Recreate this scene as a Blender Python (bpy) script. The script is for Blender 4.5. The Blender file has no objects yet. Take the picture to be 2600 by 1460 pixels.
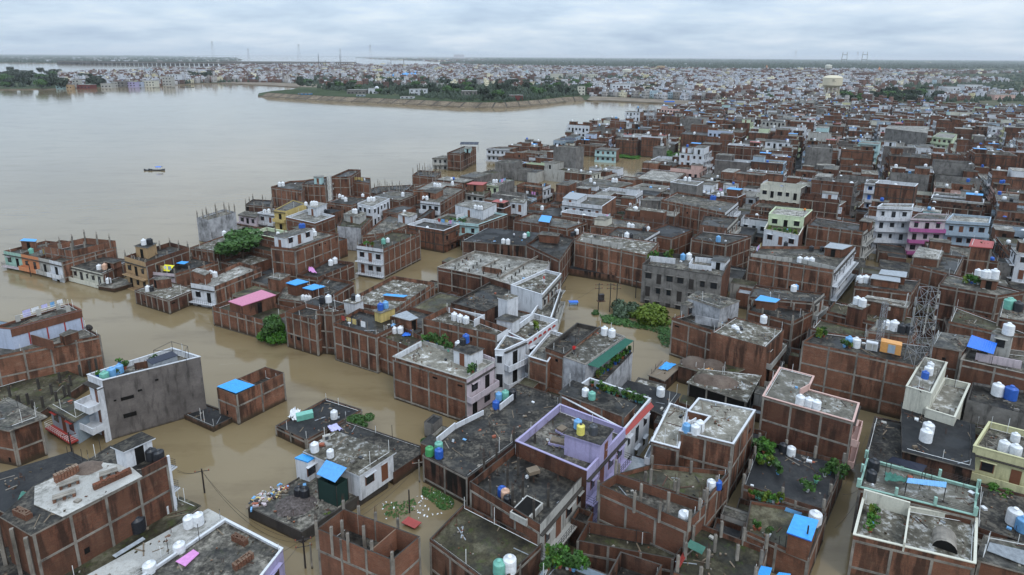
import bpy, math, random
import numpy as np
from mathutils import Vector, Matrix, Euler
R = math.radians
SC = bpy.context.scene
C = SC.collection
RND = random.Random(11)
# ------------------------------------------------------------------ camera
CAM_H, FOC, CY, HY, ROLL = 50.0, 1560.0, 520.0, 143.0, 0.0061
PITCH = math.atan((CY - HY) / FOC)
cam_d = bpy.data.cameras.new('camera')
cam_d.sensor_width = 36.0
cam_d.lens = 36.0 * FOC / 2600.0
cam_d.shift_y = -(730.0 - CY) / 2600.0
cam_d.clip_start = 1.0
cam_d.clip_end = 90000.0
cam = bpy.data.objects.new('camera', cam_d)
C.objects.link(cam)
cam.location = (0, 0, CAM_H)
cam.rotation_euler = (Euler((math.pi / 2 - PITCH, 0, 0)).to_matrix() @ Matrix.Rotation(ROLL, 3, 'Z')).to_euler()
SC.camera = cam
# ------------------------------------------------------------------ overcast sky, soft sun, exposure
SUN_EL, SUN_ROT = R(48), R(150)
world = bpy.data.worlds.new('World')
SC.world = world
world.use_nodes = True
wt = world.node_tree
wt.nodes.clear()
def wn(t, **k):
  n = wt.nodes.new(t)
  for a, b in k.items(): setattr(n, a, b)
  return n
wo = wn('ShaderNodeOutputWorld'); wb = wn('ShaderNodeBackground'); wb.inputs['Strength'].default_value = 0.13
sky = wn('ShaderNodeTexSky', sky_type='NISHITA', sun_disc=False, sun_elevation=SUN_EL, sun_rotation=SUN_ROT, air_density=1.0, dust_density=2.0)
geo = wn('ShaderNodeTexCoord'); sep = wn('ShaderNodeSeparateXYZ')
wt.links.new(geo.outputs['Generated'], sep.inputs[0])
add = wn('ShaderNodeMath', operation='ADD'); add.inputs[1].default_value = 0.16
mx = wn('ShaderNodeMath', operation='MAXIMUM'); mx.inputs[1].default_value = 0.0
wt.links.new(sep.outputs['Z'], mx.inputs[0]); wt.links.new(mx.outputs[0], add.inputs[0])
dx = wn('ShaderNodeMath', operation='DIVIDE'); dy = wn('ShaderNodeMath', operation='DIVIDE')
wt.links.new(sep.outputs['X'], dx.inputs[0]); wt.links.new(add.outputs[0], dx.inputs[1])
wt.links.new(sep.outputs['Y'], dy.inputs[0]); wt.links.new(add.outputs[0], dy.inputs[1])
comb = wn('ShaderNodeCombineXYZ'); wt.links.new(dx.outputs[0], comb.inputs[0]); wt.links.new(dy.outputs[0], comb.inputs[1])
n1 = wn('ShaderNodeTexNoise'); n1.inputs['Scale'].default_value = 1.25; n1.inputs['Detail'].default_value = 6; n1.inputs['Roughness'].default_value = 0.55
wt.links.new(comb.outputs[0], n1.inputs['Vector'])
r1 = wn('ShaderNodeValToRGB'); e = r1.color_ramp.elements
e[0].position = 0.30; e[0].color = (3.75, 4.85, 6.35, 1)
e[1].position = 0.66; e[1].color = (6.6, 7.45, 8.4, 1)
m = e.new(0.48); m.color = (5.05, 6.2, 7.5, 1)
wt.links.new(n1.outputs['Fac'], r1.inputs[0])
mix = wn('ShaderNodeMix', data_type='RGBA'); mix.inputs[0].default_value = 0.88
wt.links.new(sky.outputs[0], mix.inputs[6]); wt.links.new(r1.outputs[0], mix.inputs[7])
# an overcast dome is brighter overhead than at the horizon
gain = wn('ShaderNodeMath', operation='MULTIPLY_ADD'); gain.inputs[1].default_value = 1.5; gain.inputs[2].default_value = 0.98
wt.links.new(mx.outputs[0], gain.inputs[0])
vm = wn('ShaderNodeVectorMath', operation='SCALE'); wt.links.new(mix.outputs[2], vm.inputs[0]); wt.links.new(gain.outputs[0], vm.inputs['Scale'])
wt.links.new(vm.outputs[0], wb.inputs['Color']); wt.links.new(wb.outputs[0], wo.inputs[0])
sd = bpy.data.lights.new('sun', 'SUN'); sd.energy = 0.9; sd.angle = R(14); sd.color = (1.0, 0.96, 0.9)
sun = bpy.data.objects.new('sun', sd); C.objects.link(sun)
# Nishita azimuth: rotation 0 = +Y, growing clockwise seen from above
sv = Vector((math.sin(SUN_ROT) * math.cos(SUN_EL), math.cos(SUN_ROT) * math.cos(SUN_EL), math.sin(SUN_EL)))
sun.rotation_euler = sv.to_track_quat('Z', 'Y').to_euler()
vs = SC.view_settings
vs.view_transform = 'Standard'; vs.look = 'None'; vs.exposure = -0.12; vs.gamma = 1.0; vs.use_curve_mapping = False
SC.cycles.max_bounces = 5; SC.cycles.diffuse_bounces = 2; SC.cycles.glossy_bounces = 3; SC.cycles.volume_bounces = 0
SC.cycles.volume_step_rate = 10.0

# ------------------------------------------------------------------ pixel -> ground helper (photo measured on crops magnified 3.617x)
_c, _s = math.cos(ROLL), math.sin(ROLL)
def W(px, py, z=0.0):
  x = px - 1300.0; y = py - CY
  x, y = x * _c + y * _s, -x * _s + y * _c
  d = (x, FOC * math.cos(PITCH) - y * math.sin(PITCH), -(FOC * math.sin(PITCH) + y * math.cos(PITCH)))
  if d[2] > -0.35: d = (d[0], d[1], -0.35)
  t = (z - CAM_H) / d[2]
  return (d[0] * t, d[1] * t, z)
def proj(X, Y, Z):
  dz = Z - CAM_H
  fwd = Y * math.cos(PITCH) - dz * math.sin(PITCH); up = Y * math.sin(PITCH) + dz * math.cos(PITCH)
  if fwd < 0.5: return (1e6, 1e6)
  x = FOC * X / fwd; y = -FOC * up / fwd
  return (1300 + x * _c - y * _s, CY + x * _s + y * _c)
KZ = 2532 / 700.0
ORG = dict(A=(0, 1060), B=(600, 1060), C=(1200, 1060), D=(1900, 1060), E=(0, 760), F=(600, 760), G=(1200, 760), H=(1900, 760),
      I=(0, 460), J=(600, 460), K=(1200, 460), L=(1900, 460), M=(0, 100), N=(600, 100), O=(1200, 100), P=(1900, 100))
def Q(o, x, y, z=0.0):
  ox, oy = ORG[o]
  return W(ox + x / KZ, oy + y / KZ, z)
def solve_z(o, top, base):
  ox, oy = ORG[o]
  g = W(ox + base[0] / KZ, oy + base[1] / KZ, 0.0)
  ty = oy + top[1] / KZ
  lo, hi = 0.0, 30.0
  for _ in range(40):
    m_ = (lo + hi) / 2
    if proj(g[0], g[1], m_)[1] > ty: lo = m_
    else: hi = m_
  return lo

# ------------------------------------------------------------------ materials
MATS = {}
class NT:
  def __init__(s, name, rough=0.8, spec=0.3):
    s.m = bpy.data.materials.new(name); s.m.use_nodes = True; s.t = s.m.node_tree
    s.b = s.t.nodes['Principled BSDF']; s.b.inputs['Roughness'].default_value = rough
    s.b.inputs['Specular IOR Level'].default_value = spec
  def n(s, t, **k):
    x = s.t.nodes.new(t)
    for a, b in k.items(): setattr(x, a, b)
    return x
  def l(s, a, b): s.t.links.new(a, b)
  def math(s, op, a, b=None, clamp=False):
    x = s.n('ShaderNodeMath', operation=op, use_clamp=clamp)
    for i, v in enumerate((a, b)):
      if v is None: continue
      if isinstance(v, (int, float)): x.inputs[i].default_value = v
      else: s.l(v, x.inputs[i])
    return x.outputs[0]
  def pos(s):
    if not hasattr(s, '_p'): s._p = s.n('ShaderNodeNewGeometry')
    return s._p.outputs['Position']
  def scale(s, vec, sc):
    x = s.n('ShaderNodeVectorMath', operation='MULTIPLY'); s.l(vec, x.inputs[0]); x.inputs[1].default_value = sc
    return x.outputs[0]
  def noise(s, vec, scale, detail=3, rough=0.8):
    x = s.n('ShaderNodeTexNoise'); x.inputs['Scale'].default_value = scale; x.inputs['Detail'].default_value = detail
    x.inputs['Roughness'].default_value = rough
    s.l(vec, x.inputs['Vector']); return x.outputs['Fac']
  def ramp(s, fac, stops):
    x = s.n('ShaderNodeValToRGB'); e = x.color_ramp.elements
    while len(e) < len(stops): e.new(0.5)
    for i, (p, c) in enumerate(stops):
      e[i].position = p
      e[i].color = (c, c, c, 1) if isinstance(c, (int, float)) else (*c, 1)
    s.l(fac, x.inputs[0]); return x.outputs[0]
  def mix(s, fac, a, b, mode='MIX'):
    x = s.n('ShaderNodeMix', data_type='RGBA', blend_type=mode)
    for i, v in ((0, fac), (6, a), (7, b)):
      if isinstance(v, (int, float)): x.inputs[i].default_value = v
      elif isinstance(v, tuple): x.inputs[i].default_value = (*v[:3], 1)
      else: s.l(v, x.inputs[i])
    return x.outputs[2]
  def wallvec(s):
    p = s.pos()
    c = s.n('ShaderNodeVectorMath', operation='CROSS_PRODUCT'); s.l(s._p.outputs['True Normal'], c.inputs[0]); c.inputs[1].default_value = (0, 0, 1)
    nn = s.n('ShaderNodeVectorMath', operation='NORMALIZE'); s.l(c.outputs[0], nn.inputs[0])
    d = s.n('ShaderNodeVectorMath', operation='DOT_PRODUCT'); s.l(p, d.inputs[0]); s.l(nn.outputs[0], d.inputs[1])
    sp = s.n('ShaderNodeSeparateXYZ'); s.l(p, sp.inputs[0])
    cb = s.n('ShaderNodeCombineXYZ'); s.l(d.outputs['Value'], cb.inputs[0]); s.l(sp.outputs['Z'], cb.inputs[1])
    s.vert = nn
    return cb.outputs[0]
  def rand(s):
    return s.n('ShaderNodeObjectInfo').outputs['Random']
  def bump(s, h, strength=0.3, dist=0.05):
    x = s.n('ShaderNodeBump'); x.inputs['Strength'].default_value = strength; x.inputs['Distance'].default_value = dist
    s.l(h, x.inputs['Height']); s.l(x.outputs[0], s.b.inputs['Normal'])
  def tidemark(s, col, dark=(0.05, 0.036, 0.022), h=0.8):
    "damp silt line left by the flood, just above the water"
    sp = s.n('ShaderNodeSeparateXYZ'); s.l(s.pos(), sp.inputs[0])
    nz = s.noise(s.scale(s.pos(), (1, 1, .3)), 1.2, 2)
    zz = s.math('ADD', sp.outputs['Z'], s.math('MULTIPLY', nz, 0.5))
    f = s.ramp(s.math('DIVIDE', zz, h * 2), [(0.35, 0.92), (0.75, 0.0)])
    return s.mix(f, col, dark)
  def fin(s, col): s.l(col, s.b.inputs['Base Color']); return s.m

def brick_mat(name, c1, c2, mortar=(0.20, 0.15, 0.11), stain=0.5, pale=0.35):
  k = NT(name, 0.9, 0.15)
  wv = k.wallvec()
  b = k.n('ShaderNodeTexBrick'); k.l(wv, b.inputs['Vector'])
  b.inputs['Scale'].default_value = 1.0; b.inputs['Brick Width'].default_value = 0.25; b.inputs['Row Height'].default_value = 0.085
  b.inputs['Mortar Size'].default_value = 0.010; b.inputs['Color1'].default_value = (*c1, 1); b.inputs['Color2'].default_value = (*c2, 1)
  b.inputs['Mortar'].default_value = (*mortar, 1); b.inputs['Bias'].default_value = -0.1
  big = k.noise(k.pos(), 0.35, 4, 0.6)
  col = k.mix(k.ramp(big, [(0.35, 0.0), (0.7, 0.5)]), b.outputs['Color'], (0.095, 0.032, 0.018))
  eff = k.noise(k.scale(wv, (0.9, 1.6, 1)), 0.9, 5, 0.7)
  col = k.mix(k.math('MULTIPLY', k.ramp(eff, [(0.52, 0.0), (0.72, 1.0)]), pale), col, (0.33, 0.22, 0.155))
  rv = k.rand()
  col = k.mix(1.0, col, k.ramp(rv, [(0.0, (.62, .60, .62)), (.5, (1.0, .98, .95)), (1.0, (1.45, 1.5, 1.5))]), 'MULTIPLY')
  blot = k.noise(k.scale(wv, (.5, .5, 1)), .45, 4, .6)
  col = k.mix(k.ramp(blot, [(.42, 0.0), (.62, .6)]), col, (0.13, 0.066, 0.042))
  st = k.noise(k.scale(wv, (1.0, 0.13, 1)), 0.9, 4, 0.6)
  g = k.noise(k.pos(), 0.11, 2)
  sf = k.math('MULTIPLY', k.ramp(st, [(0.46, 0.0), (0.57, 1.0)]), k.ramp(g, [(0.38, 0.2), (0.58, 1.0)]))
  col = k.mix(k.math('MULTIPLY', sf, stain + 0.22), col, (0.016, 0.013, 0.011))
  fine = k.noise(wv, 9.0, 2)
  col = k.mix(0.35, col, k.ramp(fine, [(0.3, 0.45), (0.7, 1.3)]), 'MULTIPLY')
  col = k.tidemark(col)
  k.bump(b.outputs['Fac'], -0.4, 0.02)
  return k.fin(col)
def paint_mat(name, c, dirt=0.5, rough=0.75):
  k = NT(name, rough, 0.3)
  wv = k.wallvec()
  st = k.noise(k.scale(wv, (1.6, 0.2, 1)), 1.1, 5, 0.65)
  bl = k.noise(k.pos(), 0.7, 5, 0.6)
  f = k.math('MAXIMUM', k.ramp(st, [(0.5, 0.0), (0.68, 0.9)]), k.ramp(bl, [(0.55, 0.0), (0.75, 0.55)]))
  col = k.mix(k.math('MULTIPLY', f, dirt), tuple(c), tuple(x * 0.16 + 0.012 for x in c))
  col = k.mix(0.3, col, k.ramp(k.noise(k.pos(), 5, 2), [(0.3, 0.7), (0.7, 1.15)]), 'MULTIPLY')
  return k.fin(col)
def cement_mat(name, c, var=0.5):
  k = NT(name, 0.88, 0.2)
  wv = k.wallvec()
  a = k.noise(k.pos(), 0.5, 5, 0.65); b = k.noise(k.scale(wv, (1.3, .25, 1)), 1.0, 4, 0.6)
  col = k.mix(k.ramp(a, [(0.3, 0.0), (0.7, 1.0)]), tuple(x * (1 - var * .55) for x in c), tuple(min(x * (1 + var * .5), .8) for x in c))
  col = k.mix(k.math('MULTIPLY', k.ramp(b, [(0.52, 0.0), (0.68, 0.8)]), .8), col, (0.03, 0.027, 0.025))
  col = k.mix(0.3, col, k.ramp(k.noise(k.pos(), 6, 3), [(0.3, 0.65), (0.7, 1.2)]), 'MULTIPLY')
  return k.fin(k.tidemark(col, h=.4))
def roof_mat(name, lo, mid, hi, wet=0.5, t=(0.36, 0.5, 0.62), moss=0.0, sc=0.35):
  k = NT(name, 0.8, 0.22)
  lo, mid, hi = (tuple(x * q for x in c) for c, q in ((lo, .75), (mid, .85), (hi, .8)))
  p = k.pos()
  a = k.noise(p, sc, 7, 0.62); f = k.noise(p, 2.4, 4, 0.7)
  s = k.math('ADD', k.math('MULTIPLY', a, 0.62), k.math('MULTIPLY', f, 0.38))
  col = k.ramp(s, [(t[0], lo), (t[1], mid), (t[2], hi)])
  rv = k.rand()
  col = k.mix(1.0, col, k.ramp(rv, [(0.0, 0.75), (1.0, 1.25)]), 'MULTIPLY')
  w = k.noise(k.scale(p, (1.0, 1.0, 1.0)), 0.22, 3, 0.5)
  wf = k.ramp(w, [(0.50, 0.0), (0.56, 1.0)])
  wf = k.math('MULTIPLY', wf, wet)
  col = k.mix(wf, col, tuple(x * 0.45 for x in lo))
  if moss:
    mf = k.math('MULTIPLY', k.ramp(k.noise(p, 0.8, 5, .7), [(0.55, 0.0), (0.68, 1.0)]), moss)
    col = k.mix(mf, col, (0.045, 0.06, 0.012))
  k.l(k.ramp(wf, [(0.0, 0.85), (1.0, 0.12)]), k.b.inputs['Roughness'])
  col = k.mix(0.4, col, k.ramp(k.noise(p, 9, 2), [(0.3, 0.55), (0.7, 1.25)]), 'MULTIPLY')
  return k.fin(col)
def flat_mat(name, c, rough=0.6, spec=0.4, metal=0.0, vary=0.25):
  k = NT(name, rough, spec); k.b.inputs['Metallic'].default_value = metal
  col = k.mix(vary, tuple(c), k.ramp(k.noise(k.pos(), 3.0, 3, .6), [(0.3, 0.45), (0.7, 1.3)]), 'MULTIPLY')
  return k.fin(col)
M = {}
M['brick'] = brick_mat('brick_masonry', (0.235, 0.082, 0.044), (0.135, 0.05, 0.029))
M['brick_clean'] = brick_mat('brick_masonry_fresh', (0.265, 0.098, 0.057), (0.165, 0.062, 0.038), stain=0.1, pale=0.25)
M['brick_dark'] = brick_mat('brick_masonry_stained', (0.14, 0.055, 0.036), (0.08, 0.034, 0.024), stain=0.9, pale=0.3)
M['concrete'] = cement_mat('bare_concrete', (0.235, 0.21, 0.178), .8)
M['concrete_dark'] = cement_mat('weathered_concrete', (0.055, 0.048, 0.041), .6)
M['cement'] = cement_mat('cement_render', (0.17, 0.158, 0.145), .8)
M['cement_brown'] = cement_mat('brown_cement_render', (0.135, 0.118, 0.108), .6)
M['cement_white'] = cement_mat('patchy_whitewash', (0.33, 0.33, 0.34), .95)
M['roof_dark'] = roof_mat('roof_dark', (0.014, 0.013, 0.012), (0.042, 0.038, 0.033), (0.125, 0.11, 0.088), .6, (0.38, 0.5, 0.6), sc=.6)
M['roof_black'] = roof_mat('roof_black', (0.018, 0.018, 0.02), (0.03, 0.03, 0.031), (0.06, 0.057, 0.055), .5)
M['roof_grey'] = roof_mat('roof_grey', (0.03, 0.027, 0.023), (0.105, 0.094, 0.077), (0.26, 0.235, 0.195), .5, (0.38, 0.5, 0.6), moss=.3, sc=.6)
M['roof_pale'] = roof_mat('roof_pale', (0.10, 0.092, 0.075), (0.24, 0.225, 0.195), (0.46, 0.44, 0.405), .3, (0.38, 0.5, 0.6), sc=.6)
M['roof_lichen'] = roof_mat('roof_lichen', (0.045, 0.038, 0.028), (0.155, 0.138, 0.105), (0.56, 0.55, 0.52), .3, (0.38, 0.52, 0.6), sc=.8)
M['roof_moss'] = roof_mat('roof_moss', (0.02, 0.018, 0.013), (0.07, 0.06, 0.035), (0.16, 0.145, 0.095), .5, moss=.8)
M['roof_beige'] = roof_mat('roof_beige', (0.13, 0.12, 0.095), (0.235, 0.215, 0.175), (0.60, 0.59, 0.56), .15, (0.36, 0.53, 0.62), sc=.7)
M['roof_slab'] = roof_mat('roof_slab', (0.26, 0.25, 0.22), (0.50, 0.48, 0.44), (0.52, 0.51, 0.48), .25, (0.36, 0.5, 0.62), sc=.3)
M['dirt'] = roof_mat('roof_dirt', (0.035, 0.026, 0.016), (0.085, 0.062, 0.038), (0.14, 0.115, 0.08), .4, moss=.5)
for nm, c, d in (('white', (.60, .61, .63), .6), ('lilac', (.37, .33, .50), .35), ('cream', (.56, .54, .45), .45), ('yellow', (.52, .49, .28), .45),
        ('mint', (.30, .47, .39), .5), ('pink', (.56, .37, .32), .4), ('palepink', (.52, .44, .46), .5), ('skyblue', (.34, .45, .54), .4),
        ('paleblue', (.42, .47, .58), .3), ('tan', (.38, .25, .13), .3), ('orange', (.55, .22, .10), .3), ('magenta', (.40, .11, .27), .4),
        ('aqua', (.40, .56, .55), .4), ('green', (.12, .32, .2), .3), ('red', (.36, .045, .035), .3), ('maroon', (.14, .03, .025), .3),
        ('bluegrey', (.33, .40, .46), .35), ('ochre', (.55, .42, .16), .5), ('palegreen', (.55, .62, .42), .35), ('offwhite', (.40, .385, .35), .8)):
  M[nm] = paint_mat('paint_' + nm, c, d)
M['glass'] = flat_mat('dark_window', (0.018, 0.02, 0.024), .25, .5)
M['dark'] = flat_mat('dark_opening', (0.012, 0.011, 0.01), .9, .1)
M['tower_cream'] = flat_mat('tower_cream', (.60, .53, .39), .7)
M['wood'] = flat_mat('brown_wood', (0.16, 0.06, 0.03), .6)
M['timber'] = flat_mat('grey_timber', (0.17, 0.13, 0.09), .85)
M['iron'] = flat_mat('dark_iron', (0.03, 0.024, 0.022), .6)
M['rust'] = flat_mat('rusty_rebar', (0.075, 0.035, 0.022), .8)
M['steel'] = flat_mat('galvanised_steel', (0.30, 0.305, 0.315), .4, .5, .35)
M['sheet_blue'] = flat_mat('blue_sheet', (0.035, 0.30, 0.68), .4, .5, 0, .3)
M['tarp_blue'] = flat_mat('blue_tarpaulin', (0.03, 0.16, 0.62), .4)
M['sheet_green'] = flat_mat('green_sheet', (0.04, 0.15, 0.11), .5)
M['net_green'] = flat_mat('green_netting', (0.008, 0.03, 0.024), .9)
M['sheet_pink'] = flat_mat('pink_sheet', (0.50, 0.17, 0.26), .5)
M['sheet_red'] = flat_mat('red_sheet', (0.32, 0.05, 0.04), .5)
M['sheet_grey'] = flat_mat('grey_sheet', (0.30, 0.32, 0.34), .45, .5, .2, .5)
M['tarp_yellow'] = flat_mat('yellow_tarpaulin', (0.80, 0.72, 0.02), .5)
M['cloth_lilac'] = flat_mat('lilac_cloth', (0.48, 0.46, 0.72), .9)
M['cloth_pink'] = flat_mat('pink_cloth', (0.62, 0.28, 0.55), .9)
for nm, c in (('t_white', (.74, .75, .76)), ('t_black', (.018, .019, .023)), ('t_blue', (.02, .10, .42)), ('t_lblue', (.15, .36, .62)), ('t_green', (.06, .30, .10)),
       ('t_teal', (.16, .42, .33)), ('t_yellow', (.68, .60, .14)), ('t_peach', (.62, .38, .26)), ('t_grey', (.06, .065, .075))):
  M[nm] = flat_mat('plastic_' + nm[2:], c, .4, .5, 0, .35)
M['solar'] = flat_mat('solar_cells', (0.02, 0.023, 0.04), .5, .25)
M['sand'] = roof_mat('sand', (0.09, 0.065, 0.05), (0.13, 0.095, 0.075), (0.18, 0.14, 0.11), 0)
M['gravel'] = roof_mat('gravel', (0.05, 0.042, 0.038), (0.13, 0.105, 0.095), (0.24, 0.20, 0.19), 0, sc=4)
M['orange_paint'] = flat_mat('orange_enamel', (0.70, 0.33, 0.10), .5)
M['terracotta'] = flat_mat('terracotta', (0.30, 0.09, 0.05), .8)
M['rail_white'] = flat_mat('white_pipe', (.72, .72, .70), .5)
def leaf_mat(name, a, b):
  k = NT(name, 0.6, 0.3)
  k.b.inputs['Subsurface Weight'].default_value = 0.0
  f = k.noise(k.pos(), 1.3, 3); g = k.noise(k.pos(), 7.0, 2)
  col = k.mix(k.ramp(f, [(0.35, 0.0), (0.65, 1.0)]), a, b)
  col = k.mix(0.6, col, k.ramp(g, [(0.3, 0.45), (0.7, 1.5)]), 'MULTIPLY')
  return k.fin(col)
M['leaf'] = leaf_mat('leaf_green', (0.025, 0.065, 0.014), (0.055, 0.125, 0.022))
M['leaf_dark'] = leaf_mat('leaf_dark', (0.012, 0.024, 0.011), (0.028, 0.046, 0.02))
M['leaf_blue'] = leaf_mat('leaf_bluegreen', (0.045, 0.07, 0.04), (0.085, 0.125, 0.07))
M['leaf_lime'] = leaf_mat('leaf_lime', (0.06, 0.10, 0.008), (0.12, 0.17, 0.015))
M['leaf_bright'] = leaf_mat('leaf_bright', (0.03, 0.11, 0.01), (0.07, 0.17, 0.02))
M['bark'] = flat_mat('bark', (0.07, 0.05, 0.035), .9)
k = NT('stone_pitching', 0.9, 0.2)
v = k.n('ShaderNodeTexVoronoi'); v.inputs['Scale'].default_value = 0.9; k.l(k.pos(), v.inputs['Vector'])
col = k.mix(k.ramp(v.outputs['Distance'], [(0.0, 0.0), (0.7, 1.0)]), (0.30, 0.235, 0.165), (0.13, 0.10, 0.07))
col = k.mix(.8, col, k.ramp(k.noise(k.pos(), .07, 4), [(0.35, .5), (0.65, 1.3)]), 'MULTIPLY')
M['stone'] = k.fin(col)
# far land: green fields and woods mixed with pale town speckle
k = NT('far_ground', 0.95, 0.1)
col = k.ramp(k.noise(k.pos(), 0.006, 8, .7), [(0.3, (0.025, 0.04, 0.018)), (0.5, (0.05, 0.065, 0.03)), (0.7, (0.13, 0.11, 0.08))])
M['land'] = k.fin(col)
k = NT('far_sandbank', 0.95, 0.1)
M['bank'] = k.fin(k.ramp(k.noise(k.pos(), 0.05, 5, .6), [(0.35, (0.13, 0.105, 0.08)), (0.65, (0.24, 0.195, 0.15))]))
k = NT('distant_grass', 0.95, 0.1)
M['grass'] = k.fin(k.ramp(k.noise(k.pos(), 0.05, 6, .65), [(0.35, (0.018, 0.032, 0.010)), (0.65, (0.045, 0.06, 0.025))]))
# muddy flood water
k = NT('muddy_water', 0.06, 0.5)
p = k.pos()
k.b.inputs['IOR'].default_value = 1.33
wn1 = k.noise(k.scale(p, (0.010, 0.02, 1)), 1.0, 4, .6)
col = k.mix(k.ramp(wn1, [(0.35, 0.0), (0.65, 1.0)]), (0.175, 0.128, 0.066), (0.215, 0.165, 0.095))
foam = k.noise(k.scale(p, (0.35, 1.1, 1)), 0.28, 8, .75)
fl = k.noise(k.scale(p, (.05, .16, 1)), 1.0, 7, .7)
col = k.mix(k.ramp(fl, [(.52, 0.0), (.64, .5)]), col, (0.125, 0.088, 0.045))
col = k.mix(k.math('MULTIPLY', k.ramp(foam, [(.63, 0.0), (.70, 1.0)]), .35), col, (.32, .28, .21))
k.l(k.ramp(fl, [(.4, .04), (.65, .14)]), k.b.inputs['Roughness'])
k.l(col, k.b.inputs['Base Color'])
h1 = k.noise(k.scale(p, (1.0, 1.6, 1)), 0.9, 3, .6); h2 = k.noise(k.scale(p, (1, 1.8, 1)), 0.12, 3, .5)
hh = k.math('ADD', k.math('MULTIPLY', h1, 0.12), k.math('MULTIPLY', h2, .5))
k.bump(hh, 0.22, 0.35)
M['water'] = k.m
# tinted material for the masses of small far houses: colour is each house's own paint
k = NT('town_paint', 0.85, 0.2)
at = k.n('ShaderNodeVertexColor', layer_name='paint')
col = k.mix(.45, at.outputs['Color'], k.ramp(k.noise(k.pos(), .6, 4, .7), [(0.32, 0.25), (0.68, 1.35)]), 'MULTIPLY')
M['town'] = k.fin(col)

# ------------------------------------------------------------------ object helpers
def tag(o, label=None, cat=None, group=None, kind=None):
  if label: o['label'] = label
  if cat: o['category'] = cat
  if group: o['group'] = group
  if kind: o['kind'] = kind
  return o
def empty(name, loc):
  o = bpy.data.objects.new(name, None); C.objects.link(o); o.location = loc; o.empty_display_size = .3
  return o
class MB:
  def __init__(s): s.v = []; s.f = []; s.mi = []; s.mats = []
  def mat(s, m):
    if m not in s.mats: s.mats.append(m)
    return s.mats.index(m)
  def face(s, pts, m):
    i = len(s.v); s.v += [tuple(p) for p in pts]; s.f.append(tuple(range(i, i + len(pts)))); s.mi.append(s.mat(m))
  def box(s, c, size, rot, m, z0=None):
    "c = centre x,y and bottom z; rot about z"
    sx, sy, sz = size; ca, sa = math.cos(rot), math.sin(rot)
    i = len(s.v)
    for z in (0, sz):
      for a, b in ((-1, -1), (1, -1), (1, 1), (-1, 1)):
        x = a * sx / 2; y = b * sy / 2
        s.v.append((c[0] + x * ca - y * sa, c[1] + x * sa + y * ca, c[2] + z))
    k_ = s.mat(m)
    for f in ((0, 1, 5, 4), (1, 2, 6, 5), (2, 3, 7, 6), (3, 0, 4, 7), (4, 5, 6, 7), (3, 2, 1, 0)):
      s.f.append(tuple(i + j for j in f)); s.mi.append(k_)
  def bar(s, a, b, r, m, n=4):
    a = Vector(a); b = Vector(b); d = (b - a)
    if d.length < 1e-6: return
    d.normalize(); u = d.orthogonal().normalized(); w = d.cross(u)
    i = len(s.v)
    for p in (a, b):
      for j in range(n):
        t = 2 * math.pi * (j + .5) / n
        s.v.append(tuple(p + u * (r * math.cos(t)) + w * (r * math.sin(t))))
    k_ = s.mat(m)
    for j in range(n):
      s.f.append((i + j, i + (j + 1) % n, i + n + (j + 1) % n, i + n + j)); s.mi.append(k_)
    s.f.append(tuple(i + j for j in reversed(range(n)))); s.f.append(tuple(i + n + j for j in range(n))); s.mi += [k_, k_]
  def prism(s, pts, z0, z1, m_side, m_top, sides=None):
    n = len(pts); i = len(s.v)
    s.v += [(p[0], p[1], z0) for p in pts] + [(p[0], p[1], z1) for p in pts]
    for j in range(n):
      s.f.append((i + j, i + (j + 1) % n, i + n + (j + 1) % n, i + n + j))
      s.mi.append(s.mat(sides[j] if sides else m_side))
    s.f.append(tuple(i + n + j for j in range(n))); s.mi.append(s.mat(m_top))
    s.f.append(tuple(i + j for j in reversed(range(n)))); s.mi.append(s.mat(m_side))
  def lathe(s, c, prof, m, n=12, caps=True):
    i = len(s.v); k_ = s.mat(m)
    for r, z in prof:
      for j in range(n):
        t = 2 * math.pi * j / n
        s.v.append((c[0] + r * math.cos(t), c[1] + r * math.sin(t), c[2] + z))
    for q_ in range(len(prof) - 1):
      for j in range(n):
        s.f.append((i + q_ * n + j, i + q_ * n + (j + 1) % n, i + (q_ + 1) * n + (j + 1) % n, i + (q_ + 1) * n + j)); s.mi.append(k_)
    if caps:
      s.f.append(tuple(i + (len(prof) - 1) * n + j for j in range(n))); s.mi.append(k_)
      s.f.append(tuple(i + j for j in reversed(range(n)))); s.mi.append(k_)
  def mesh(s, name, off=(0, 0, 0), smooth=False):
    me = bpy.data.meshes.new(name)
    vv = s.v if off == (0, 0, 0) else [(a - off[0], b - off[1], c - off[2]) for a, b, c in s.v]
    me.from_pydata(vv, [], s.f)
    for m_ in s.mats: me.materials.append(M[m_] if isinstance(m_, str) else m_)
    me.polygons.foreach_set('material_index', s.mi)
    if smooth: me.polygons.foreach_set('use_smooth', [True] * len(s.f))
    me.update()
    return me
  def obj(s, name, parent=None, off=(0, 0, 0), smooth=False):
    if not s.f: return None
    o = bpy.data.objects.new(name, s.mesh(name, off, smooth)); C.objects.link(o)
    if parent is not None: o.parent = parent
    else: o.location = off
    return o
UNIT = {}
def unit(matname):
  if matname not in UNIT:
    b = MB(); b.box((0, 0, -.5), (1, 1, 1), 0, matname); UNIT[matname] = b.mesh('block_' + matname)
  return UNIT[matname]
def block(name, parent, off, c, size, rot, m):
  "one box part sharing the unit block mesh; c = centre x,y and bottom z in world"
  o = bpy.data.objects.new(name, unit(m)); C.objects.link(o)
  o.location = (c[0] - off[0], c[1] - off[1], c[2] + size[2] / 2 - off[2]); o.scale = size; o.rotation_euler = (0, 0, rot)
  o.parent = parent
  return o
def sub(child, par):
  "make child a sub-part of par (both already placed relative to the same root)"
  child.parent = par
  child.matrix_parent_inverse = par.matrix_basis.inverted()
  return child
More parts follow.
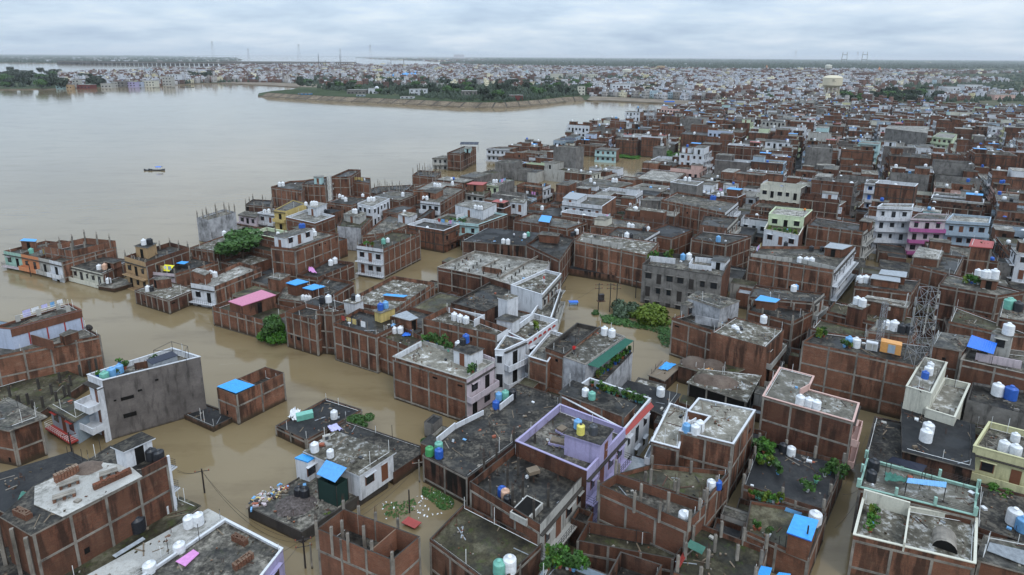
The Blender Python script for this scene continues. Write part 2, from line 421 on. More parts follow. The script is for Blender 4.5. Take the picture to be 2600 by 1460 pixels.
def copy_tree(o, parent=None):
  c = o.copy(); C.objects.link(c); c.parent = parent
  for ch in o.children: copy_tree(ch, c)
  return c
# ------------------------------------------------------------------ houses
def offset_poly(pts, d):
  n = len(pts); out = []
  for i in range(n):
    a = Vector(pts[i - 1][:2]); b = Vector(pts[i][:2]); c = Vector(pts[(i + 1) % n][:2])
    e1 = (b - a).normalized(); e2 = (c - b).normalized()
    n1 = Vector((-e1.y, e1.x)); n2 = Vector((-e2.y, e2.x))
    k_ = 1.0 + n1.dot(n2)
    if abs(k_) < 0.2: k_ = 0.2
    out.append(tuple(b + (n1 + n2) * (d / k_)))
  return out
def area(pts):
  return sum(pts[i - 1][0] * pts[i][1] - pts[i][0] * pts[i - 1][1] for i in range(len(pts))) / 2
def centroid(pts): return (sum(p[0] for p in pts) / len(pts), sum(p[1] for p in pts) / len(pts))
class ObjCtx:
  "each piece becomes an object of its own under the thing's Empty"
  stuff = False
  def __init__(s, name, loc):
    s.root = empty(name, loc); s.off = tuple(loc)
  def box(s, name, c, size, rot, m, par=None):
    o = block(name, s.root, s.off, c, size, rot, m)
    if par is not None: sub(o, par)
    return o
  def mesh(s, name, mb, par=None, smooth=False):
    o = mb.obj(name, s.root, s.off, smooth)
    if o is not None and par is not None: sub(o, par)
    return o
class MassCtx:
  "everything goes into one joined mesh (houses past the first 300)"
  stuff = True
  def __init__(s, mb): s.mb = mb; s.off = (0, 0, 0); s.root = None
  def box(s, name, c, size, rot, m, par=None): s.mb.box(c, size, rot, m); return None
  def mesh(s, name, mb, par=None, smooth=False):
    i = len(s.mb.v); s.mb.v += mb.v
    mp = [s.mb.mat(x) for x in mb.mats]
    s.mb.f += [tuple(j + i for j in f) for f in mb.f]; s.mb.mi += [mp[x] for x in mb.mi]
    return None
ZJ = [0]
HOUSES = []
FOOT = []
def shell(ctx, pts, z, z0, par, wall, roof, side_m=None, t=0.14, cap=None, name='wall', parent=None, over=0.18):
  "walls with a real parapet ring and a roof slab inside it"
  n = len(pts); mb = MB()
  sides = side_m or [wall] * n
  if par > 0.05:
    inn = offset_poly(pts, t); zr = z - par
    i = len(mb.v)
    mb.v += [(p[0], p[1], z0) for p in pts] + [(p[0], p[1], z) for p in pts] + [(p[0], p[1], z) for p in inn] + [(p[0], p[1], zr - .05) for p in inn]
    for j in range(n):
      j2 = (j + 1) % n
      mb.f.append((i + j, i + j2, i + n + j2, i + n + j)); mb.mi.append(mb.mat(sides[j]))
      mb.f.append((i + n + j, i + n + j2, i + 2 * n + j2, i + 2 * n + j)); mb.mi.append(mb.mat('concrete_dark' if cap is None else cap))
      mb.f.append((i + 2 * n + j, i + 2 * n + j2, i + 3 * n + j2, i + 3 * n + j)); mb.mi.append(mb.mat(sides[j] if not isinstance(cap, str) else cap))
    w = ctx.mesh(name, mb, parent)
    rb = MB(); rb.prism(offset_poly(pts, t * .6), zr - .25, zr, 'concrete', roof)
    ctx.mesh('roof', rb, parent if parent is not None else None)
    if cap:
      cb = MB(); outer = offset_poly(pts, -0.05); inner = offset_poly(pts, t + .05)
      i = 0
      for zz in (z + .002, z + .09):
        cb.v += [(p[0], p[1], zz) for p in outer] + [(p[0], p[1], zz) for p in inner]
      k_ = cb.mat(cap)
      for j in range(n):
        j2 = (j + 1) % n
        for f in ((j, j2, 2 * n + j2, 2 * n + j), (2 * n + j, 2 * n + j2, 3 * n + j2, 3 * n + j), (n + j2, n + j, 3 * n + j, 3 * n + j2), (j2, j, n + j, n + j2)):
          cb.f.append(f); cb.mi.append(k_)
      ctx.mesh('coping', cb)
    return zr
  zr = z
  mb.prism(pts, z0, z - .16, wall, wall, sides)
  ctx.mesh(name, mb, parent)
  rb = MB(); rb.prism(offset_poly(pts, -over), z - .16, z, cap or 'concrete', roof)
  ctx.mesh('roof', rb, parent)
  return zr
def edge_frame(a, b):
  L_ = math.hypot(b[0] - a[0], b[1] - a[1]); ux, uy = (b[0] - a[0]) / L_, (b[1] - a[1]) / L_
  return L_, (ux, uy), (uy, -ux), math.atan2(uy, ux)
def at_edge(a, u, nrm, s, o_): return (a[0] + u[0] * s + nrm[0] * o_, a[1] + u[1] * s + nrm[1] * o_)
def levels(zr, st, zmin=-0.4):
  out = []; z = zr
  while z > zmin: out.append(z); z -= st
  return out
def grid_side(ctx, a, b, zr, z0, rnd, mat='concrete', st=3.0, spacing=3.3, upto=None, vents=True):
  L_, u, nr, rot = edge_frame(a, b)
  if L_ < 1.2: return []
  n = max(1, round(L_ / spacing)); cols = []
  top = upto if upto is not None else zr
  for i in range(n + 1):
    s = min(max(i * L_ / n, .13), L_ - .13)
    p = at_edge(a, u, nr, s, 0.0)
    cols.append(p)
    ctx.box('column', (p[0], p[1], z0), (.24, .10, top - z0), rot, mat)
  for k_, zz in enumerate(levels(zr - .12, st, z0 + .5)):
    p = at_edge(a, u, nr, L_ / 2, 0.0)
    ctx.box('beam', (p[0], p[1], zz - .12), (L_ - .02, .085 + .002 * (k_ % 2), .24), rot, mat)
    if vents and not ctx.stuff:
      for i in range(n):
        if rnd.random() < .10:
          s = (i + .25 + .5 * rnd.random()) * L_ / n; q = at_edge(a, u, nr, s, 0.01)
          ctx.box('vent', (q[0], q[1], zz - .12 - rnd.choice((.7, 1.7))), (rnd.choice((.3, .45, .8)), .05, rnd.choice((.25, .4, .6))), rot, 'dark')
  return cols
def facade(ctx, a, b, zr, z0, paint, rnd, st=3.0, balcony=True, rail='wall', trim=None, wood=None, dep=1.0, zmin=-2.0, lo=.2):
  L_, u, nr, rot = edge_frame(a, b)
  trim = trim or paint; wood = wood or rnd.choice(('wood', 'dark', 'glass'))
  n = max(1, int((L_ - .4) / 2.1))
  lv = levels(zr, st, zmin)
  for li, zt in enumerate(lv):
    zf = zt - st + .12
    if zf + 2.4 < z0 + .3: continue
    for i in range(n):
      s = .3 + (i + .5) * (L_ - .6) / n; q = at_edge(a, u, nr, s, .012)
      door = (i + li) % 3 == 1 or (balcony and n == 1)
      if door:
        w_, h_, zz = .95, 2.15, zf
      else:
        w_, h_, zz = (1.15 if rnd.random() < .6 else .8), 1.2, zf + .95
      if zz + h_ < z0 + .15: continue
      if zz < z0 + .05: h_ -= (z0 + .05 - zz); zz = z0 + .05
      if ctx.stuff:
        ctx.box('window', (q[0], q[1], zz), (w_, .05, h_), rot, 'dark' if door else 'glass'); continue
      if door:
        d = ctx.box('door', (q[0], q[1], zz), (w_, .06, h_), rot, wood)
        ctx.box('frame', (q[0], q[1], zz + h_), (w_ + .16, .09, .09), rot, trim, par=d)
      else:
        d = ctx.box('window', (q[0], q[1], zz - .06), (w_ + .14, .05, h_ + .12), rot, wood if wood != 'glass' else trim)
        q2 = at_edge(a, u, nr, s, .03)
        ctx.box('pane', (q2[0], q2[1], zz), (w_ - .08, .05, h_ - .04), rot, 'glass', par=d)
        q3 = at_edge(a, u, nr, s, .22)
        ctx.box('sunshade', (q3[0], q3[1], zz + h_ + .1), (w_ + .4, .42, .06), rot, trim, par=d)
    if balcony and (zf > z0 + lo):
      q = at_edge(a, u, nr, L_ / 2, dep / 2)
      bal = ctx.box('balcony', (q[0], q[1], zf - .17), (L_ - .02, dep, .15), rot, trim)
      q = at_edge(a, u, nr, L_ / 2, dep - .06)
      if rail == 'wall':
        ctx.box('railing', (q[0], q[1], zf - .02), (L_ - .04, .1, .8), rot, trim, par=bal)
        for s in (.06, L_ - .06):
          q = at_edge(a, u, nr, s, dep / 2); ctx.box('railing', (q[0], q[1], zf - .021), (.1, dep - .03, .78), rot, trim, par=bal)
      else:
        mb = MB()
        p0 = at_edge(a, u, nr, .05, dep - .06); p1 = at_edge(a, u, nr, L_ - .05, dep - .06)
        p2 = at_edge(a, u, nr, .05, .05); p3 = at_edge(a, u, nr, L_ - .05, .05)
        for hz in (.25, .55, .85):
          for pa, pb in ((p0, p1), (p2, p0), (p1, p3)): mb.bar((*pa, zf + hz), (*pb, zf + hz), .022, rail)
        for i in range(int(L_ / .5) + 1):
          q = at_edge(a, u, nr, .05 + i * (L_ - .1) / max(1, int(L_ / .5)), dep - .06); mb.bar((*q, zf), (*q, zf + .85), .02, rail)
        ctx.mesh('railing', mb, bal)
  if balcony:
    q = at_edge(a, u, nr, L_ / 2, dep * .17)
    ctx.box('roof_ledge', (q[0], q[1], zr - .30), (L_ + .04, dep * .34, .12), rot, 'concrete_dark')
def rebar(mb, p, z, h, rnd, r=.075):
  for sx, sy in ((-1, -1), (1, -1), (1, 1), (-1, 1)):
    x, y = p[0] + sx * r, p[1] + sy * r
    mb.bar((x, y, z - .1), (x + rnd.uniform(-.08, .08), y + rnd.uniform(-.08, .08), z + h * rnd.uniform(.6, 1.1)), .016, 'rust', 3)
def pillar(ctx, p, z, h, rnd, bars=True, m='concrete'):
  o = ctx.box('pillar', (p[0], p[1], z), (.26, .24, h), rnd.uniform(0, .1), m)
  if bars:
    mb = MB(); rebar(mb, p, z + h, .8, rnd)
    ctx.mesh('rebar', mb, o)
def stair_room(ctx, pts, z, zb, rnd, wall='brick', roof='roof_grey', door=True, over=.22, dside=0, cap=None, name='stair_room'):
  "little house over the stairs; its walls one part, slab and door sub-parts"
  mb = MB(); mb.prism(pts, zb - .03, z - .12, wall, wall)
  body = ctx.mesh(name, mb)
  rb = MB(); rb.prism(offset_poly(pts, -over), z - .12, z, cap or 'concrete', roof); ctx.mesh('roof_slab', rb, body)
  if door:
    a, b = pts[dside], pts[(dside + 1) % len(pts)]
    L_, u, nr, rot = edge_frame(a, b)
    if L_ > 1.2:
      q = at_edge(a, u, nr, L_ * .5, .012)
      ctx.box('door', (q[0], q[1], zb), (.85, .06, min(2.0, z - zb - .3)), rot, 'dark' if rnd.random() < .5 else 'wood', par=body)
  return body
def house(handle, label, o, pts, z, par=.9, wall='brick', roof='roof_grey', sides=None, cap=None, z0=-3.0, st=3.0, over=.18, name='brick_house',
     cat='house', colm='concrete', pil=None, seed=None, dep=1.0, group=None, t=.14, spacing=3.3):
  """pts: roof outline on the photo crop o, walked left, near, right, (far). sides: one code per edge, g = brick with concrete frame,
  p = plain, a tuple (paint, options) = painted front with doors, windows, balconies"""
  rnd = random.Random(seed if seed is not None else len(HOUSES) * 7 + 3)
  if isinstance(z, tuple): z = solve_z(o, pts[z[0]], z[1:])
  ZJ[0] += 1; z += (ZJ[0] % 23) * .0047
  wp = [Q(o, p[0], p[1], z)[:2] for p in pts]
  if len(wp) == 3: wp.append((wp[0][0] + wp[2][0] - wp[1][0], wp[0][1] + wp[2][1] - wp[1][1]))
  if area(wp) < 0: print('CW', handle)
  return build_house(handle, label, wp, z, par, wall, roof, sides, cap, z0, st, over, name, cat, colm, pil, rnd, dep, group, None, t, spacing)
def build_house(handle, label, wp, z, par, wall, roof, sides, cap, z0, st, over, name, cat, colm, pil, rnd, dep, group, mass=None, t=.14, spacing=3.3):
  n = len(wp); cx, cy = centroid(wp)
  ctx = mass or ObjCtx(name, (cx, cy, 0.0))
  sides = list(sides) if sides else ['g', 'g'] + ['x'] * (n - 2)
  while len(sides) < n: sides.append('x')
  sm = []
  for s_ in sides:
    sm.append(s_[0] if isinstance(s_, tuple) else (s_[2:] if isinstance(s_, str) and s_.startswith('p:') else wall))
  zr = shell(ctx, wp, z, z0, par, wall, roof, sm, t, cap, over=over)
  for i, s_ in enumerate(sides):
    a, b = wp[i], wp[(i + 1) % n]
    if s_ == 'g' or s_ == 'gx': grid_side(ctx, a, b, zr, max(z0, -.8), rnd, colm, st, spacing, upto=z - .03 if par > .05 and rnd.random() < .5 else None)
    elif isinstance(s_, tuple):
      k_ = dict(s_[1]) if len(s_) > 1 else {}
      facade(ctx, a, b, zr, max(z0, -.2), s_[0], rnd, k_.pop('st', st), dep=k_.pop('dep', dep), **k_)
  H_ = dict(root=ctx.root, ctx=ctx, z=z, zr=zr, pts=wp, handle=handle, rnd=rnd)
  if not ctx.stuff:
    tag(ctx.root, label, cat, group or 'houses of the flooded town')
    HOUSES.append(H_)
  FOOT.append(wp)
  if pil:
    kind, h_ = pil[0], pil[1]
    if kind == 'edge':
      for i in range(n):
        a, b = wp[i], wp[(i + 1) % n]; L_, u, nr, rot = edge_frame(a, b)
        k_ = max(1, round(L_ / (pil[2] if len(pil) > 2 else 3.4)))
        for j in range(k_):
          p = at_edge(a, u, nr, max(.16, j * L_ / k_), -.16 - .004 * (j % 3)); pillar(ctx, p, zr, h_ * rnd.uniform(.85, 1.1), rnd)
    elif kind == 'grid':
      a, b, d = Vector(wp[0]), Vector(wp[1]), Vector(wp[3])
      nx, ny = pil[2], pil[3]
      for i in range(nx):
        for j in range(ny):
          if rnd.random() < .12: continue
          p = a + (b - a) * ((i + .12) / (nx - .76)) + (d - a) * ((j + .12) / (ny - .76))
          pillar(ctx, p, zr, h_ * rnd.uniform(.85, 1.1), rnd)
  return H_
def on_roof(H_, o, x, y, dz=0): return Q(o, x, y, H_['zr'] + dz)
def room(H_, o, pts, h=2.4, wall='brick', roof='roof_grey', dside=0, cap=None, over=.2, door=True, ztop=None, name='stair_room', zb=None):
  "stair room given by its top outline on the crop"
  zb = H_['zr'] if zb is None else zb
  z = zb + h + .003 * (len(HOUSES) % 7)
  wp = [Q(o, p[0], p[1], z)[:2] for p in pts]
  if len(wp) == 3: wp.append((wp[0][0] + wp[2][0] - wp[1][0], wp[0][1] + wp[2][1] - wp[1][1]))
  stair_room(H_['ctx'], wp, z, zb, H_['rnd'], wall, roof, door, over, dside, cap, name)
  return dict(ctx=H_['ctx'], z=z, zr=z, pts=wp, handle=H_['handle'], rnd=H_['rnd'], root=H_['root'])
# ------------------------------------------------------------------ water tanks
TANKS = []
TPROTO = {}
TCOL = dict(w=('t_white', 'white'), k=('t_black', 'black'), b=('t_blue', 'dark blue'), l=('t_lblue', 'light blue'), g=('t_green', 'bright green'),
      m=('t_teal', 'pale green'), y=('t_yellow', 'yellow'), p=('t_peach', 'peach'), s=('t_grey', 'grey'))
def tank_proto(c, far=False):
  key = (c, far)
  if key in TPROTO: return TPROTO[key]
  m_ = TCOL[c][0]
  n = 8 if far else 14
  body = MB(); r, h = .52, 1.12
  if far:
    prof = [(r, 0), (r, h * .86), (r * .55, h)]
  else:
    prof = [(r * .97, 0)]
    for i in range(7):
      z_ = .05 + i * h * .12
      prof += [(r, z_), (r, z_ + h * .08), (r * .95, z_ + h * .10)]
    prof += [(r, h * .88), (r * .9, h * .94), (r * .42, h * 1.04), (r * .42, h * 1.05)]
  body.lathe((0, 0, 0), prof, m_, n)
  lid = MB(); lid.lathe((0, 0, 0), [(r * .38, h * 1.0), (r * .38, h * 1.12), (r * .26, h * 1.16)], 't_black' if c in 'y' else m_, 10)
  TPROTO[key] = (body.mesh('water_tank_body', smooth=True), lid.mesh('water_tank_lid'), None)
  return TPROTO[key]
def tank_at(p, c, handle, size=1.0, far=False, px=None):
  root = empty('water_tank', p)
  bm_, lm, _ = tank_proto(c, far)
  root.rotation_euler = (0, 0, RND.uniform(0, 6)); size *= .9; root.scale = (size, size, size * RND.uniform(.95, 1.12))
  b = bpy.data.objects.new('tank_body', bm_); C.objects.link(b); b.parent = root
  if not far:
    l = bpy.data.objects.new('tank_lid', lm); C.objects.link(l); l.parent = root
  TANKS.append((root, c, handle, proj(*p)))
  return root
def tanks(H_, o, s, size=1.0, dz=0.0):
  "s: 'w 930 330, k 960 340' - colour letter and base pixel of each tank on the crop"
  for it in s.split(','):
    q = it.split()
    sz = float(q[3]) if len(q) > 3 else size
    p = on_roof(H_, o, float(q[1]), float(q[2]), dz)
    tank_at(p, q[0], H_['handle'], sz)
# ------------------------------------------------------------------ loose things
def thing_mesh(name, mb, label, cat, group=None, off=None, smooth=False, kind=None):
  if off is None:
    a = np.array(mb.v); off = (float(a[:, 0].mean()), float(a[:, 1].mean()), float(a[:, 2].min()))
  o = mb.obj(name, None, off, smooth)
  return tag(o, label, cat if kind is None else cat, group, kind)
def sheet(name, label, cat, o, pts, zs, m, ridges=0, posts=True, zb=None, group=None, th=.04, weights=None):
  "corrugated sheet roof: pts on crop, zs heights per corner; ridges run from edge 0-1 to edge 3-2"
  wp = [Vector(Q(o, p[0], p[1], zz)) for p, zz in zip(pts, zs if hasattr(zs, '__len__') else [zs] * 4)]
  c0 = sum(wp, Vector()) / 4
  root = empty(name, (c0.x, c0.y, (zb if zb is not None else min(p.z for p in wp))))
  off = tuple(root.location)
  n = ridges or 1
  npan = max(1, n // 6)
  for q in range(npan):
    mb = MB(); t0, t1 = q / npan, (q + 1) / npan
    k_ = max(2, int((n / npan) * 2)); i0 = len(mb.v)
    for i in range(k_ + 1):
      t = t0 + (t1 - t0) * i / k_
      dz = (.04 if i % 2 else 0.0) if ridges else 0.0
      dz += .012 * (q % 2)
      a = wp[0].lerp(wp[1], t); b = wp[3].lerp(wp[2], t)
      for p in (a, b):
        mb.v.append((p.x, p.y, p.z + dz + th)); mb.v.append((p.x, p.y, p.z + dz))
    kk = mb.mat(m)
    for i in range(k_):
      b_ = i0 + i * 4
      for f in ((b_, b_ + 4, b_ + 6, b_ + 2), (b_ + 3, b_ + 7, b_ + 5, b_ + 1), (b_ + 1, b_ + 5, b_ + 4, b_), (b_ + 2, b_ + 6, b_ + 7, b_ + 3)):
        mb.f.append(f); mb.mi.append(kk)
    mb.obj('panel' if npan > 1 else 'sheet', root, off)
  if posts and zb is not None:
    for p in wp:
      if p.z - zb > .5:
        b_ = MB(); b_.bar((p.x, p.y, zb), (p.x, p.y, p.z), .04, 'iron'); b_.obj('post', root, off)
  tag(root, label, cat, group)
  return root
LEAFM = {}
def leaf_cloud(seed, rx, ry, rz, n, ls, m, lobes=7, cz=0.0, flat=.0):
  rnd = np.random.RandomState(seed)
  cen = rnd.uniform(-1, 1, (lobes, 3)) * np.array([rx * .62, ry * .62, rz * .5]); rad = rnd.uniform(.35, .62, lobes)
  which = rnd.randint(0, lobes, n)
  d = rnd.normal(size=(n, 3)); d /= np.linalg.norm(d, axis=1)[:, None]
  rr = rnd.uniform(.55, 1.08, n) ** .6
  p = cen[which] + d * (rad[which] * rr)[:, None] * np.array([rx, ry, rz])
  p[:, 2] = np.maximum(p[:, 2], -rz * .9) + cz
  a = d + rnd.normal(size=(n, 3)) * .6; a /= np.linalg.norm(a, axis=1)[:, None]
  u = np.cross(a, rnd.normal(size=(n, 3))); u /= np.linalg.norm(u, axis=1)[:, None]; w = np.cross(a, u)
  s = ls * rnd.uniform(.6, 1.4, n)[:, None]
  v = np.stack([p - u * s - w * s * .6, p + u * s - w * s * .45, p + u * s * .8 + w * s * .6, p - u * s * .7 + w * s * .5], 1).reshape(-1, 3)
  me = bpy.data.meshes.new('foliage')
  f = np.arange(n * 4).reshape(n, 4)
  me.from_pydata(v.tolist(), [], f.tolist()); me.materials.append(M[m]); me.update()
  return me
def leaf_mesh(key, *a, **k):
  if key not in LEAFM: LEAFM[key] = leaf_cloud(*a, **k)
  return LEAFM[key]
TRUNKM = {}
def trunk_mesh(h, r, seed=0):
  key = (round(h, 1), seed)
  if key not in TRUNKM:
    rnd = random.Random(seed); mb = MB()
    mb.lathe((0, 0, -1.0), [(r, 0), (r * .8, h * .5), (r * .5, h + .6)], 'bark', 7)
    for i in range(5):
      a_ = rnd.uniform(0, 6.28); mb.bar((0, 0, h * rnd.uniform(.3, .7)), (math.cos(a_) * h * .5, math.sin(a_) * h * .5, h * rnd.uniform(.9, 1.3)), r * .3, 'bark', 5)
    TRUNKM[key] = mb.mesh('trunk')
  return TRUNKM[key]
def tree(p, sx, sz, key, label, cat='tree', group=None, trunk=True, name='tree', rz=None):
  root = empty(name, p); root.rotation_euler = (0, 0, RND.uniform(0, 6) if rz is None else rz)
  c = bpy.data.objects.new('crown', LEAFM[key]); C.objects.link(c); c.parent = root
  c.scale = (sx, sx, sz); c.location = (0, 0, sz * (.95 if trunk else .5))
  if trunk:
    t = bpy.data.objects.new('trunk', trunk_mesh(1.0, .09)); C.objects.link(t); t.parent = root; t.scale = (sx * .9, sx * .9, sz * .8)
  return tag(root, label, cat, group)
for i, mm in enumerate(('leaf', 'leaf_dark', 'leaf_blue', 'leaf_lime', 'leaf_bright')):
  leaf_mesh('near_' + mm, i, 1, 1, .8, 2600, .085, mm, 9)
  leaf_mesh('far_' + mm, i + 20, 1, 1, .75, 420, .17, mm, 7)
  leaf_mesh('pot_' + mm, i + 40, 1, 1, 1.0, 90, .26, mm, 4)
def pot_mesh(c):
  key = 'pot' + c
  if key not in TRUNKM:
    mb = MB(); mb.lathe((0, 0, 0), [(.13, 0), (.19, .28), (.21, .3), (.17, .3)], c, 9); TRUNKM[key] = mb.mesh('pot')
  return TRUNKM[key]
POTS = []
def plant(p, pot='terracotta', lf='leaf_bright', s=.4, where='', h=1.0):
  root = empty('potted_plant', p); root.rotation_euler = (0, 0, RND.uniform(0, 6)); root.scale = (1.25, 1.25, 1.25)
  a = bpy.data.objects.new('pot', pot_mesh(pot)); C.objects.link(a); a.parent = root
  b = bpy.data.objects.new('foliage', LEAFM['pot_' + lf]); C.objects.link(b); b.parent = root; b.location = (0, 0, .3 + s * .6 * h); b.scale = (s, s, s * h)
  POTS.append((root, pot, where, proj(*p)))
  return root
def plants(H_, o, pts, where, seed=0, smin=.25, smax=.5, dz=0.0):
  r_ = random.Random(seed)
  for x, y in pts:
    plant(on_roof(H_, o, x, y, dz), r_.choice(('terracotta', 'terracotta', 't_teal', 't_white', 't_blue', 't_lblue')), r_.choice(('leaf_bright', 'leaf', 'leaf_lime', 'leaf')),
       r_.uniform(smin, smax), where, r_.uniform(.8, 1.5))
def moss_patch(o, pts, z, label, m='leaf_bright', n=900, hgt=.25, ls=.09, seed=1, name='weeds'):
  "weeds / floating plants that nobody could count: many small leaves over an outline"
  wp = [Q(o, x, y, z)[:2] for x, y in pts]
  r_ = random.Random(seed); mb = MB(); xs = [p[0] for p in wp]; ys = [p[1] for p in wp]
  def inside(x, y):
    c_ = False
    for i in range(len(wp)):
      (x1, y1), (x2, y2) = wp[i - 1], wp[i]
      if (y1 > y) != (y2 > y) and x < (x2 - x1) * (y - y1) / (y2 - y1) + x1: c_ = not c_
    return c_
  k_ = 0
  cl = [(r_.uniform(min(xs), max(xs)), r_.uniform(min(ys), max(ys))) for _ in range(14)]
  sp = math.hypot(max(xs) - min(xs), max(ys) - min(ys)) * .09
  while k_ < n:
    c_ = r_.choice(cl)
    x, y = (r_.gauss(c_[0], sp), r_.gauss(c_[1], sp)) if r_.random() < .75 else (r_.uniform(min(xs), max(xs)), r_.uniform(min(ys), max(ys)))
    if not inside(x, y):
      if r_.random() < .02: k_ += 1
      continue
    k_ += 1
    a_ = r_.uniform(0, 6.28); s_ = ls * r_.uniform(.5, 1.6); zz = z + .01 + r_.random() * hgt; t_ = r_.uniform(-.6, .6)
    mb.face([(x + s_ * math.cos(a_ + q_), y + s_ * math.sin(a_ + q_), zz + t_ * s_ * (1 if j in (0, 1) else -1)) for j, q_ in enumerate((0, 1.4, 3.1, 4.6))], m)
  return thing_mesh(name, mb, label, None, kind='stuff')
# ------------------------------------------------------------------ water, the first big thing
def flat(name, pts, z, m, kind='structure', thick=None):
  mb = MB()
  if thick: mb.prism(pts, z - thick, z, m, m)
  else: mb.face([(p[0], p[1], z) for p in pts], m)
  o = mb.obj(name); return tag(o, kind=kind)
mb = MB()
rs = [0, 60, 150, 400, 1200, 5000, 20000, 60000]
for i in range(len(rs) - 1):
  for j in range(24):
    t0, t1 = 2 * math.pi * j / 24, 2 * math.pi * (j + 1) / 24
    a, b = rs[i], rs[i + 1]
    q = [(a * math.cos(t0), a * math.sin(t0), 0), (b * math.cos(t0), b * math.sin(t0), 0), (b * math.cos(t1), b * math.sin(t1), 0), (a * math.cos(t1), a * math.sin(t1), 0)]
    if a == 0: q = q[:3]
    mb.face(q, 'water')
tag(mb.obj('flood_water'), kind='structure')

# ================================================================== hand placed houses: foreground left
HS = {}
def hs(key, *a, **k):
  HS[key] = house(*a, **k); return HS[key]
G2 = ['g', 'g']
hs('slab', 'long brick house with slab roof', 'long brick house bottom left with a pale concrete slab and brick stacks on its roof', 'A',
  [(15, 905), (290, 1070), (1545, 420), (1010, 262), (800, 395), (310, 632)], 8.2, par=0, roof='roof_dark', sides=['x', 'g', 'x'], over=.1)
h = HS['slab']
sl = MB(); wp = [Q('A', x, y, h['zr'] + .10)[:2] for x, y in ((312, 800), (575, 913), (1308, 540), (1190, 440), (830, 400), (318, 632))]
sl.prism(wp, h['zr'] + .004, h['zr'] + .10, 'concrete', 'roof_slab'); h['ctx'].mesh('slab', sl)
# open frame porch at its left end
for x, y in ((20, 905), (160, 985), (290, 1068)):
  p = on_roof(h, 'A', x, y); h['ctx'].box('column', (p[0] - .4, p[1] - .25, -1), (.3, .3, h['zr'] + .8), .5, 'concrete')
rp = h['pts']
a_, b_ = Vector(rp[1]), Vector(rp[2]); L_, u_, n_, rot_ = edge_frame(rp[1], rp[2])
e_ = Vector(rp[2])
# raised corner parapet with three white balconies on the end wall
q = Vector(Q('A', 1310, 540, h['zr'])[:2]); mid = (q + e_) / 2
h['ctx'].box('parapet', (mid.x, mid.y, h['zr'] - .02), ((e_ - q).length, .14, .85), rot_, 'brick_dark')
for zz in (7.6, 5.0, 2.3):
  L2, u2, n2, r2 = edge_frame(rp[2], rp[3])
  p = at_edge(rp[2], u2, n2, 2.0, .45)
  bl = h['ctx'].box('balcony', (p[0], p[1], zz - .5), (4.2, .9, .14), r2, 'white')
  mbb = MB(); p0 = at_edge(rp[2], u2, n2, 0, .86); p1 = at_edge(rp[2], u2, n2, 4.1, .86); p2 = at_edge(rp[2], u2, n2, 0, .05)
  for hz in (.0, .25, .5, .75): mbb.bar((*p0, zz + hz - .3), (*p1, zz + hz - .3), .025, 'iron'); mbb.bar((*p2, zz + hz - .3), (*p0, zz + hz - .3), .025, 'iron')
  h['ctx'].mesh('railing', mbb, bl)
h['ctx'].box('column', (e_.x + .08, e_.y, -1), (.24, .24, h['zr'] + 1.9), rot_, 'white')
room(h, 'A', [(1050, 262), (1145, 302), (1390, 192), (1290, 145)], h=2.2, wall='white', roof='roof_dark', cap='white', dside=1, over=.25)
tanks(h, 'A', 'k 1395 385 1.15, k 1465 398 1.15')
hs('low_black', 'flat black roof by the long brick house', 'wet black flat roof just above the flood, left of the long brick house', 'A',
  [(-420, 640), (100, 880), (800, 402), (640, 322)], 6.2, par=0, roof='roof_black', sides=['x', 'x'])
hs('mossy', 'mossy low yard roof', 'low mossy yard roof strewn with scrap between two long roofs', 'A',
  [(330, 1500), (860, 1560), (1825, 812), (1650, 738)], 2.4, par=0, roof='roof_moss', sides=['g', 'g'])
hs('greyslab', 'pale grey slab roof', 'long pale grey concrete slab roof with a row of white tanks', 'A',
  [(760, 1480), (1100, 1560), (2068, 935), (1905, 850)], 3.4, par=0, roof='roof_slab', sides=['x', 'g'])
hs('lavedge', 'roof with lavender edge', 'large littered roof with a white rim and lavender fascia beside the flooded lane', 'A',
  [(1180, 1540), (1900, 2100), (2598, 1205), (2070, 932)], 4.0, par=.25, wall='lilac', roof='roof_grey', cap='white', sides=['p', ('lilac', dict(balcony=False)), 'p'])
hs('edgeleft', 'brick house at the left edge', 'small brick house with a cement roof slab at the left edge of the flood', 'E',
  [(-260, 1120), (100, 1182), (372, 1082), (60, 925)], 5.4, par=0, roof='roof_grey', sides=['g', 'g'], over=.5)
hs('lowleft', 'dark frame yard at bottom left', 'unfinished dark ground-floor frame in the bottom left corner', 'A',
  [(-300, 1240), (-60, 1640), (330, 1500), (60, 1200)], 3.0, par=0, roof='roof_dark', sides=['g', 'g'])
# podium terrace with the blue cage, white house
hs('podium', 'low terrace with blue cage', 'low flooded terrace with a gravel heap and potted shrubs around a blue roofed cage', 'B',
  [(105, 825), (600, 1055), (1390, 555), (1000, 400), (620, 520)], 1.35, par=.14, wall='concrete_dark', roof='roof_grey', sides=['p', 'p'])
h = hs('whiteb', 'white house with lichen roof', 'low white house with a lichen stained roof and two white tanks beside the blue cage', 'B',
  [(640, 305), (1130, 522), (1440, 322), (905, 132)], 4.3, par=0, wall='white', roof='roof_lichen', cap='white', z0=0.9, sides=['p', ('white', dict(balcony=False, wood='wood'))], over=.25)
tanks(h, 'B', 'w 722 310 1.05, w 865 362 .9')
hs('darkwet', 'wet dark roof behind the white house', 'wet dark flat roof behind the white house, cable lying across it', 'B',
  [(860, 110), (1440, 505), (1700, 332), (1705, 262), (1010, 30)], 1.7, par=.12, wall='brick_dark', roof='roof_dark', sides=['x', 'p'])
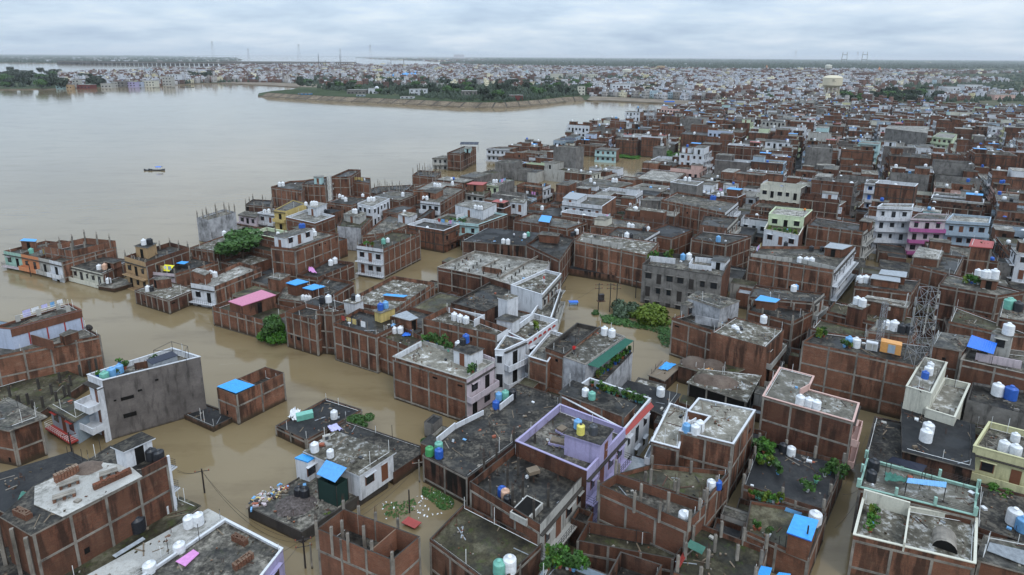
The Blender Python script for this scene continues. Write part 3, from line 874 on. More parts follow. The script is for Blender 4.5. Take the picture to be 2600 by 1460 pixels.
h = hs('b1', 'black roof with rubble rim', 'low black roof with a broken brick rim standing alone in brown water', 'F',
  [(358, 1160), (640, 1290), (1155, 1010), (825, 905)], 1.5, par=.28, wall='brick_dark', roof='roof_black', sides=['g', 'g'], t=.2)
tanks(h, 'F', 'w 900 1092 1.05')
h = hs('loo', 'small white outhouse with blue sheet top', 'narrow white outhouse with a blue sheet top at the water edge', 'B',
  [(540, 368), (655, 405), (712, 368), (610, 332)], 3.9, par=0, wall='white', roof='sheet_blue', cap='sheet_blue', z0=1.0, sides=['p', ('white', dict(balcony=False, wood='wood'))], over=.04, name='outhouse', cat='outhouse')
# open brick box without a roof
h = hs('openbox', 'roofless brick house', 'roofless new brick house with tall bare columns standing in the flooded lane', 'B',
  [(735, 1022), (1432, 1312), (1688, 1092), (985, 835)], 6.0, par=2.3, wall='brick_clean', roof='roof_dark', sides=['g', 'g', 'gx', 'gx'], t=.13, spacing=2.6)
w0, w1 = Q('B', 1250, 1205, h['z'])[:2], Q('B', 1485, 1003, h['z'])[:2]
L_, u_, n_, r_ = edge_frame(w0, w1); h['ctx'].box('partition', ((w0[0] + w1[0]) / 2, (w0[1] + w1[1]) / 2, h['zr'] + .01), (L_, .12, 2.27), r_, 'brick_clean')
for x, y in ((735, 1022), (875, 1080), (1025, 1140), (1245, 1210), (1432, 1312), (985, 835), (1125, 885), (1280, 945), (1485, 1000), (965, 1010), (1165, 1060)):
  p = Q('B', x, y, h['z']); inn = x in (965, 1165)
  pillar(h['ctx'], (p[0], p[1] + (.0 if not inn else .2)), h['zr'] + .02, 3.2 if not inn else 2.9, h['rnd'])
# centre bottom
h = hs('midlow', 'dark house by the drifting weeds', 'dark house with a mossy lower roof and a brick bin, right of the drifting weeds', 'B',
  [(1775, 1112), (2380, 1560), (2812, 1155), (2090, 790)], 4.2, par=.35, wall='brick_dark', roof='roof_moss', sides=['g', 'g'])
tanks(h, 'C', 'm 245 1430 1.25, w 340 1410 1.35')
h = hs('pillars', 'terrace with a dozen columns', 'brick terrace with a dozen bare columns and three tanks left of the lilac house', 'C',
  [(-25, 590), (620, 985), (1040, 505), (388, 262)], 6.4, par=.9, wall='brick', roof='roof_dark', sides=['g', ('offwhite', dict(rail='iron')), 'x', 'g'])
for x, y in ((160, 740), (320, 612), (418, 522), (460, 735), (560, 930), (365, 830), (692, 810), (570, 300), (105, 520), (220, 425), (378, 280)):
  p = Q('C', x, y, h['zr']); pillar(h['ctx'], p, h['zr'] - .02, 2.1, h['rnd'], m='concrete_dark')
tanks(h, 'C', 'b 270 715 1.0, p 300 750 1.0, k 322 800 .95')
h = hs('expanse', 'broad wet roof', 'broad wet dark roof with loose rebar tips left of the lilac house', 'G',
  [(-460, 1425), (-45, 1640), (800, 1010), (800, 890), (412, 768), (200, 930), (-150, 1160)], 3.7, par=.08, wall='brick_dark', roof='roof_dark', sides=['g', 'x'])
tanks(h, 'B', 'g 1775 345 1.1, m 1860 300 1.1, b 1862 365 1.1')
tanks(h, 'G', 'b 215 1000 1.05, l 240 925 1.0, m 300 915 1.15, k 368 905 1.15')
h = hs('lilac', 'lilac house', 'lilac painted house with a lilac stair block and yellow tank in the centre foreground', 'C',
  [(395, 218), (1050, 492), (1405, 107), (800, -122)], 7.4, par=.95, wall='lilac', roof='roof_grey', cap='lilac', sides=['p:brick', ('lilac', dict(rail='iron', wood='wood'))])
rm = room(h, 'C', [(845, 145), (1172, 247), (1285, 107), (980, 12)], h=2.7, wall='lilac', roof='roof_dark', cap='lilac', over=.18, dside=1, door=True)
tanks(rm, 'C', 'l 965 95, y 992 150, s 1108 150')
h = hs('pots', 'brick house with red awning', 'brick house with a planted back terrace and long red awning over its street side', 'G',
  [(805, 852), (1392, 1066), (1490, 968), (925, 748)], 7.3, par=0, roof='roof_dark', sides=['g', 'p'])
tanks(h, 'G', 'w 1035 885, m 1095 915')
h2 = hs('terr', 'planted white terrace', 'planted terrace with white and pale blue parapet behind the red awning', 'G',
  [(820, 900), (1392, 1200), (1637, 912), (1075, 722)], 6.7, par=1.0, wall='white', roof='roof_dark', cap='white', sides=['p:brick', ('white', dict(balcony=False))])
sheet('red_awning', 'long red sheet awning sloping over the lane beside the planted terrace', 'awning', 'G', [(1385, 1190), (1410, 1250), (1665, 985), (1635, 945)], [6.72, 6.2, 6.2, 6.72], 'sheet_red', 0, False)
h = hs('white_u', 'white trimmed house with sooty pale roof', 'white trimmed brick house with an L-shaped lichen roof right of the lane', 'G',
  [(1895, 1208), (2395, 1332), (2597, 1020), (2075, 908), (1975, 1028), (2172, 1078), (2108, 1145), (1985, 1112)], 7.6, par=.12, roof='roof_beige', cap='white', sides=G2)
tanks(h, 'G', 'l 1960 1215, w 2042 1235 1.1, w 2085 1205 1.1')
hs('white_l', 'lower terrace of the white trimmed house', 'lower grey terrace with a white screen wall below the white trimmed roof', 'G',
  [(1640, 1305), (1895, 1372), (1985, 1015), (1812, 955)], 6.2, par=.2, roof='roof_beige', cap='white', sides=['g', 'g', 'x', ('white', dict(dep=.7))])
h = hs('frame', 'brick frame house with inner columns', 'unfinished brick house with a walled roof and columns, white tank at its corner', 'C',
  [(1160, 615), (1975, 965), (2150, 790), (1320, 515)], 6.9, par=1.05, wall='brick_clean', roof='roof_grey', sides=G2, spacing=3.6)
for x, y in ((1150, 760), (1480, 870), (1710, 960), (1985, 1040), (1540, 790), (1790, 870), (1310, 560), (1630, 650), (1880, 740), (2140, 830), (2075, 930)):
  p = Q('C', x, y, h['zr']); pillar(h['ctx'], (p[0], p[1]), h['zr'], 2.3, h['rnd'])
tanks(h, 'C', 'w 1942 975 1.3')
hs('vault', 'dark terrace with vault', 'dark stained terrace with a long plaster vault behind the unfinished brick house', 'C',
  [(1325, 515), (2130, 765), (2365, 490), (1650, 425)], 5.6, par=.5, roof='roof_moss', sides=['x', 'g'], pil=('edge', 1.6))
tanks(HS['vault'], 'C', 'w 2188 655 1.0, b 2250 650 .9')
hs('rubbish', 'walled terrace with scattered refuse', 'sunken brick walled terrace littered with plastic refuse in the bottom centre', 'C',
  [(955, 1130), (1850, 1300), (1975, 1120), (1060, 950)], 4.0, par=1.3, wall='brick', roof='roof_moss', sides=G2)
hs('darkroom', 'roofless dark brick room', 'roofless dark brick room with a rusty rail at the bottom centre', 'C',
  [(1240, 1450), (1640, 1560), (1742, 1350), (1358, 1228)], 4.9, par=1.6, wall='brick_dark', roof='roof_dark', sides=['p', 'g'])
hs('potgarden', 'blue walled garden terrace', 'grey blue walled terrace crowded with potted plants at the bottom edge', 'C',
  [(560, 1520), (1080, 1640), (1262, 1447), (715, 1240)], 4.4, par=.8, wall='bluegrey', roof='roof_grey', sides=['p', 'p'])
hs('elbow', 'brown terrace with loose columns', 'brown mud stained terrace with bare columns and a green sheet at the bottom', 'C',
  [(1845, 1420), (2560, 1700), (2705, 1210), (2070, 965)], 4.8, par=.5, roof='roof_moss', sides=G2, pil=('grid', 2.0, 4, 4))
h = hs('courtgarden', 'dark garden terrace', 'dark damp terrace full of potted trees below the pink edged house', 'D',
  [(-60, 610), (700, 845), (890, 400), (90, 200)], 3.6, par=.5, wall='brick_dark', roof='roof_black', sides=['g', 'g'], pil=('edge', 1.6))
tanks(h, 'D', 'k 318 315 1.05, w 390 345 1.1')
h = hs('bluebox', 'terrace with blue sheet hut', 'grey terrace with a small brick hut under bright blue sheets by the flooded lane', 'D',
  [(-30, 1035), (560, 1290), (720, 880), (20, 760)], 3.4, par=.35, roof='roof_moss', sides=G2)
tanks(h, 'D', 'w 608 980 1.4')
room(h, 'D', [(368, 1052), (570, 1122), (632, 945), (435, 893)], h=2.4, wall='brick', roof='sheet_blue', cap='tarp_blue', over=.12, door=False, name='hut')
# ---------------- right of the lane
h = hs('pinkedge', 'pink edged brick house', 'tall brick house with a salmon pink roof edge and three white tanks', 'H',
  [(130, 890), (968, 1130), (1020, 955), (552, 828), (605, 708), (290, 625)], 7.9, par=.12, roof='roof_beige', cap='pink', sides=['g', ('pink', dict(dep=.7))])
tanks(h, 'H', 'w 472 968 1.15, w 552 985 1.15, w 622 1005 1.15')
h = hs('creamlow', 'cream terrace', 'walled cream terrace with a streaked pale roof right of the cream upper block', 'H',
  [(1630, 1005), (1900, 1088), (2038, 778), (1800, 722)], 6.4, par=.9, wall='cream', roof='roof_beige', cap='cream', sides=['p', 'p'])
h = hs('creamtop', 'cream upper block', 'tall narrow cream block with a white and a blue tank on its roof', 'H',
  [(1448, 800), (1682, 868), (1828, 582), (1605, 532)], 8.4, par=.1, wall='cream', roof='roof_beige', cap='cream', sides=['p', 'p'])
tanks(h, 'H', 'w 1650 690 1.15, b 1620 725 .95, w 1668 640 .9')
h = hs('asphalt', 'black felt roof', 'flat black felt roof with two big white tanks near the right edge', 'H',
  [(1430, 1385), (2062, 1552), (2068, 1150), (1422, 955)], 5.2, par=0, wall='brick_dark', roof='roof_black', sides=['p', 'p'], over=.2)
tanks(h, 'D', 'w 1645 150 1.35, w 1625 215 1.45')
hs('asphaltlow', 'lower wet roof by the lane', 'lower wet dark roof between the flooded lane and the black felt roof', 'H',
  [(1060, 1455), (1440, 1545), (1432, 1130), (1160, 1072)], 3.9, par=.15, wall='brick_dark', roof='roof_dark', sides=['p', 'p'])
h = hs('mint', 'mint railed terrace', 'terrace with mint green posts and rails carrying solar panels', 'D',
  [(1012, 640), (2085, 905), (2112, 650), (1085, 375)], 5.6, par=.3, wall='brick', roof='roof_beige', cap='mint', sides=['g', 'g'])
for (x0, y0, x1, y1) in ((1012, 640, 2085, 905), (2085, 905, 2112, 650), (1085, 375, 2112, 650), (1012, 640, 1085, 375)):
  a_, b_ = Q('D', x0, y0, h['z'])[:2], Q('D', x1, y1, h['z'])[:2]; L_, u_, n_, r_ = edge_frame(a_, b_); k_ = max(1, round(L_ / 3.0)); mbb = MB()
  for i in range(k_ + 1):
    p = at_edge(a_, u_, n_, i * L_ / k_, -.08); h['ctx'].box('post', (p[0], p[1], h['z'] + .03), (.26, .26, .95), r_, 'mint')
  for hz in (.28, .48, .68, .85): mbb.bar((*a_, h['z'] + hz), (*b_, h['z'] + hz), .018, 'iron')
  h['ctx'].mesh('railing', mbb)
tanks(h, 'D', 'k 1145 480 1.25, k 1125 580 1.1')
h = hs('creamterr', 'lichen terrace with cream walls', 'lower lichen streaked terrace split by cream walls below the mint rails', 'D',
  [(965, 1078), (2088, 1345), (2105, 930), (1050, 742)], 5.0, par=.5, wall='brick', roof='roof_lichen', cap='cream', sides=G2)
a_, b_ = Q('D', 1428, 1190, h['z'])[:2], Q('D', 1475, 868, h['z'])[:2]; L_, u_, n_, r_ = edge_frame(a_, b_)
h['ctx'].box('partition', ((a_[0] + b_[0]) / 2, (a_[1] + b_[1]) / 2, h['zr'] + .005), (L_, .16, 1.0), r_, 'cream')
a_, b_ = Q('D', 1052, 745, h['z'])[:2], Q('D', 1475, 868, h['z'])[:2]; L_, u_, n_, r_ = edge_frame(a_, b_)
h['ctx'].box('partition', ((a_[0] + b_[0]) / 2, (a_[1] + b_[1]) / 2 + .05, h['zr'] + .006), (L_, .2, 1.6), r_, 'cream')
mbb = MB()
for j in range(9):
  t_ = math.pi * j / 8; mbb.v += [(-1.0 * math.cos(t_), -1.1, 1.0 * math.sin(t_)), (-1.0 * math.cos(t_), 1.1, 1.0 * math.sin(t_))]
kk = mbb.mat('concrete')
for j in range(8): mbb.f.append((j * 2, j * 2 + 2, j * 2 + 3, j * 2 + 1)); mbb.mi.append(kk)
mbb.f += [tuple(range(0, 18, 2)), tuple(range(17, 0, -2))]; mbb.mi += [mbb.mat('dark'), kk]
p = on_roof(h, 'D', 1800, 1150); mo = mbb.obj('vault', h['root'], (0, 0, 0)); mo.location = (p[0] - h['ctx'].off[0], p[1] - h['ctx'].off[1], h['zr'] + .005); mo.rotation_euler = (0, 0, R(-33))
h = hs('yellow', 'yellow house', 'pale yellow house with blue barred balconies at the right edge', 'D',
  [(2068, 262), (2660, 420), (2760, 180), (2210, 40)], 6.0, par=.8, wall='yellow', roof='roof_grey', cap='yellow', sides=[('yellow', dict(dep=.9, wood='wood', trim='yellow')), 'p'])
tanks(h, 'D', 'w 2340 310 1.2, w 2445 350 1.3, w 2445 220 1.0')
hs('rightlow', 'dark yard terrace at the right', 'dark low terrace with a big white tank at the right edge', 'D',
  [(2085, 1000), (2700, 1200), (2760, 760), (2115, 600)], 2.4, par=.3, wall='brick_dark', roof='roof_dark', sides=['p', 'p'])
tanks(HS['rightlow'], 'D', 'w 2430 975 1.5, l 2515 1040 1.5')
hs('tin', 'brick house under ribbed tin', 'brick house under a ribbed tin roof in the bottom right corner', 'D',
  [(2110, 1300), (2700, 1460), (2740, 1200), (2180, 1090)], 4.4, par=0, roof='roof_grey', sides=G2)
# ================================================================== left: E / F
h = hs('bluewall', 'brick building with pale blue back block', 'three storey brick building with a pale blue roof block at the left', 'E',
  [(-420, 330), (-300, 575), (922, 328), (760, 240)], 6.4, par=.35, roof='roof_grey', sides=['x', 'g'])
h2 = hs('blueback', 'pale blue roof block', 'pale blue walled upper block with a red brown band and white rails', 'E',
  [(-60, 260), (95, 275), (748, 98), (640, 40)], 9.4, par=.3, wall='paleblue', roof='roof_grey', z0=5.5, sides=['p', 'p'], cap='brick_clean')
wp = h2['pts']; L_, u_, n_, r_ = edge_frame(wp[1], wp[2]); p = at_edge(wp[1], u_, n_, L_ / 2, .04); h2['ctx'].box('brick_band', (p[0], p[1], h2['z'] - 1.25), (L_ + .02, .1, 1.2), r_, 'brick_clean')
for i in range(4):
  p = at_edge(wp[1], u_, n_, L_ * (i + .9) / 4.0, .05); h2['ctx'].box('red_strip', (p[0], p[1], h2['z'] - 3.2), (.16, .09, 1.95), r_, 'red')
mbb = MB()
a_, b_, c_ = Q('E', 170, 205, h2['z']), Q('E', 540, 95, h2['z']), Q('E', 630, 115, h2['z'])
for hz in (.35, .7, 1.0):
  for q_, w_ in ((a_, b_), (b_, c_)): mbb.bar((q_[0], q_[1], q_[2] + hz), (w_[0], w_[1], w_[2] + hz), .03, 'rail_white')
h2['ctx'].mesh('railing', mbb)
for q_ in (a_, ((a_[0] + b_[0]) / 2, (a_[1] + b_[1]) / 2), b_, c_): h2['ctx'].box('post', (q_[0], q_[1], h2['z'] + .02), (.6, .14, 1.05), r_, 'offwhite')
room(h, 'E', [(545, 320), (585, 335), (715, 290), (640, 275)], h=1.6, wall='brick', roof='roof_grey', over=.05, door=False)
hs('bluecorner', 'bright blue block at the left edge', 'small bright blue painted block cut by the left edge', 'E',
  [(-160, 225), (70, 232), (105, 215), (-60, 190)], 8.4, par=.5, wall='skyblue', roof='roof_dark', sides=['p', 'p'])
h = hs('columns', 'row of bare columns', 'mossy yard of bare concrete columns below the three storey brick building', 'E',
  [(-160, 940), (330, 1050), (800, 740), (560, 640), (-60, 820)], 1.6, par=0, wall='brick_dark', roof='roof_moss', sides=['p', 'p'])
for x, y in ((95, 900), (185, 990), (265, 970), (310, 1030), (400, 1000), (360, 830), (480, 880), (525, 950), (600, 900), (555, 770), (655, 800), (740, 700), (830, 660), (640, 880), (890, 640)):
  p = Q('E', x, y, 1.6); pillar(h['ctx'], p, 0.5, 2.9, h['rnd'], bars=False, m='concrete_dark')
hs('redbalc', 'house with red edged balconies', 'half sunk house with red edged wavy balconies behind the brown windowless wall', 'E',
  [(455, 975), (690, 1110), (880, 1000), (620, 900)], 3.4, par=0, wall='bluegrey', roof='roof_moss', sides=[('bluegrey', dict(rail='rail_white', trim='red', lo=-.3)), 'x'])
h = hs('brownwall', 'tall brown walled house', 'tall white fronted house with a huge windowless brown side wall at the left', 'E',
  [(800, 692), (938, 748), (1840, 528), (1580, 447)], 8.6, par=.75, wall='cement_brown', roof='roof_grey', cap='white', sides=[('white', dict(dep=2.1, wood='wood', rail='wall')), 'p', 'x', 'x'])
L_, u_, n_, r_ = edge_frame(h['pts'][0], h['pts'][1]); q = at_edge(h['pts'][0], u_, n_, L_ - .12, .35); h['ctx'].box('wing_wall', (q[0], q[1], -.3), (.2, .68, 8.2), r_, 'white')
tanks(h, 'E', 'm 965 745 1.2, l 1030 705 1.2, l 1100 675 1.1')
wp = h['pts']; L_, u_, n_, r_ = edge_frame(wp[1], wp[2])
for t_, zz, w_, hh in ((.14, 5.2, 1.5, .45), (.14, 2.6, 1.5, .6), (.02, 5.4, .3, .2), (.27, 5.9, .5, .25), (.45, 6.8, .4, .25)):
  p = at_edge(wp[1], u_, n_, L_ * t_ + .8, .02); h['ctx'].box('vent', (p[0], p[1], zz), (w_, .06, hh), r_, 'dark')
h = hs('blueroof', 'brick house with blue sheet roof', 'brick house in the river lane, bright blue sheet roof on its near half', 'E',
  [(1990, 812), (2165, 880), (2610, 672), (2438, 618)], 4.6, par=1.7, wall='brick', roof='roof_dark', sides=['g', 'g', 'gx', 'gx'], t=.12)
w0, w1 = Q('E', 2165 + 190, 790, h['z'])[:2], Q('E', 2165 + 20, 715, h['z'])[:2]
L_, u_, n_, r_ = edge_frame(w0, w1); h['ctx'].box('partition', ((w0[0] + w1[0]) / 2, (w0[1] + w1[1]) / 2, h['zr'] + .01), (L_, .12, 1.6), r_, 'brick')
sheet('blue_roof_sheet', 'bright blue corrugated sheet roof over the near half of the small brick house', 'sheet roof', 'E', [(1990, 802), (2165, 866), (2338, 790), (2160, 733)], [h['z'] + .05, h['z'] + .05, h['z'] + .12, h['z'] + .12], 'sheet_blue', 24, False)
hs('sunk', 'sunken black roof', 'nearly drowned black roof between the brown wall and the blue roofed house', 'E',
  [(1690, 1058), (1955, 1175), (2182, 1062), (1895, 958)], .75, par=.18, wall='brick_dark', roof='roof_black', sides=['p', 'p'], t=.2)
# long flooded brick row
h = hs('row1', 'first house of the long brick row', 'left house of the long brick row rising straight from the flood', 'F',
  [(445, 112), (732, 190), (905, 95), (640, 35)], 6.7, par=.8, roof='roof_dark', sides=G2, spacing=2.0)
h = hs('row1t', 'raised brick stair block', 'raised bare brick block in the middle of the long flooded row', 'F',
  [(728, 105), (890, 118), (1002, 95), (850, 52)], 7.9, par=.5, wall='brick_dark', roof='roof_grey', sides=G2, spacing=2.0)
h = hs('row2', 'second house of the long brick row', 'middle house of the flooded brick row with a yellowish tank room on its roof', 'F',
  [(890, 215), (1285, 325), (1560, 190), (1130, 80)], 6.8, par=.55, roof='roof_dark', sides=G2, spacing=2.0)
rm = room(h, 'F', [(1268, 100), (1325, 120), (1455, 70), (1400, 45)], h=1.9, wall='ochre', roof='roof_pale', over=.25, door=False)
tanks(rm, 'F', 'b 1325 98 1.1, l 1372 78 1.1')
h = hs('row3', 'right house of the long brick row', 'right end house of the flooded brick row with a brick shed on its roof', 'F',
  [(1285, 328), (1590, 435), (1720, 345), (1450, 215)], 6.3, par=.75, roof='roof_moss', sides=G2, spacing=2.2, pil=('edge', 1.3, 3))
room(h, 'F', [(1445, 150), (1595, 190), (1660, 170), (1560, 110)], h=2.0, wall='brick', roof='sheet_grey', dside=1)
tanks(h, 'F', 'l 1445 280 .95, w 1450 310 .95, w 1508 308 1.1')
h = hs('whitetrim', 'brick house with white rim', 'three storey brick house with a white roof rim and pink front at mid centre', 'F',
  [(1435, 527), (2115, 735), (2372, 580), (1705, 378)], 6.9, par=.45, roof='roof_beige', cap='offwhite', sides=['g', ('palepink', dict(rail='wall', dep=.9)), 'x', 'p:white'], spacing=3.0)
rm = room(h, 'F', [(1995, 455), (2150, 505), (2265, 450), (2060, 400)], h=2.2, wall='white', roof='roof_dark', over=.15, dside=0)
tanks(h, 'F', 'w 2038 455 1.1')
tanks(rm, 'F', 'k 2080 415 1.0, b 2110 395 1.1')
h = hs('walled', 'high walled roof house', 'house with a brick walled ochre stained roof and three white tanks', 'F',
  [(1705, 175), (2395, 330), (2500, 265), (1935, 62)], 9.0, par=.95, roof='roof_lichen', cap=None, sides=['g', ('white', dict(dep=1.2, rail='wall')), 'x', 'x'])
tanks(h, 'F', 'w 2003 190 1.1, w 2055 205 1.1, w 2110 218 1.15')
h = hs('pinkshed', 'flooded house with pink sheet room', 'flooded brick house with a pink sheeted roof room and vines on its end wall', 'E',
  [(1945, 62), (2420, 190), (2720, 90), (2250, -40)], 3.9, par=.8, roof='roof_moss', sides=G2, spacing=2.4)
room(h, 'I', [(2105, 1102), (2225, 1142), (2528, 1045), (2400, 1000)], h=2.5, wall='brick', roof='sheet_pink', cap='sheet_pink', over=.12, dside=1)
h = hs('alone', 'lone brick house', 'lone low brick house surrounded by brown water, lichen roof with broken timber', 'I',
  [(1235, 1000), (1545, 1092), (1800, 988), (1500, 905)], 3.0, par=.15, roof='roof_lichen', cap=None, sides=G2, spacing=1.9)
room(h, 'I', [(1400, 888), (1440, 905), (1570, 890), (1510, 870)], h=2.0, wall='brick', roof='roof_grey', over=.1)
tanks(h, 'I', 'w 1360 1010, k 1395 1010 .9')
h = hs('whitefront', 'white fronted brick house', 'brick house with a white balcony front facing the river, small stair room above', 'I',
  [(1750, 935), (1968, 970), (2400, 795), (2200, 740)], 4.7, par=.8, roof='roof_pale', sides=[('white', dict(rail='iron')), 'g'], spacing=2.4)
room(h, 'I', [(1770, 818), (1882, 858), (1928, 830), (1812, 800)], h=2.2, wall='brick', roof='roof_pale', dside=1)
tanks(h, 'I', 'w 1938 870 1.05, w 1975 880 1.15')
h = hs('tanfront', 'tan fronted building', 'tall building with a tan balcony front beside the river', 'I',
  [(1140, 690), (1335, 745), (1735, 605), (1560, 560)], 6.9, par=.9, roof='roof_dark', sides=[('tan', dict(rail='iron')), 'g'], spacing=2.2, pil=('edge', 1.5, 3))
rm = room(h, 'I', [(1240, 592), (1350, 610), (1432, 568), (1330, 560)], h=2.6, wall='tan', roof='roof_dark', over=.2)
tanks(rm, 'I', 'w 1322 585 1.15, k 1365 570 1.0, k 1385 572 1.0')
# river row at far left
zz = 4.2
rw = [('mintpink', 'mint house with pink balcony', 'mint house with a pink wavy balcony at the far left of the river row', 'mint', (30, 640), (190, 668), (560, 560), (420, 545)),
   ('orangeh', 'orange and peach house', 'orange and peach fronted house in the river row, pale green tank on top', 'orange', (190, 668), (350, 700), (720, 560), (560, 540)),
   ('creamh', 'cream and black house', 'cream and black fronted house with open arches in the river row', 'offwhite', (350, 700), (450, 722), (830, 575), (720, 552)),
   ('whiterow', 'white fronted end house', 'white fronted end house of the river row with a long bare brick flank', 'white', (450, 722), (562, 748), (1062, 600), (830, 560))]
for key, hd, lb, pc, a_, b_, c_, d_ in rw:
  h = hs(key, hd, lb, 'I', [a_, b_, c_, d_], zz + (.5 if key == 'whiterow' else 0), par=.6, roof='roof_grey', sides=[(pc, dict(rail='iron' if pc == 'mint' else 'wall', trim='palepink' if pc == 'mint' else pc, lo=-.1)), 'g'], spacing=2.4)
hs('riverup1', 'upper brick floor of the river row', 'roofless upper brick floor with tall columns at the back of the river row', 'I',
  [(400, 600), (660, 640), (1060, 545), (780, 520)], 6.2, par=1.5, wall='brick', roof='roof_dark', sides=G2, pil=('grid', 2.9, 3, 4), spacing=2.4)
room(HS['mintpink'], 'I', [(190, 545), (320, 552), (330, 535), (220, 528)], h=2.2, wall='brick', roof='sheet_blue', dside=0)
tanks(HS['orangeh'], 'I', 'm 288 662 1.15'); tanks(HS['whiterow'], 'I', 'w 590 692 1.0, w 628 685 1.1')
h = hs('cluster2', 'cream balconied house', 'low cream house with wavy balconies between the river row and the tan front', 'I',
  [(650, 780), (940, 850), (1210, 720), (930, 690)], 3.2, par=.1, roof='roof_dark', sides=[('cream', dict(rail='wall', lo=-.4)), 'g'])
room(h, 'I', [(960, 735), (1040, 750), (1110, 725), (1010, 715)], h=1.5, wall='brick', roof='roof_dark')
tanks(h, 'I', 'w 912 810 1.1, p 965 808 1.2')
h = hs('cluster2low', 'low jetty roof', 'low flat roof like a jetty with one white tank beside the cream balconies', 'I',
  [(900, 955), (1045, 980), (1225, 930), (1090, 880)], 1.0, par=0, roof='roof_grey', sides=['x', 'x'])
tanks(h, 'I', 'w 1000 935 1.15')
h = hs('pillarwhite', 'whitewashed block with columns', 'tall whitewashed concrete block topped by black columns standing in the river', 'I',
  [(1805, 335), (1918, 355), (2165, 285), (2060, 255)], 6.6, par=.5, wall='cement_white', roof='roof_grey', sides=['p', 'p'], pil=('edge', 2.3, 3.2))
hs('lowriver', 'low walled roof at the river', 'low walled grey roof behind the whitewashed block', 'I',
  [(1930, 478), (2235, 520), (2480, 440), (2150, 382)], 1.3, par=.4, roof='roof_grey', sides=['p', 'g'])
hs('browncurve', 'brown house with round balcony', 'brown brick house with a rounded balcony left of the leafy tree', 'I',
  [(1740, 610), (1960, 640), (2245, 510), (2140, 470)], 4.6, par=.25, roof='roof_lichen', cap=None, sides=['g', 'g'], spacing=2.0)
tanks(HS['browncurve'], 'I', 'w 2062 505 1.2')
h = hs('yellowtarp', 'brick house with yellow tarpaulin', 'brick house with a bright yellow tarpaulin spread on its parapet', 'I',
  [(1365, 830), (1600, 850), (2010, 735), (1760, 690)], 4.2, par=.5, roof='roof_dark', sides=[('palepink', dict(lo=-.2)), 'g'], pil=('edge', 1.3, 3))
# ================================================================== J crop: centre left cluster
h = hs('bigbrick', 'tall brick house with white rooms', 'tall brick house carrying a long row of white rooms and a blue tank', 'J',
  [(315, 597), (538, 622), (938, 478), (700, 440)], 8.3, par=.5, roof='roof_grey', sides=G2, spacing=2.8)
rm = room(h, 'J', [(345, 500), (445, 520), (700, 438), (600, 420)], h=2.7, wall='white', roof='roof_grey', over=.12)
wp = rm['pts']; facade(h['ctx'], wp[1], wp[2], rm['z'] - .1, h['zr'], 'white', h['rnd'], st=2.5, balcony=False, wood='wood')
tanks(rm, 'J', 'b 592 430 .95, b 617 428 .95'); tanks(h, 'J', 'w 705 480 1.2, w 722 500 1.0')
h = hs('twofront', 'white balconied flooded house', 'flooded house with two tiers of white balconies and a long brick flank', 'J',
  [(1105, 590), (1347, 625), (1688, 472), (1430, 445)], 7.2, par=.6, roof='roof_moss', sides=[('white', dict(rail='iron')), 'g'], spacing=2.2, pil=('edge', 1.2, 4))
tanks(h, 'J', 'm 1352 575 1.1, w 1392 560 .95')
h = hs('walledlow', 'broad walled low house', 'broad low brick walled roof beside a flooded yard in mid centre', 'J',
  [(1010, 1095), (1450, 1180), (1822, 928), (1440, 868)], 4.0, par=.75, roof='roof_lichen', sides=G2, spacing=1.9)
h2 = room(h, 'J', [(1355, 1045), (1535, 1062), (1560, 1050), (1380, 1035)], h=1.0, wall='brick', roof='sheet_blue', door=False)
hs('whitecube', 'small white cube house', 'small white cube room with a dark and a white tank on top', 'J',
  [(988, 1100), (1090, 1120), (1165, 1090), (1050, 1075)], 6.3, par=0, wall='white', roof='roof_lichen', cap='concrete', sides=['p', 'p'], over=.15)
tanks(HS['whitecube'], 'J', 'k 1078 1090 1.0, w 1118 1100 1.0')
h = hs('yardbrick', 'brick yard with blue roofed cabins', 'brick walled yard roof behind two blue roofed cabins', 'J',
  [(690, 985), (870, 1050), (1082, 925), (800, 868)], 4.2, par=.6, roof='roof_dark', sides=G2, spacing=1.9)
h = hs('cabins', 'low terrace with two cabins', 'low grey terrace carrying two small brick cabins with blue sheet tops', 'J',
  [(380, 1075), (700, 1120), (900, 990), (480, 900)], 3.0, par=.2, roof='roof_grey', sides=G2)
room(h, 'J', [(468, 932), (545, 952), (650, 922), (560, 900)], h=2.4, wall='brick', roof='sheet_blue', cap='sheet_blue', door=False, name='cabin')
room(h, 'J', [(620, 978), (700, 996), (802, 966), (715, 946)], h=2.4, wall='brick', roof='sheet_blue', cap='sheet_blue', door=False, name='cabin')
tanks(h, 'J', 'w 615 1088 .9, w 645 1092 .9, w 675 1098 .95')
hs('smallbox', 'small brown brick hut', 'small brown brick hut with a flat slab above the two cabins', 'J',
  [(288, 882), (402, 905), (487, 856), (370, 838)], 5.0, par=0, roof='roof_grey', sides=['p', 'p'], over=.15)
h = hs('pinkcloth', 'brick house with pink cloth', 'low brick house with a pink cloth on its wall below the tall brick house', 'J',
  [(558, 858), (740, 885), (1085, 745), (840, 715)], 4.1, par=.7, roof='roof_dark', sides=G2, spacing=2.2)
tanks(h, 'J', 'w 868 772 1.15, w 908 755 1.25')
h = hs('tanktower', 'dark terrace with lilac railing', 'dark terrace with a lilac balustrade behind the long brick row', 'J',
  [(600, 1110), (860, 1180), (1010, 1120), (760, 1050)], 5.2, par=.1, roof='roof_dark', sides=['p', 'p'])
tanks(h, 'J', 'k 788 1115 1.1, w 848 1112 1.25')
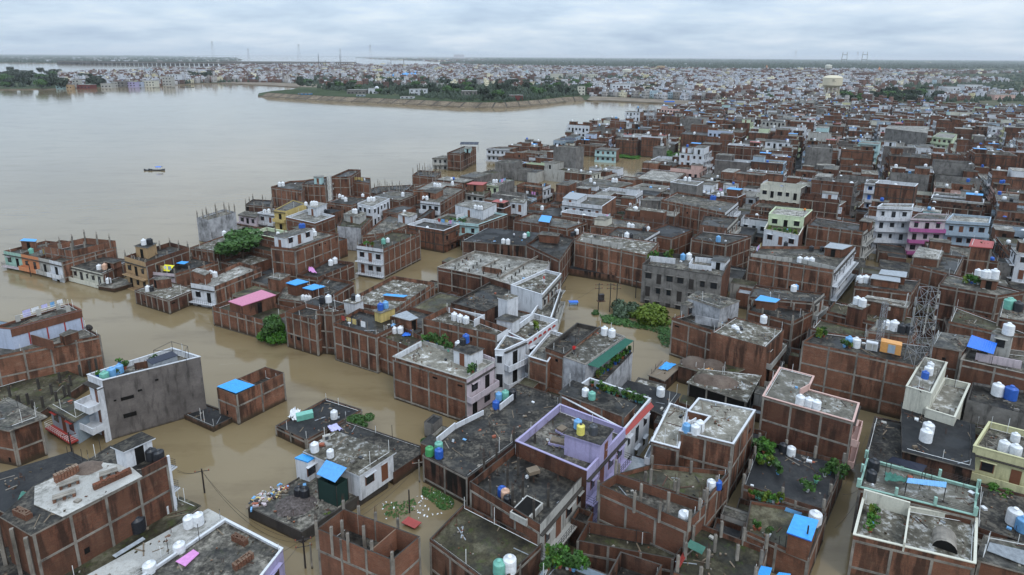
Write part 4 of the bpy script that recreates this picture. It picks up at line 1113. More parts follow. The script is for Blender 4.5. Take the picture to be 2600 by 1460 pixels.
h = hs('longgrey', 'wide roof with stub columns', 'wide wet roof dotted with stub columns in the middle of the town', 'J',
  [(1845, 790), (2255, 870), (2700, 1010), (2880, 745), (2190, 640)], 5.8, par=.5, roof='roof_pale', wall='brick', sides=['g', 'x', 'p:white'], cap='concrete')
for i in range(5):
  for j in range(4):
    p = on_roof(h, 'J', 2010 + i * 130 + j * 35, 810 - j * 30 + i * 22); pillar(h['ctx'], p, h['zr'], .7, h['rnd'], bars=False, m='concrete_dark')
hs('arcroof', 'long curved wall roof', 'long dark wet roof behind a curved low wall, crossed by a pipe', 'J',
  [(1970, 1118), (2280, 1200), (2680, 1010), (2420, 880)], 5.0, par=.3, roof='roof_dark', wall='brick_dark', cap='concrete_dark', sides=['p', 'x'])
h = hs('arches', 'white house with red arches', 'white parapet terrace decorated with red half moon arches', 'G',
  [(320, 300), (495, 385), (782, 192), (560, 130)], 7.6, par=.85, wall='white', roof='roof_lichen', cap='white', sides=['p', ('white', dict(balcony=False))])
wp = h['pts']
for e0, n_ in ((0, 2), (1, 6)):
  L_, u_, nn, r_ = edge_frame(wp[e0], wp[e0 + 1])
  for i in range(n_):
    p = at_edge(wp[e0], u_, nn, L_ * (i + .7) / (n_ + .6), .03); mbb = MB(); kk = mbb.mat('red'); w_ = min(.75, L_ / n_ * .34)
    q_ = [(w_ * math.cos(math.pi * j / 6), w_ * .8 * math.sin(math.pi * j / 6)) for j in range(7)]
    for dd in (0, .05): mbb.v += [(p[0] + u_[0] * x + nn[0] * dd, p[1] + u_[1] * x + nn[1] * dd, h['z'] - .75 + y) for x, y in q_]
    mbb.f += [tuple(range(7, 14)), tuple(range(6, -1, -1))] + [(j, j + 1, j + 8, j + 7) for j in range(6)]; mbb.mi += [kk] * 8
    h['ctx'].mesh('red_arch', mbb)
room(h, 'G', [(220, 178), (365, 205), (430, 165), (305, 135)], h=2.3, wall='white', roof='roof_dark', over=.2, door=False)
hs('whitestair', 'white stair tower', 'white stair tower with a tank room above the curved lane fronts', 'K',
  [(235, 1070), (320, 1095), (418, 1055), (330, 1030)], 9.5, par=0, wall='white', roof='roof_lichen', cap='white', sides=['p', 'p'], over=.1)
hs('whiteter', 'white terrace with curved rail', 'white terrace with a curved railing over the flooded square', 'K',
  [(350, 955), (640, 1045), (815, 850), (665, 815)], 7.4, par=.5, wall='white', roof='roof_lichen', cap='white', sides=['p', ('offwhite', dict(rail='iron'))])
hs('whiteslope', 'curved balcony front', 'curved white balcony front stepping down to the flooded square', 'K',
  [(540, 1215), (720, 1260), (810, 990), (650, 1060)], 5.0, par=.5, wall='offwhite', roof='roof_grey', cap='white', sides=['p', ('offwhite', dict(rail='wall'))])
h = hs('curvy', 'white house with wavy balconies', 'white house with three tiers of wavy balconies beside the pink front', 'G',
  [(205, 465), (290, 470), (488, 380), (300, 330)], 8.0, par=.1, wall='white', roof='roof_grey', cap='white', sides=[('white', dict(balcony=False)), ('white', dict(dep=1.1, rail='wall'))])
h = hs('greenawn', 'cement house with green awning', 'cement and brick house with a long green sheet awning over potted plants', 'G',
  [(835, 530), (1035, 602), (1402, 345), (1165, 250)], 7.6, par=.12, wall='cement_white', roof='roof_lichen', cap='concrete', sides=['p', 'p'])
tanks(h, 'G', 'w 1210 325 1.2, w 1278 342 1.2')
h = hs('greenleft', 'dark walled roof', 'dark roof ringed by a brown block parapet left of the green awning', 'G',
  [(668, 445), (842, 508), (1158, 262), (960, 218)], 7.9, par=.6, roof='roof_dark', cap='concrete_dark', sides=['g', 'x'])
hs('greenterr', 'small white rimmed terrace', 'small white rimmed terrace on a brick wall left of the dark walled roof', 'G',
  [(512, 525), (690, 578), (850, 325), (715, 285)], 6.6, par=.5, roof='roof_grey', cap='white', sides=['g', 'x'])
hs('awnbase', 'planted ledge under the green awning', 'grey cement ledge full of plants under the green awning', 'G',
  [(1035, 720), (1190, 775), (1470, 490), (1390, 440)], 5.0, par=.3, wall='cement_white', roof='roof_dark', sides=['p', 'p'])
sheet('green_awning', 'long green corrugated awning sloping over the planted ledge', 'awning', 'G', [(1040, 598), (1155, 632), (1480, 382), (1385, 355)], [7.5, 6.95, 6.95, 7.5], 'sheet_green', 30, True, 5.0)
h = hs('sqbrick', 'big brick block at the square', 'big brick block with a dark roof right of the flooded square', 'G',
  [(1830, 165), (2700, 440), (2845, 270), (2030, 110)], 6.9, par=.5, roof='roof_dark', sides=['g', ('offwhite', dict(dep=1.0, rail='wall'))], spacing=3.2)
tanks(h, 'G', 'w 2400 300 1.1, w 2432 315 1.0, k 2455 315 1.0')
h2 = hs('squp', 'pale upper roof', 'pale flat roof above a graffiti marked plaster wall right of the square', 'K',
  [(1975, 1065), (2275, 1165), (2450, 1095), (2070, 1005)], 9.4, par=0, wall='cement_white', roof='roof_grey', sides=['p', 'p'], over=.1)
hs('sqstair', 'grey stair room at the square', 'little grey stair room with a black doorway beside the graffiti wall', 'K',
  [(1912, 1122), (1968, 1138), (2042, 1105), (1990, 1090)], 8.7, par=0, wall='cement', roof='roof_grey', sides=['p', ('cement', dict(balcony=False))], over=.08)
hs('shed1', 'shed roof under blue rags', 'low shed roof covered with planks and blue rags at the flooded square', 'G',
  [(1620, 690), (1760, 740), (1905, 610), (1730, 560)], 2.2, par=0, wall='brick_dark', roof='timber', sides=['p', 'p'])
hs('sandroof', 'low roof with sand heaps', 'low roof loaded with heaps of sand beside the big brick block', 'G',
  [(1890, 600), (2300, 720), (2480, 640), (1990, 520)], 3.0, par=0, wall='brick_dark', roof='roof_moss', sides=['p', 'p'])
hs('sandroof2', 'broad slab with sand heaps', 'broad pale slab on stilts with two sand heaps above the flood', 'G',
  [(1980, 760), (2515, 935), (2640, 700), (2110, 640)], 3.4, par=0, wall='dark', roof='roof_lichen', sides=['g', 'g'])
h = hs('blackroof', 'low black roof at the lane mouth', 'low black roof with one white tank behind the planted terrace', 'G',
  [(1330, 860), (1760, 1060), (1900, 870), (1430, 750)], 3.0, par=0, wall='brick_dark', roof='roof_black', sides=['p', 'p'])
tanks(h, 'G', 'w 1725 885 1.25')
# ================================================================== K crop
h = hs('cementblock', 'grey cement block', 'tall grey cement block with barred windows above the flooded square', 'K',
  [(1560, 765), (2290, 875), (2375, 710), (1680, 655)], 8.4, par=.8, wall='cement', roof='roof_grey', cap='concrete_dark', sides=[('cement', dict(balcony=False, wood='iron')), 'p:brick'])
rm = room(h, 'K', [(2195, 725), (2320, 745), (2365, 695), (2230, 680)], h=1.8, wall='white', roof='roof_dark', over=.15)
tanks(h, 'K', 'l 1930 720 1.2, w 1985 722 1.3')
h = hs('longbrick', 'long brick wall house', 'long brick house walling off the top of the flooded square', 'K',
  [(935, 545), (1600, 680), (1710, 560), (1010, 460)], 8.0, par=.4, roof='roof_lichen', sides=G2, spacing=3.3)
tanks(h, 'K', 'w 1415 525 1.3, k 1455 525 1.1')
hs('ledge', 'ruined ledge', 'ruined black ledge with a yellow crate along the foot of the long brick wall', 'K',
  [(880, 800), (1545, 905), (1575, 840), (930, 745)], 1.7, par=.1, wall='brick_dark', roof='roof_black', sides=['p', 'p'])
h = hs('flankbrick', 'brick house with sheer flank', 'brick house whose sheer flank drops into the flooded square', 'K',
  [(495, 575), (800, 720), (938, 520), (700, 455)], 7.2, par=.5, roof='roof_dark', sides=['g', 'g'], spacing=3.0)
room(h, 'K', [(610, 485), (780, 500), (800, 480), (640, 460)], h=2.0, wall='brick', roof='roof_grey')
tanks(h, 'K', 'w 955 485 1.2, k 915 505 1.0, k 935 500 1.0')
h = hs('staindark', 'black stained roof with a standing man', 'black stained flat roof where a person stands beside white tanks', 'K',
  [(-95, 548), (490, 590), (610, 475), (130, 430)], 5.0, par=0, wall='brick_dark', roof='roof_black', sides=['g', 'g'], over=.15)
tanks(h, 'K', 'w 282 570 1.15, w 325 578 1.15, w 478 520 1.1, m 510 505 1.0')
h = hs('orangepar', 'brick house with orange parapet', 'brick house with a jagged orange parapet at its street corner', 'K',
  [(375, 355), (870, 435), (1055, 372), (560, 285)], 5.8, par=.5, roof='roof_grey', sides=G2, spacing=3.0)
room(h, 'K', [(610, 365), (700, 378), (722, 322), (640, 312)], h=1.4, wall='brick', roof='sheet_blue', door=False)
h = hs('whitehall', 'long white two storey house', 'long white two storey house with a row of small brown windows', 'K',
  [(822, 190), (1190, 232), (1318, 145), (900, 110)], 7.4, par=.75, wall='white', roof='roof_grey', cap='white', sides=[('white', dict(wood='wood', rail='wall')), 'p:brick'])
room(h, 'K', [(832, 155), (960, 170), (1050, 120), (900, 100)], h=1.6, wall='white', roof='sheet_grey')
h = hs('minthouse', 'white and mint terrace house', 'white and aqua house with an outside stair, brick flank to its right', 'J',
  [(1945, 375), (2225, 400), (2490, 305), (2250, 270)], 6.2, par=.4, roof='roof_grey', wall='brick', cap='aqua', sides=[('aqua', dict(rail='wall')), 'g'], spacing=2.4)
rm = room(h, 'J', [(2010, 215), (2265, 265), (2390, 205), (2130, 180)], h=2.8, wall='white', roof='roof_pale', over=.1)
tanks(rm, 'J', 'w 2195 255 .95, w 2225 258 .95, w 2250 260 .95')
h = hs('beigeroof', 'long terrace with cream hut', 'long terrace with a cream hut and white tanks above the long brick wall', 'K',
  [(1080, 400), (1520, 450), (1620, 385), (1260, 330)], 6.2, par=.3, roof='roof_grey', sides=G2)
room(h, 'K', [(1120, 345), (1220, 352), (1282, 325), (1165, 318)], h=2.0, wall='cream', roof='roof_grey', door=False)
tanks(h, 'K', 'w 1435 428 1.1, w 1468 432 1.1')
h = hs('midk', 'brick house with railed balcony', 'brick house with a white railed balcony jutting over the dark yard', 'K',
  [(1205, 500), (1540, 560), (1720, 455), (1330, 415)], 7.0, par=.4, roof='roof_dark', sides=['g', ('white', dict(rail='iron'))])
tanks(h, 'K', 'k 1575 455 1.0, w 1612 455 1.0')
h = hs('darkyard', 'dark roofed brick block', 'dark roofed brick block left of the tall gridded wall', 'K',
  [(1560, 470), (1830, 520), (2030, 440), (1790, 390)], 6.4, par=.35, roof='roof_black', sides=G2)
h = hs('gridwall', 'great gridded brick wall house', 'great brick wall with a pale concrete grid and a cream topped parapet', 'K',
  [(1728, 170), (2320, 290), (2440, 190), (1880, 95)], 8.6, par=.6, roof='roof_grey', sides=['g', ('white', {})], spacing=2.7)
tanks(h, 'K', 'b 2195 170 1.1, b 2220 172 1.1, w 2255 140 1.1, w 2290 135 1.1')
hs('cementcube', 'grey cement cube', 'windowless grey cement cube with white tanks above the gridded wall', 'O',
  [(1815, 1312), (2060, 1345), (2122, 1308), (1890, 1285)], 11.0, par=.2, wall='cement', roof='roof_pale', cap='white', sides=['p', 'p'])
tanks(HS['cementcube'], 'O', 'w 1952 1298 1.2, w 1990 1302 1.2')
hs('cementslim', 'slim grey cement wall', 'slim grey cement wall beside dark trees and the gridded wall', 'K',
  [(1545, 170), (1728, 180), (1800, 150), (1620, 140)], 7.6, par=0, wall='cement', roof='roof_grey', sides=['p', 'p'])
h = hs('darkk', 'brick house with wet roof', 'brick house with a wet dark roof right of the cement block', 'K',
  [(2005, 525), (2330, 580), (2560, 500), (2110, 450)], 8.0, par=.4, roof='roof_dark', sides=G2, spacing=2.6)
tanks(h, 'K', 'l 2255 555 1.2')
hs('stainbox', 'stained dark box', 'dark stained box roof with balcony below the gridded wall', 'K',
  [(2085, 400), (2340, 430), (2440, 330), (2130, 300)], 9.0, par=.5, wall='brick_dark', roof='roof_dark', sides=['p', ('offwhite', {})])
h = hs('smallwhite', 'small white tower house', 'small white tower house with two windows by the brick roofs', 'K',
  [(340, 185), (470, 200), (500, 168), (385, 155)], 7.2, par=0, wall='white', roof='roof_lichen', sides=[('white', dict(balcony=False)), 'p'])
tanks(HS['orangepar'], 'K', 'w 638 262 1.1')
# ================================================================== L crop
h = hs('longlane', 'long terrace block by the lane', 'long brick block with a white inner parapet and lace balconies over the lane', 'L',
  [(0, 690), (790, 815), (985, 600), (90, 595)], 8.4, par=.6, roof='roof_grey', sides=['g', ('white', dict(rail='iron', dep=1.1))], spacing=2.7)
room(h, 'L', [(708, 605), (860, 625), (945, 590), (760, 565)], h=2.0, wall='brick', roof='sheet_grey', dside=0)
tanks(h, 'L', 'w 470 745 1.2, w 532 755 1.3, w 578 762 1.3, k 342 600 1.0, k 578 640 1.1, k 675 640 1.0')
h = hs('palegreen', 'pale green house', 'pale green house with an outside stair and plants on its lower terrace', 'L',
  [(188, 300), (515, 335), (590, 265), (250, 235)], 10.6, par=.4, wall='palegreen', roof='roof_pale', cap='palegreen', z0=4, sides=[('palegreen', dict(balcony=False, wood='dark')), 'p:brick'])
hs('palegreenlow', 'planted lower terrace', 'planted white lower terrace of the pale green house', 'L',
  [(145, 440), (465, 500), (520, 400), (190, 360)], 8.2, par=.4, roof='roof_moss', cap='cream', sides=[('white', dict(balcony=False)), 'p'])
h = hs('towerwall', 'long gridded wall with stair tower', 'long gridded brick wall ending in a square brick stair tower at the lane', 'L',
  [(540, 400), (1060, 470), (1150, 400), (620, 320)], 8.8, par=.5, roof='roof_dark', sides=['g', ('offwhite', dict(rail='iron'))], spacing=2.6)
room(h, 'L', [(1028, 362), (1125, 375), (1150, 345), (1060, 335)], h=2.4, wall='brick', roof='roof_grey')
h = hs('shedsrow', 'brick roof with tin sheds', 'brick roof with two small tin roofed sheds right of the lane', 'L',
  [(975, 960), (1500, 1020), (1580, 900), (1030, 840)], 8.4, par=.5, roof='roof_dark', sides=G2)
room(h, 'L', [(1130, 890), (1385, 925), (1385, 885), (1150, 855)], h=1.4, wall='brick', roof='sheet_grey')
room(h, 'L', [(1210, 850), (1440, 880), (1450, 835), (1230, 812)], h=1.6, wall='brick', roof='sheet_grey')
tanks(h, 'L', 'w 1020 930 1.3, w 1075 930 1.4')
h = hs('paleroof', 'pale slab roof with hatches', 'brick house under a pale slab with two dark hatches', 'L',
  [(1510, 690), (1755, 718), (1790, 640), (1575, 600)], 10.0, par=0, roof='roof_pale', sides=G2, over=.1)
hs('palebase', 'deep brick house below the pale slab', 'deep brick house with a black window below the pale slab', 'L',
  [(1480, 760), (1900, 860), (1980, 700), (1560, 640)], 8.6, par=.4, roof='roof_dark', sides=G2)
h = hs('planttank', 'brick house with planter and tanks', 'brick house with a flowering planter and a row of white tanks at the right', 'L',
  [(1745, 950), (2290, 1050), (2540, 1010), (1830, 840)], 10.0, par=.4, roof='roof_grey', sides=G2)
rm = room(h, 'L', [(2145, 895), (2290, 915), (2310, 870), (2170, 855)], h=1.8, wall='brick', roof='roof_pale')
tanks(rm, 'L', 'w 2165 885 1.3, w 2195 888 1.3, w 2255 895 1.5'); tanks(h, 'L', 'w 2105 865 1.2')
h = hs('greyflat', 'brick house with grey deck', 'brick house with a plain grey deck roof behind the small mast', 'L',
  [(1060, 1080), (1450, 1160), (1480, 1110), (1100, 1050)], 9.2, par=0, roof='roof_pale', sides=G2)
h = hs('tower2', 'square brick tank tower', 'square brick tower holding two white tanks behind the small mast', 'L',
  [(915, 1140), (1040, 1170), (1110, 1130), (985, 1100)], 9.4, par=0, roof='roof_lichen', sides=['p', 'p'], over=.15)
tanks(h, 'L', 'w 995 1130 1.3, w 1045 1150 1.3')
hs('t2base', 'brown roofs round the tank tower', 'low brown stained roof around the square brick tank tower', 'L',
  [(720, 1190), (1500, 1380), (1560, 1250), (790, 1100)], 7.0, par=.4, roof='roof_moss', sides=G2)
h = hs('dirtyroofs', 'dark roofs by the lane', 'jumble of dark roofs with a blue edged hut beside the lane', 'L',
  [(0, 1060), (600, 1110), (700, 1030), (60, 950)], 7.2, par=.3, roof='roof_dark', sides=['g', ('offwhite', {})])
room(h, 'L', [(75, 1090), (245, 1110), (280, 1085), (120, 1050)], h=1.6, wall='brick', roof='sheet_blue', door=False)
tanks(h, 'L', 'w 415 1010 1.2, l 435 1000 1.0')
hs('dirtylow', 'brick base below the dark roofs', 'lower brick house with bare columns below the dark roofs', 'L',
  [(-10, 1180), (410, 1290), (600, 1190), (60, 1100)], 6.2, par=.5, roof='roof_dark', sides=G2, pil=('edge', 1.6, 3))
h = hs('lichenlong', 'lichen splashed long roof', 'long roof splashed with white lichen and one white tank by the lane', 'H',
  [(-340, 300), (165, 385 + 55), (330, 280), (-120, 160)], 7.4, par=.2, roof='roof_lichen', sides=['x', 'x'])
tanks(h, 'H', 'w 138 215 1.2')
# ================================================================== H crop right
h = hs('stainwall', 'high stained brick wall house', 'high stained brick wall house carrying a generator, tanks and telecom cabinets', 'H',
  [(495, 385), (1555, 612), (1690, 420), (640, 290)], 8.6, par=.35, roof='roof_dark', sides=['g', 'g'], spacing=3.6)
tanks(h, 'H', 'l 922 425 1.25, w 985 440 1.3')
h = hs('tankrow', 'brick house with a row of tanks', 'brick house with a row of two white and two black tanks', 'H',
  [(1090, 290), (1500, 340), (1560, 270), (1180, 200)], 9.6, par=.1, roof='roof_grey', sides=G2)
tanks(h, 'H', 'w 1270 270 1.3, w 1335 285 1.4, k 1405 305 1.3, k 1470 315 1.3')
hs('mastroof', 'low walled roof with white pole', 'low walled brown roof with a white pole left of the row of tanks', 'H',
  [(575, 260), (1085, 380), (1100, 280), (650, 175)], 8.4, par=.3, roof='roof_moss', sides=['g', 'x'])
h = hs('bluetarp', 'brick house with blue awning', 'brick house with a lavender wall under a bright blue awning', 'H',
  [(1950, 555), (2600, 700), (2700, 500), (2040, 420)], 8.6, par=.7, wall='brick', roof='roof_grey', sides=G2, cap='concrete')
h2 = hs('slabsouth', 'grey deck above the gridded wall', 'grey stained deck roof left of the bright blue awning', 'H',
  [(1680, 420), (1960, 470), (2060, 345), (1750, 300)], 9.6, par=0, roof='roof_grey', sides=G2)
h = hs('sentry', 'small white tank kiosk', 'small white kiosk with one ribbed tank on its slab near the right edge', 'H',
  [(2235, 305), (2425, 345), (2445, 300), (2290, 265)], 11.6, par=0, wall='offwhite', roof='roof_lichen', sides=[('offwhite', dict(balcony=False)), 'p'], over=.1)
tanks(h, 'H', 'w 2380 322 1.5')
hs('backroofs', 'long mossy brick roof', 'long mossy brick roof behind the small white kiosk', 'H',
  [(1840, 200), (2300, 300), (2640, 330), (1900, 60)], 9.2, par=.35, roof='roof_moss', sides=G2)
hs('backroofs2', 'brick roof with green tanks', 'brick roof at the right edge with green and black tanks', 'H',
  [(2290, 160), (2620, 220), (2700, 90), (2330, 20)], 10.4, par=.3, roof='roof_grey', sides=G2)
tanks(HS['backroofs2'], 'H', 'm 2380 85 1.5, m 2405 70 1.4, k 2470 105 1.5')
h = hs('sootyhouse', 'sooty grey walled house', 'sooty grey walled low house with a white and a blue tank at the right edge', 'H',
  [(2005, 920), (2640, 1080), (2700, 860), (2060, 760)], 6.2, par=.35, wall='cement', roof='roof_dark', sides=['p', 'p'])
tanks(h, 'H', 'w 2282 880 1.5, b 2402 915 1.6')
hs('gulley', 'narrow mossy roof', 'narrow mossy roof strip above the yellow house', 'H',
  [(2065, 1230), (2660, 1400), (2680, 1300), (2075, 1150)], 4.6, par=.2, wall='brick_dark', roof='roof_moss', sides=['p', 'p'])
# ================================================================== far waterfront, N / O crops
h = hs('riverbrick', 'big brick block on the river', 'big dark brick block standing directly on the open river', 'N',
  [(318, 1352), (600, 1390), (680, 1290), (490, 1300)], 8.0, par=.5, roof='roof_dark', sides=G2, spacing=2.4)
tanks(h, 'N', 'w 398 1350 1.2, w 430 1348 1.2')
h = hs('riverbrick2', 'brick block with aqua stair room', 'brick block with an aqua stair room on the river edge', 'N',
  [(600, 1330), (820, 1340), (830, 1260), (640, 1290)], 9.0, par=.4, roof='roof_dark', sides=G2, spacing=2.4)
room(h, 'N', [(712, 1262), (780, 1266), (800, 1250), (730, 1248)], h=2.4, wall='aqua', roof='roof_pale')
h = hs('rivertower', 'tallest brick block on the river', 'tallest bare brick block of the river edge', 'N',
  [(865, 1262), (1040, 1262), (1142, 1195), (1030, 1192)], 11.0, par=.5, roof='roof_dark', sides=G2, spacing=2.6)
hs('riverlow', 'brick wing on the river', 'lower brick wing to the right of the tallest river block', 'N',
  [(1050, 1300), (1225, 1320), (1232, 1272), (1140, 1265)], 8.6, par=.4, roof='roof_dark', sides=G2, spacing=2.6)
h = hs('panelhouse', 'tall house with tilted solar roof', 'tall narrow brick and cement house with tilted solar panels over the river', 'N',
  [(1935, 1040), (2060, 1050), (2202, 985), (2090, 980)], 8.0, par=.5, roof='roof_grey', sides=['g', 'g'], spacing=3)
room(h, 'N', [(2095, 1000), (2150, 1003), (2160, 980), (2110, 978)], h=2.0, wall='aqua', roof='roof_pale')
h = hs('panelfront', 'open balcony house', 'open fronted house below the tilted solar panels', 'N',
  [(1800, 1090), (1945, 1092), (2030, 1075), (1900, 1065)], 5.0, par=0, roof='roof_lichen', sides=[('offwhite', {}), 'g'])
h = hs('postfield', 'brick yard of slim columns', 'brick yard bristling with slim black columns at the river edge', 'N',
  [(1615, 1245), (1830, 1270), (1880, 1215), (1680, 1200)], 4.6, par=.5, roof='roof_dark', sides=G2, pil=('grid', 3.0, 5, 4))
h = hs('postrow', 'low roof of black columns', 'long low roof lined with black columns on the river edge', 'N',
  [(1140, 1400), (1500, 1440), (1620, 1335), (1300, 1350)], 3.6, par=.2, roof='roof_dark', wall='brick_dark', sides=['p', 'p'], pil=('grid', 2.6, 6, 4))
h = hs('cementriver', 'cement walled water house', 'square cement walled house standing in a flooded inlet', 'O',
  [(203, 1130), (375, 1140), (455, 1105), (290, 1100)], 6.6, par=.3, wall='cement', roof='roof_grey', sides=['p', 'p'])
hs('darkwater', 'dark two storey water house', 'dark two storey house with small white windows in the flood', 'O',
  [(128, 1000), (340, 1012), (450, 985), (240, 985)], 6.2, par=.3, wall='brick_dark', roof='roof_grey', sides=[('white', dict(wood='dark')), 'p'])
h = hs('whitewater', 'white water house', 'slender white three storey house standing in the flood', 'O',
  [(718, 1030), (800, 1032), (858, 1010), (770, 1005)], 7.4, par=.4, wall='white', roof='roof_grey', cap='white', sides=[('white', dict(wood='glass')), 'p:brick'])
hs('mintwater', 'pale mint water house', 'pale mint house with brown windows standing in the flooded inlet', 'O',
  [(1125, 1010), (1320, 1020), (1350, 1000), (1180, 990)], 6.0, par=0, wall='aqua', roof='roof_grey', sides=[('aqua', dict(wood='wood')), 'p:brick'])
hs('slimcement', 'slim cement slab house', 'slim tall cement slab beside a bright green tree', 'O',
  [(1658, 990), (1740, 1000), (1785, 985), (1710, 975)], 9.6, par=0, wall='cement', roof='roof_grey', sides=['p', 'p'])
h = hs('palepond', 'wide pale roof', 'wide pale flat roof beside the flooded inlet', 'O',
  [(1490, 1275), (1830, 1310), (1960, 1225), (1640, 1195)], 4.6, par=.2, roof='roof_pale', sides=G2)
h = hs('bluecornerhouse', 'white house with blue sheet corner', 'white windowed house with a blue sheet corner beside the inlet', 'K',
  [(920, 35), (1320, 60), (1470, 20), (1080, -30)], 6.0, par=0, wall='white', roof='roof_grey', sides=[('white', dict(wood='wood', balcony=False)), 'p:brick'])
tanks(h, 'O', 'w 1085 1310 1.2, w 1290 1312 1.3, w 1318 1312 1.3')
hs('greytall', 'broad grey cement hall', 'broad grey cement hall towering over the brick roofs at the right', 'P',
  [(1260, 815), (1640, 860), (1660, 800), (1290, 790)], 14.0, par=0, wall='cement', roof='roof_pale', sides=['p', 'p'])
hs('limehouse', 'lime green house', 'pale lime green house with balconies behind a green shrub', 'P',
  [(1690, 890), (1880, 910), (1920, 870), (1760, 850)], 12.0, par=.4, wall='palegreen', roof='roof_pale', sides=[('palegreen', {}), 'p'])
hs('mintbox', 'pale mint box house', 'pale mint box house with one dark doorway amid brick roofs', 'P',
  [(1008, 950), (1200, 965), (1220, 940), (1040, 930)], 11.0, par=.3, wall='aqua', roof='roof_pale', sides=[('aqua', {}), 'p'])
hs('pinkhouse', 'magenta house', 'bright magenta house with black railings in the right middle', 'L',
  [(1490, 340), (1815, 352), (1850, 300), (1560, 290)], 10.4, par=.3, wall='palepink', roof='roof_grey', sides=[('palepink', dict(rail='wall', trim='magenta')), 'p'])
hs('whitepair', 'white boxy house', 'white boxy house with open rooms left of the magenta house', 'L',
  [(1185, 235), (1505, 245), (1520, 210), (1230, 205)], 12.4, par=.4, wall='white', roof='roof_pale', cap='white', sides=[('white', {}), 'p:white'])
hs('greyblue', 'blue grey balcony house', 'blue grey house with long balcony right of the magenta house', 'L',
  [(1815, 365), (2215, 390), (2230, 330), (1880, 300)], 10.0, par=.4, wall='bluegrey', roof='roof_pale', cap='bluegrey', sides=[('bluegrey', dict(rail='wall')), 'p'])
hs('salmonhut', 'brick house with salmon roof', 'brick house with a salmon red sheet roof near the right edge', 'L',
  [(2035, 595), (2235, 612), (2250, 555), (2060, 530)], 11.0, par=0, roof='sheet_red', cap='sheet_red', sides=['g', 'g'])
hs('bluedoor', 'white house with blue doors', 'white house with bright blue doors amid brick roofs at upper right', 'L',
  [(1070, 15), (1280, 30), (1310, -10), (1110, -20)], 9.6, par=.3, wall='white', roof='roof_grey', sides=[('white', dict(wood='tarp_blue')), 'p'])

def wallbit(H_, o, a, b, hgt, m, t=.13, dz=0.0):
  "a piece of parapet or screen wall standing on the roof, given by its foot on the crop"
  z = H_['zr'] + dz; A_, B_ = Q(o, *a, z), Q(o, *b, z); L_, u, n, r = edge_frame(A_, B_)
  H_['ctx'].box('screen_wall', ((A_[0] + B_[0]) / 2, (A_[1] + B_[1]) / 2, z + .004), (L_, t, hgt), r, m)
for k_, o_, a_, b_, hh_, m_ in (('cementblock', 'K', (1620, 735), (1860, 760), 1.2, 'white'), ('cementblock', 'K', (1985, 800), (2195, 825), 1.0, 'white'), ('cementblock', 'K', (1985, 800), (2020, 745), 1.0, 'white'), ('cementblock', 'K', (2040, 740), (2200, 755), 1.1, 'white'),
  ('longbrick', 'K', (1010, 560), (1380, 620), 1.1, 'offwhite'), ('sqbrick', 'G', (2040, 215), (2250, 260), 1.4, 'cement_white'), ('sqbrick', 'G', (2250, 270), (2520, 330), 1.1, 'offwhite'),
  ('walled', 'F', (2185, 250), (2280, 200), 1.2, 'white'), ('walled', 'F', (1950, 120), (2270, 190), .9, 'white'), ('whitetrim', 'F', (2270, 560), (2370, 600), 1.0, 'palepink'), ('whitetrim', 'F', (1460, 560), (1700, 430), .8, 'white'),
  ('longlane', 'L', (20, 700), (400, 745), .9, 'offwhite'), ('longlane', 'L', (480, 750), (800, 830), .9, 'offwhite'), ('greyflat', 'L', (1080, 1080), (1440, 1140), .3, 'concrete'), ('bluetarp', 'H', (2080, 560), (2500, 640), 1.2, 'palepink'),
  ('arches', 'G', (335, 250), (560, 180), 1.1, 'white'), ('arches', 'G', (560, 180), (760, 220), .9, 'cement_white'), ('expanse', 'G', (250, 1020), (400, 900), .9, 'white'), ('expanse', 'G', (-330, 1330), (-160, 1190), .9, 'white'), ('expanse', 'G', (-160, 1190), (100, 1060), .7, 'white'),
  ('longgrey', 'J', (2250, 800), (2420, 720), .3, 'concrete'), ('longgrey', 'K', (250, 900), (600, 700), .5, 'concrete'), ('longgrey', 'K', (90, 830), (260, 860), 1.2, 'brick_dark'), ('brownwall', 'E', (1400, 620), (1240, 650), 1.0, 'brick_dark'),
  ('bluewall', 'E', (260, 400), (500, 470), 1.6, 'brick_clean'), ('white_u', 'G', (1930, 1190), (2050, 1120), .5, 'white'), ('pinkedge', 'H', (470, 880), (560, 830), .9, 'pink'), ('minthouse', 'J', (2020, 350), (2090, 330), 1.2, 'white')):
  wallbit(HS[k_], o_, a_, b_, hh_, m_)
# ---- more of the centre left cluster
h = hs('jw1', 'brick house with long white parapet', 'brick house with a long white parapet and a white stair room near the river', 'J',
  [(455, 330), (722, 388), (905, 320), (640, 262)], 5.2, par=.6, roof='roof_pale', cap='white', sides=G2)
rm = room(h, 'J', [(655, 225), (735, 243), (828, 205), (745, 192)], h=2.7, wall='white', roof='roof_pale', cap='white')
tanks(rm, 'J', 'w 695 222 1.1, w 715 222 1.1, w 735 220 1.1, w 640 222 1.0')
h = hs('jcement', 'house with scraped plaster wall', 'brick house whose near wall is scraped pale plaster above the flooded yard', 'J',
  [(928, 412), (1142, 432), (1250, 322), (1000, 290)], 6.4, par=.5, wall='brick', roof='roof_moss', sides=['p:cement_white', 'g'])
rm = room(h, 'J', [(985, 300), (1130, 330), (1190, 285), (1050, 270)], h=2.0, wall='offwhite', roof='roof_lichen')
tanks(rm, 'J', 'w 1080 292 1.1, w 1098 295 1.1, k 1118 292 1.0')
h = hs('jwhite', 'white cubic house with dark doors', 'white cubic house with dark blue doors in the centre left cluster', 'J',
  [(1112, 205), (1250, 238), (1408, 160), (1280, 140)], 7.0, par=.1, wall='white', roof='roof_pale', cap='white', sides=[('white', dict(balcony=False, wood='glass')), ('white', dict(balcony=False, wood='glass'))])
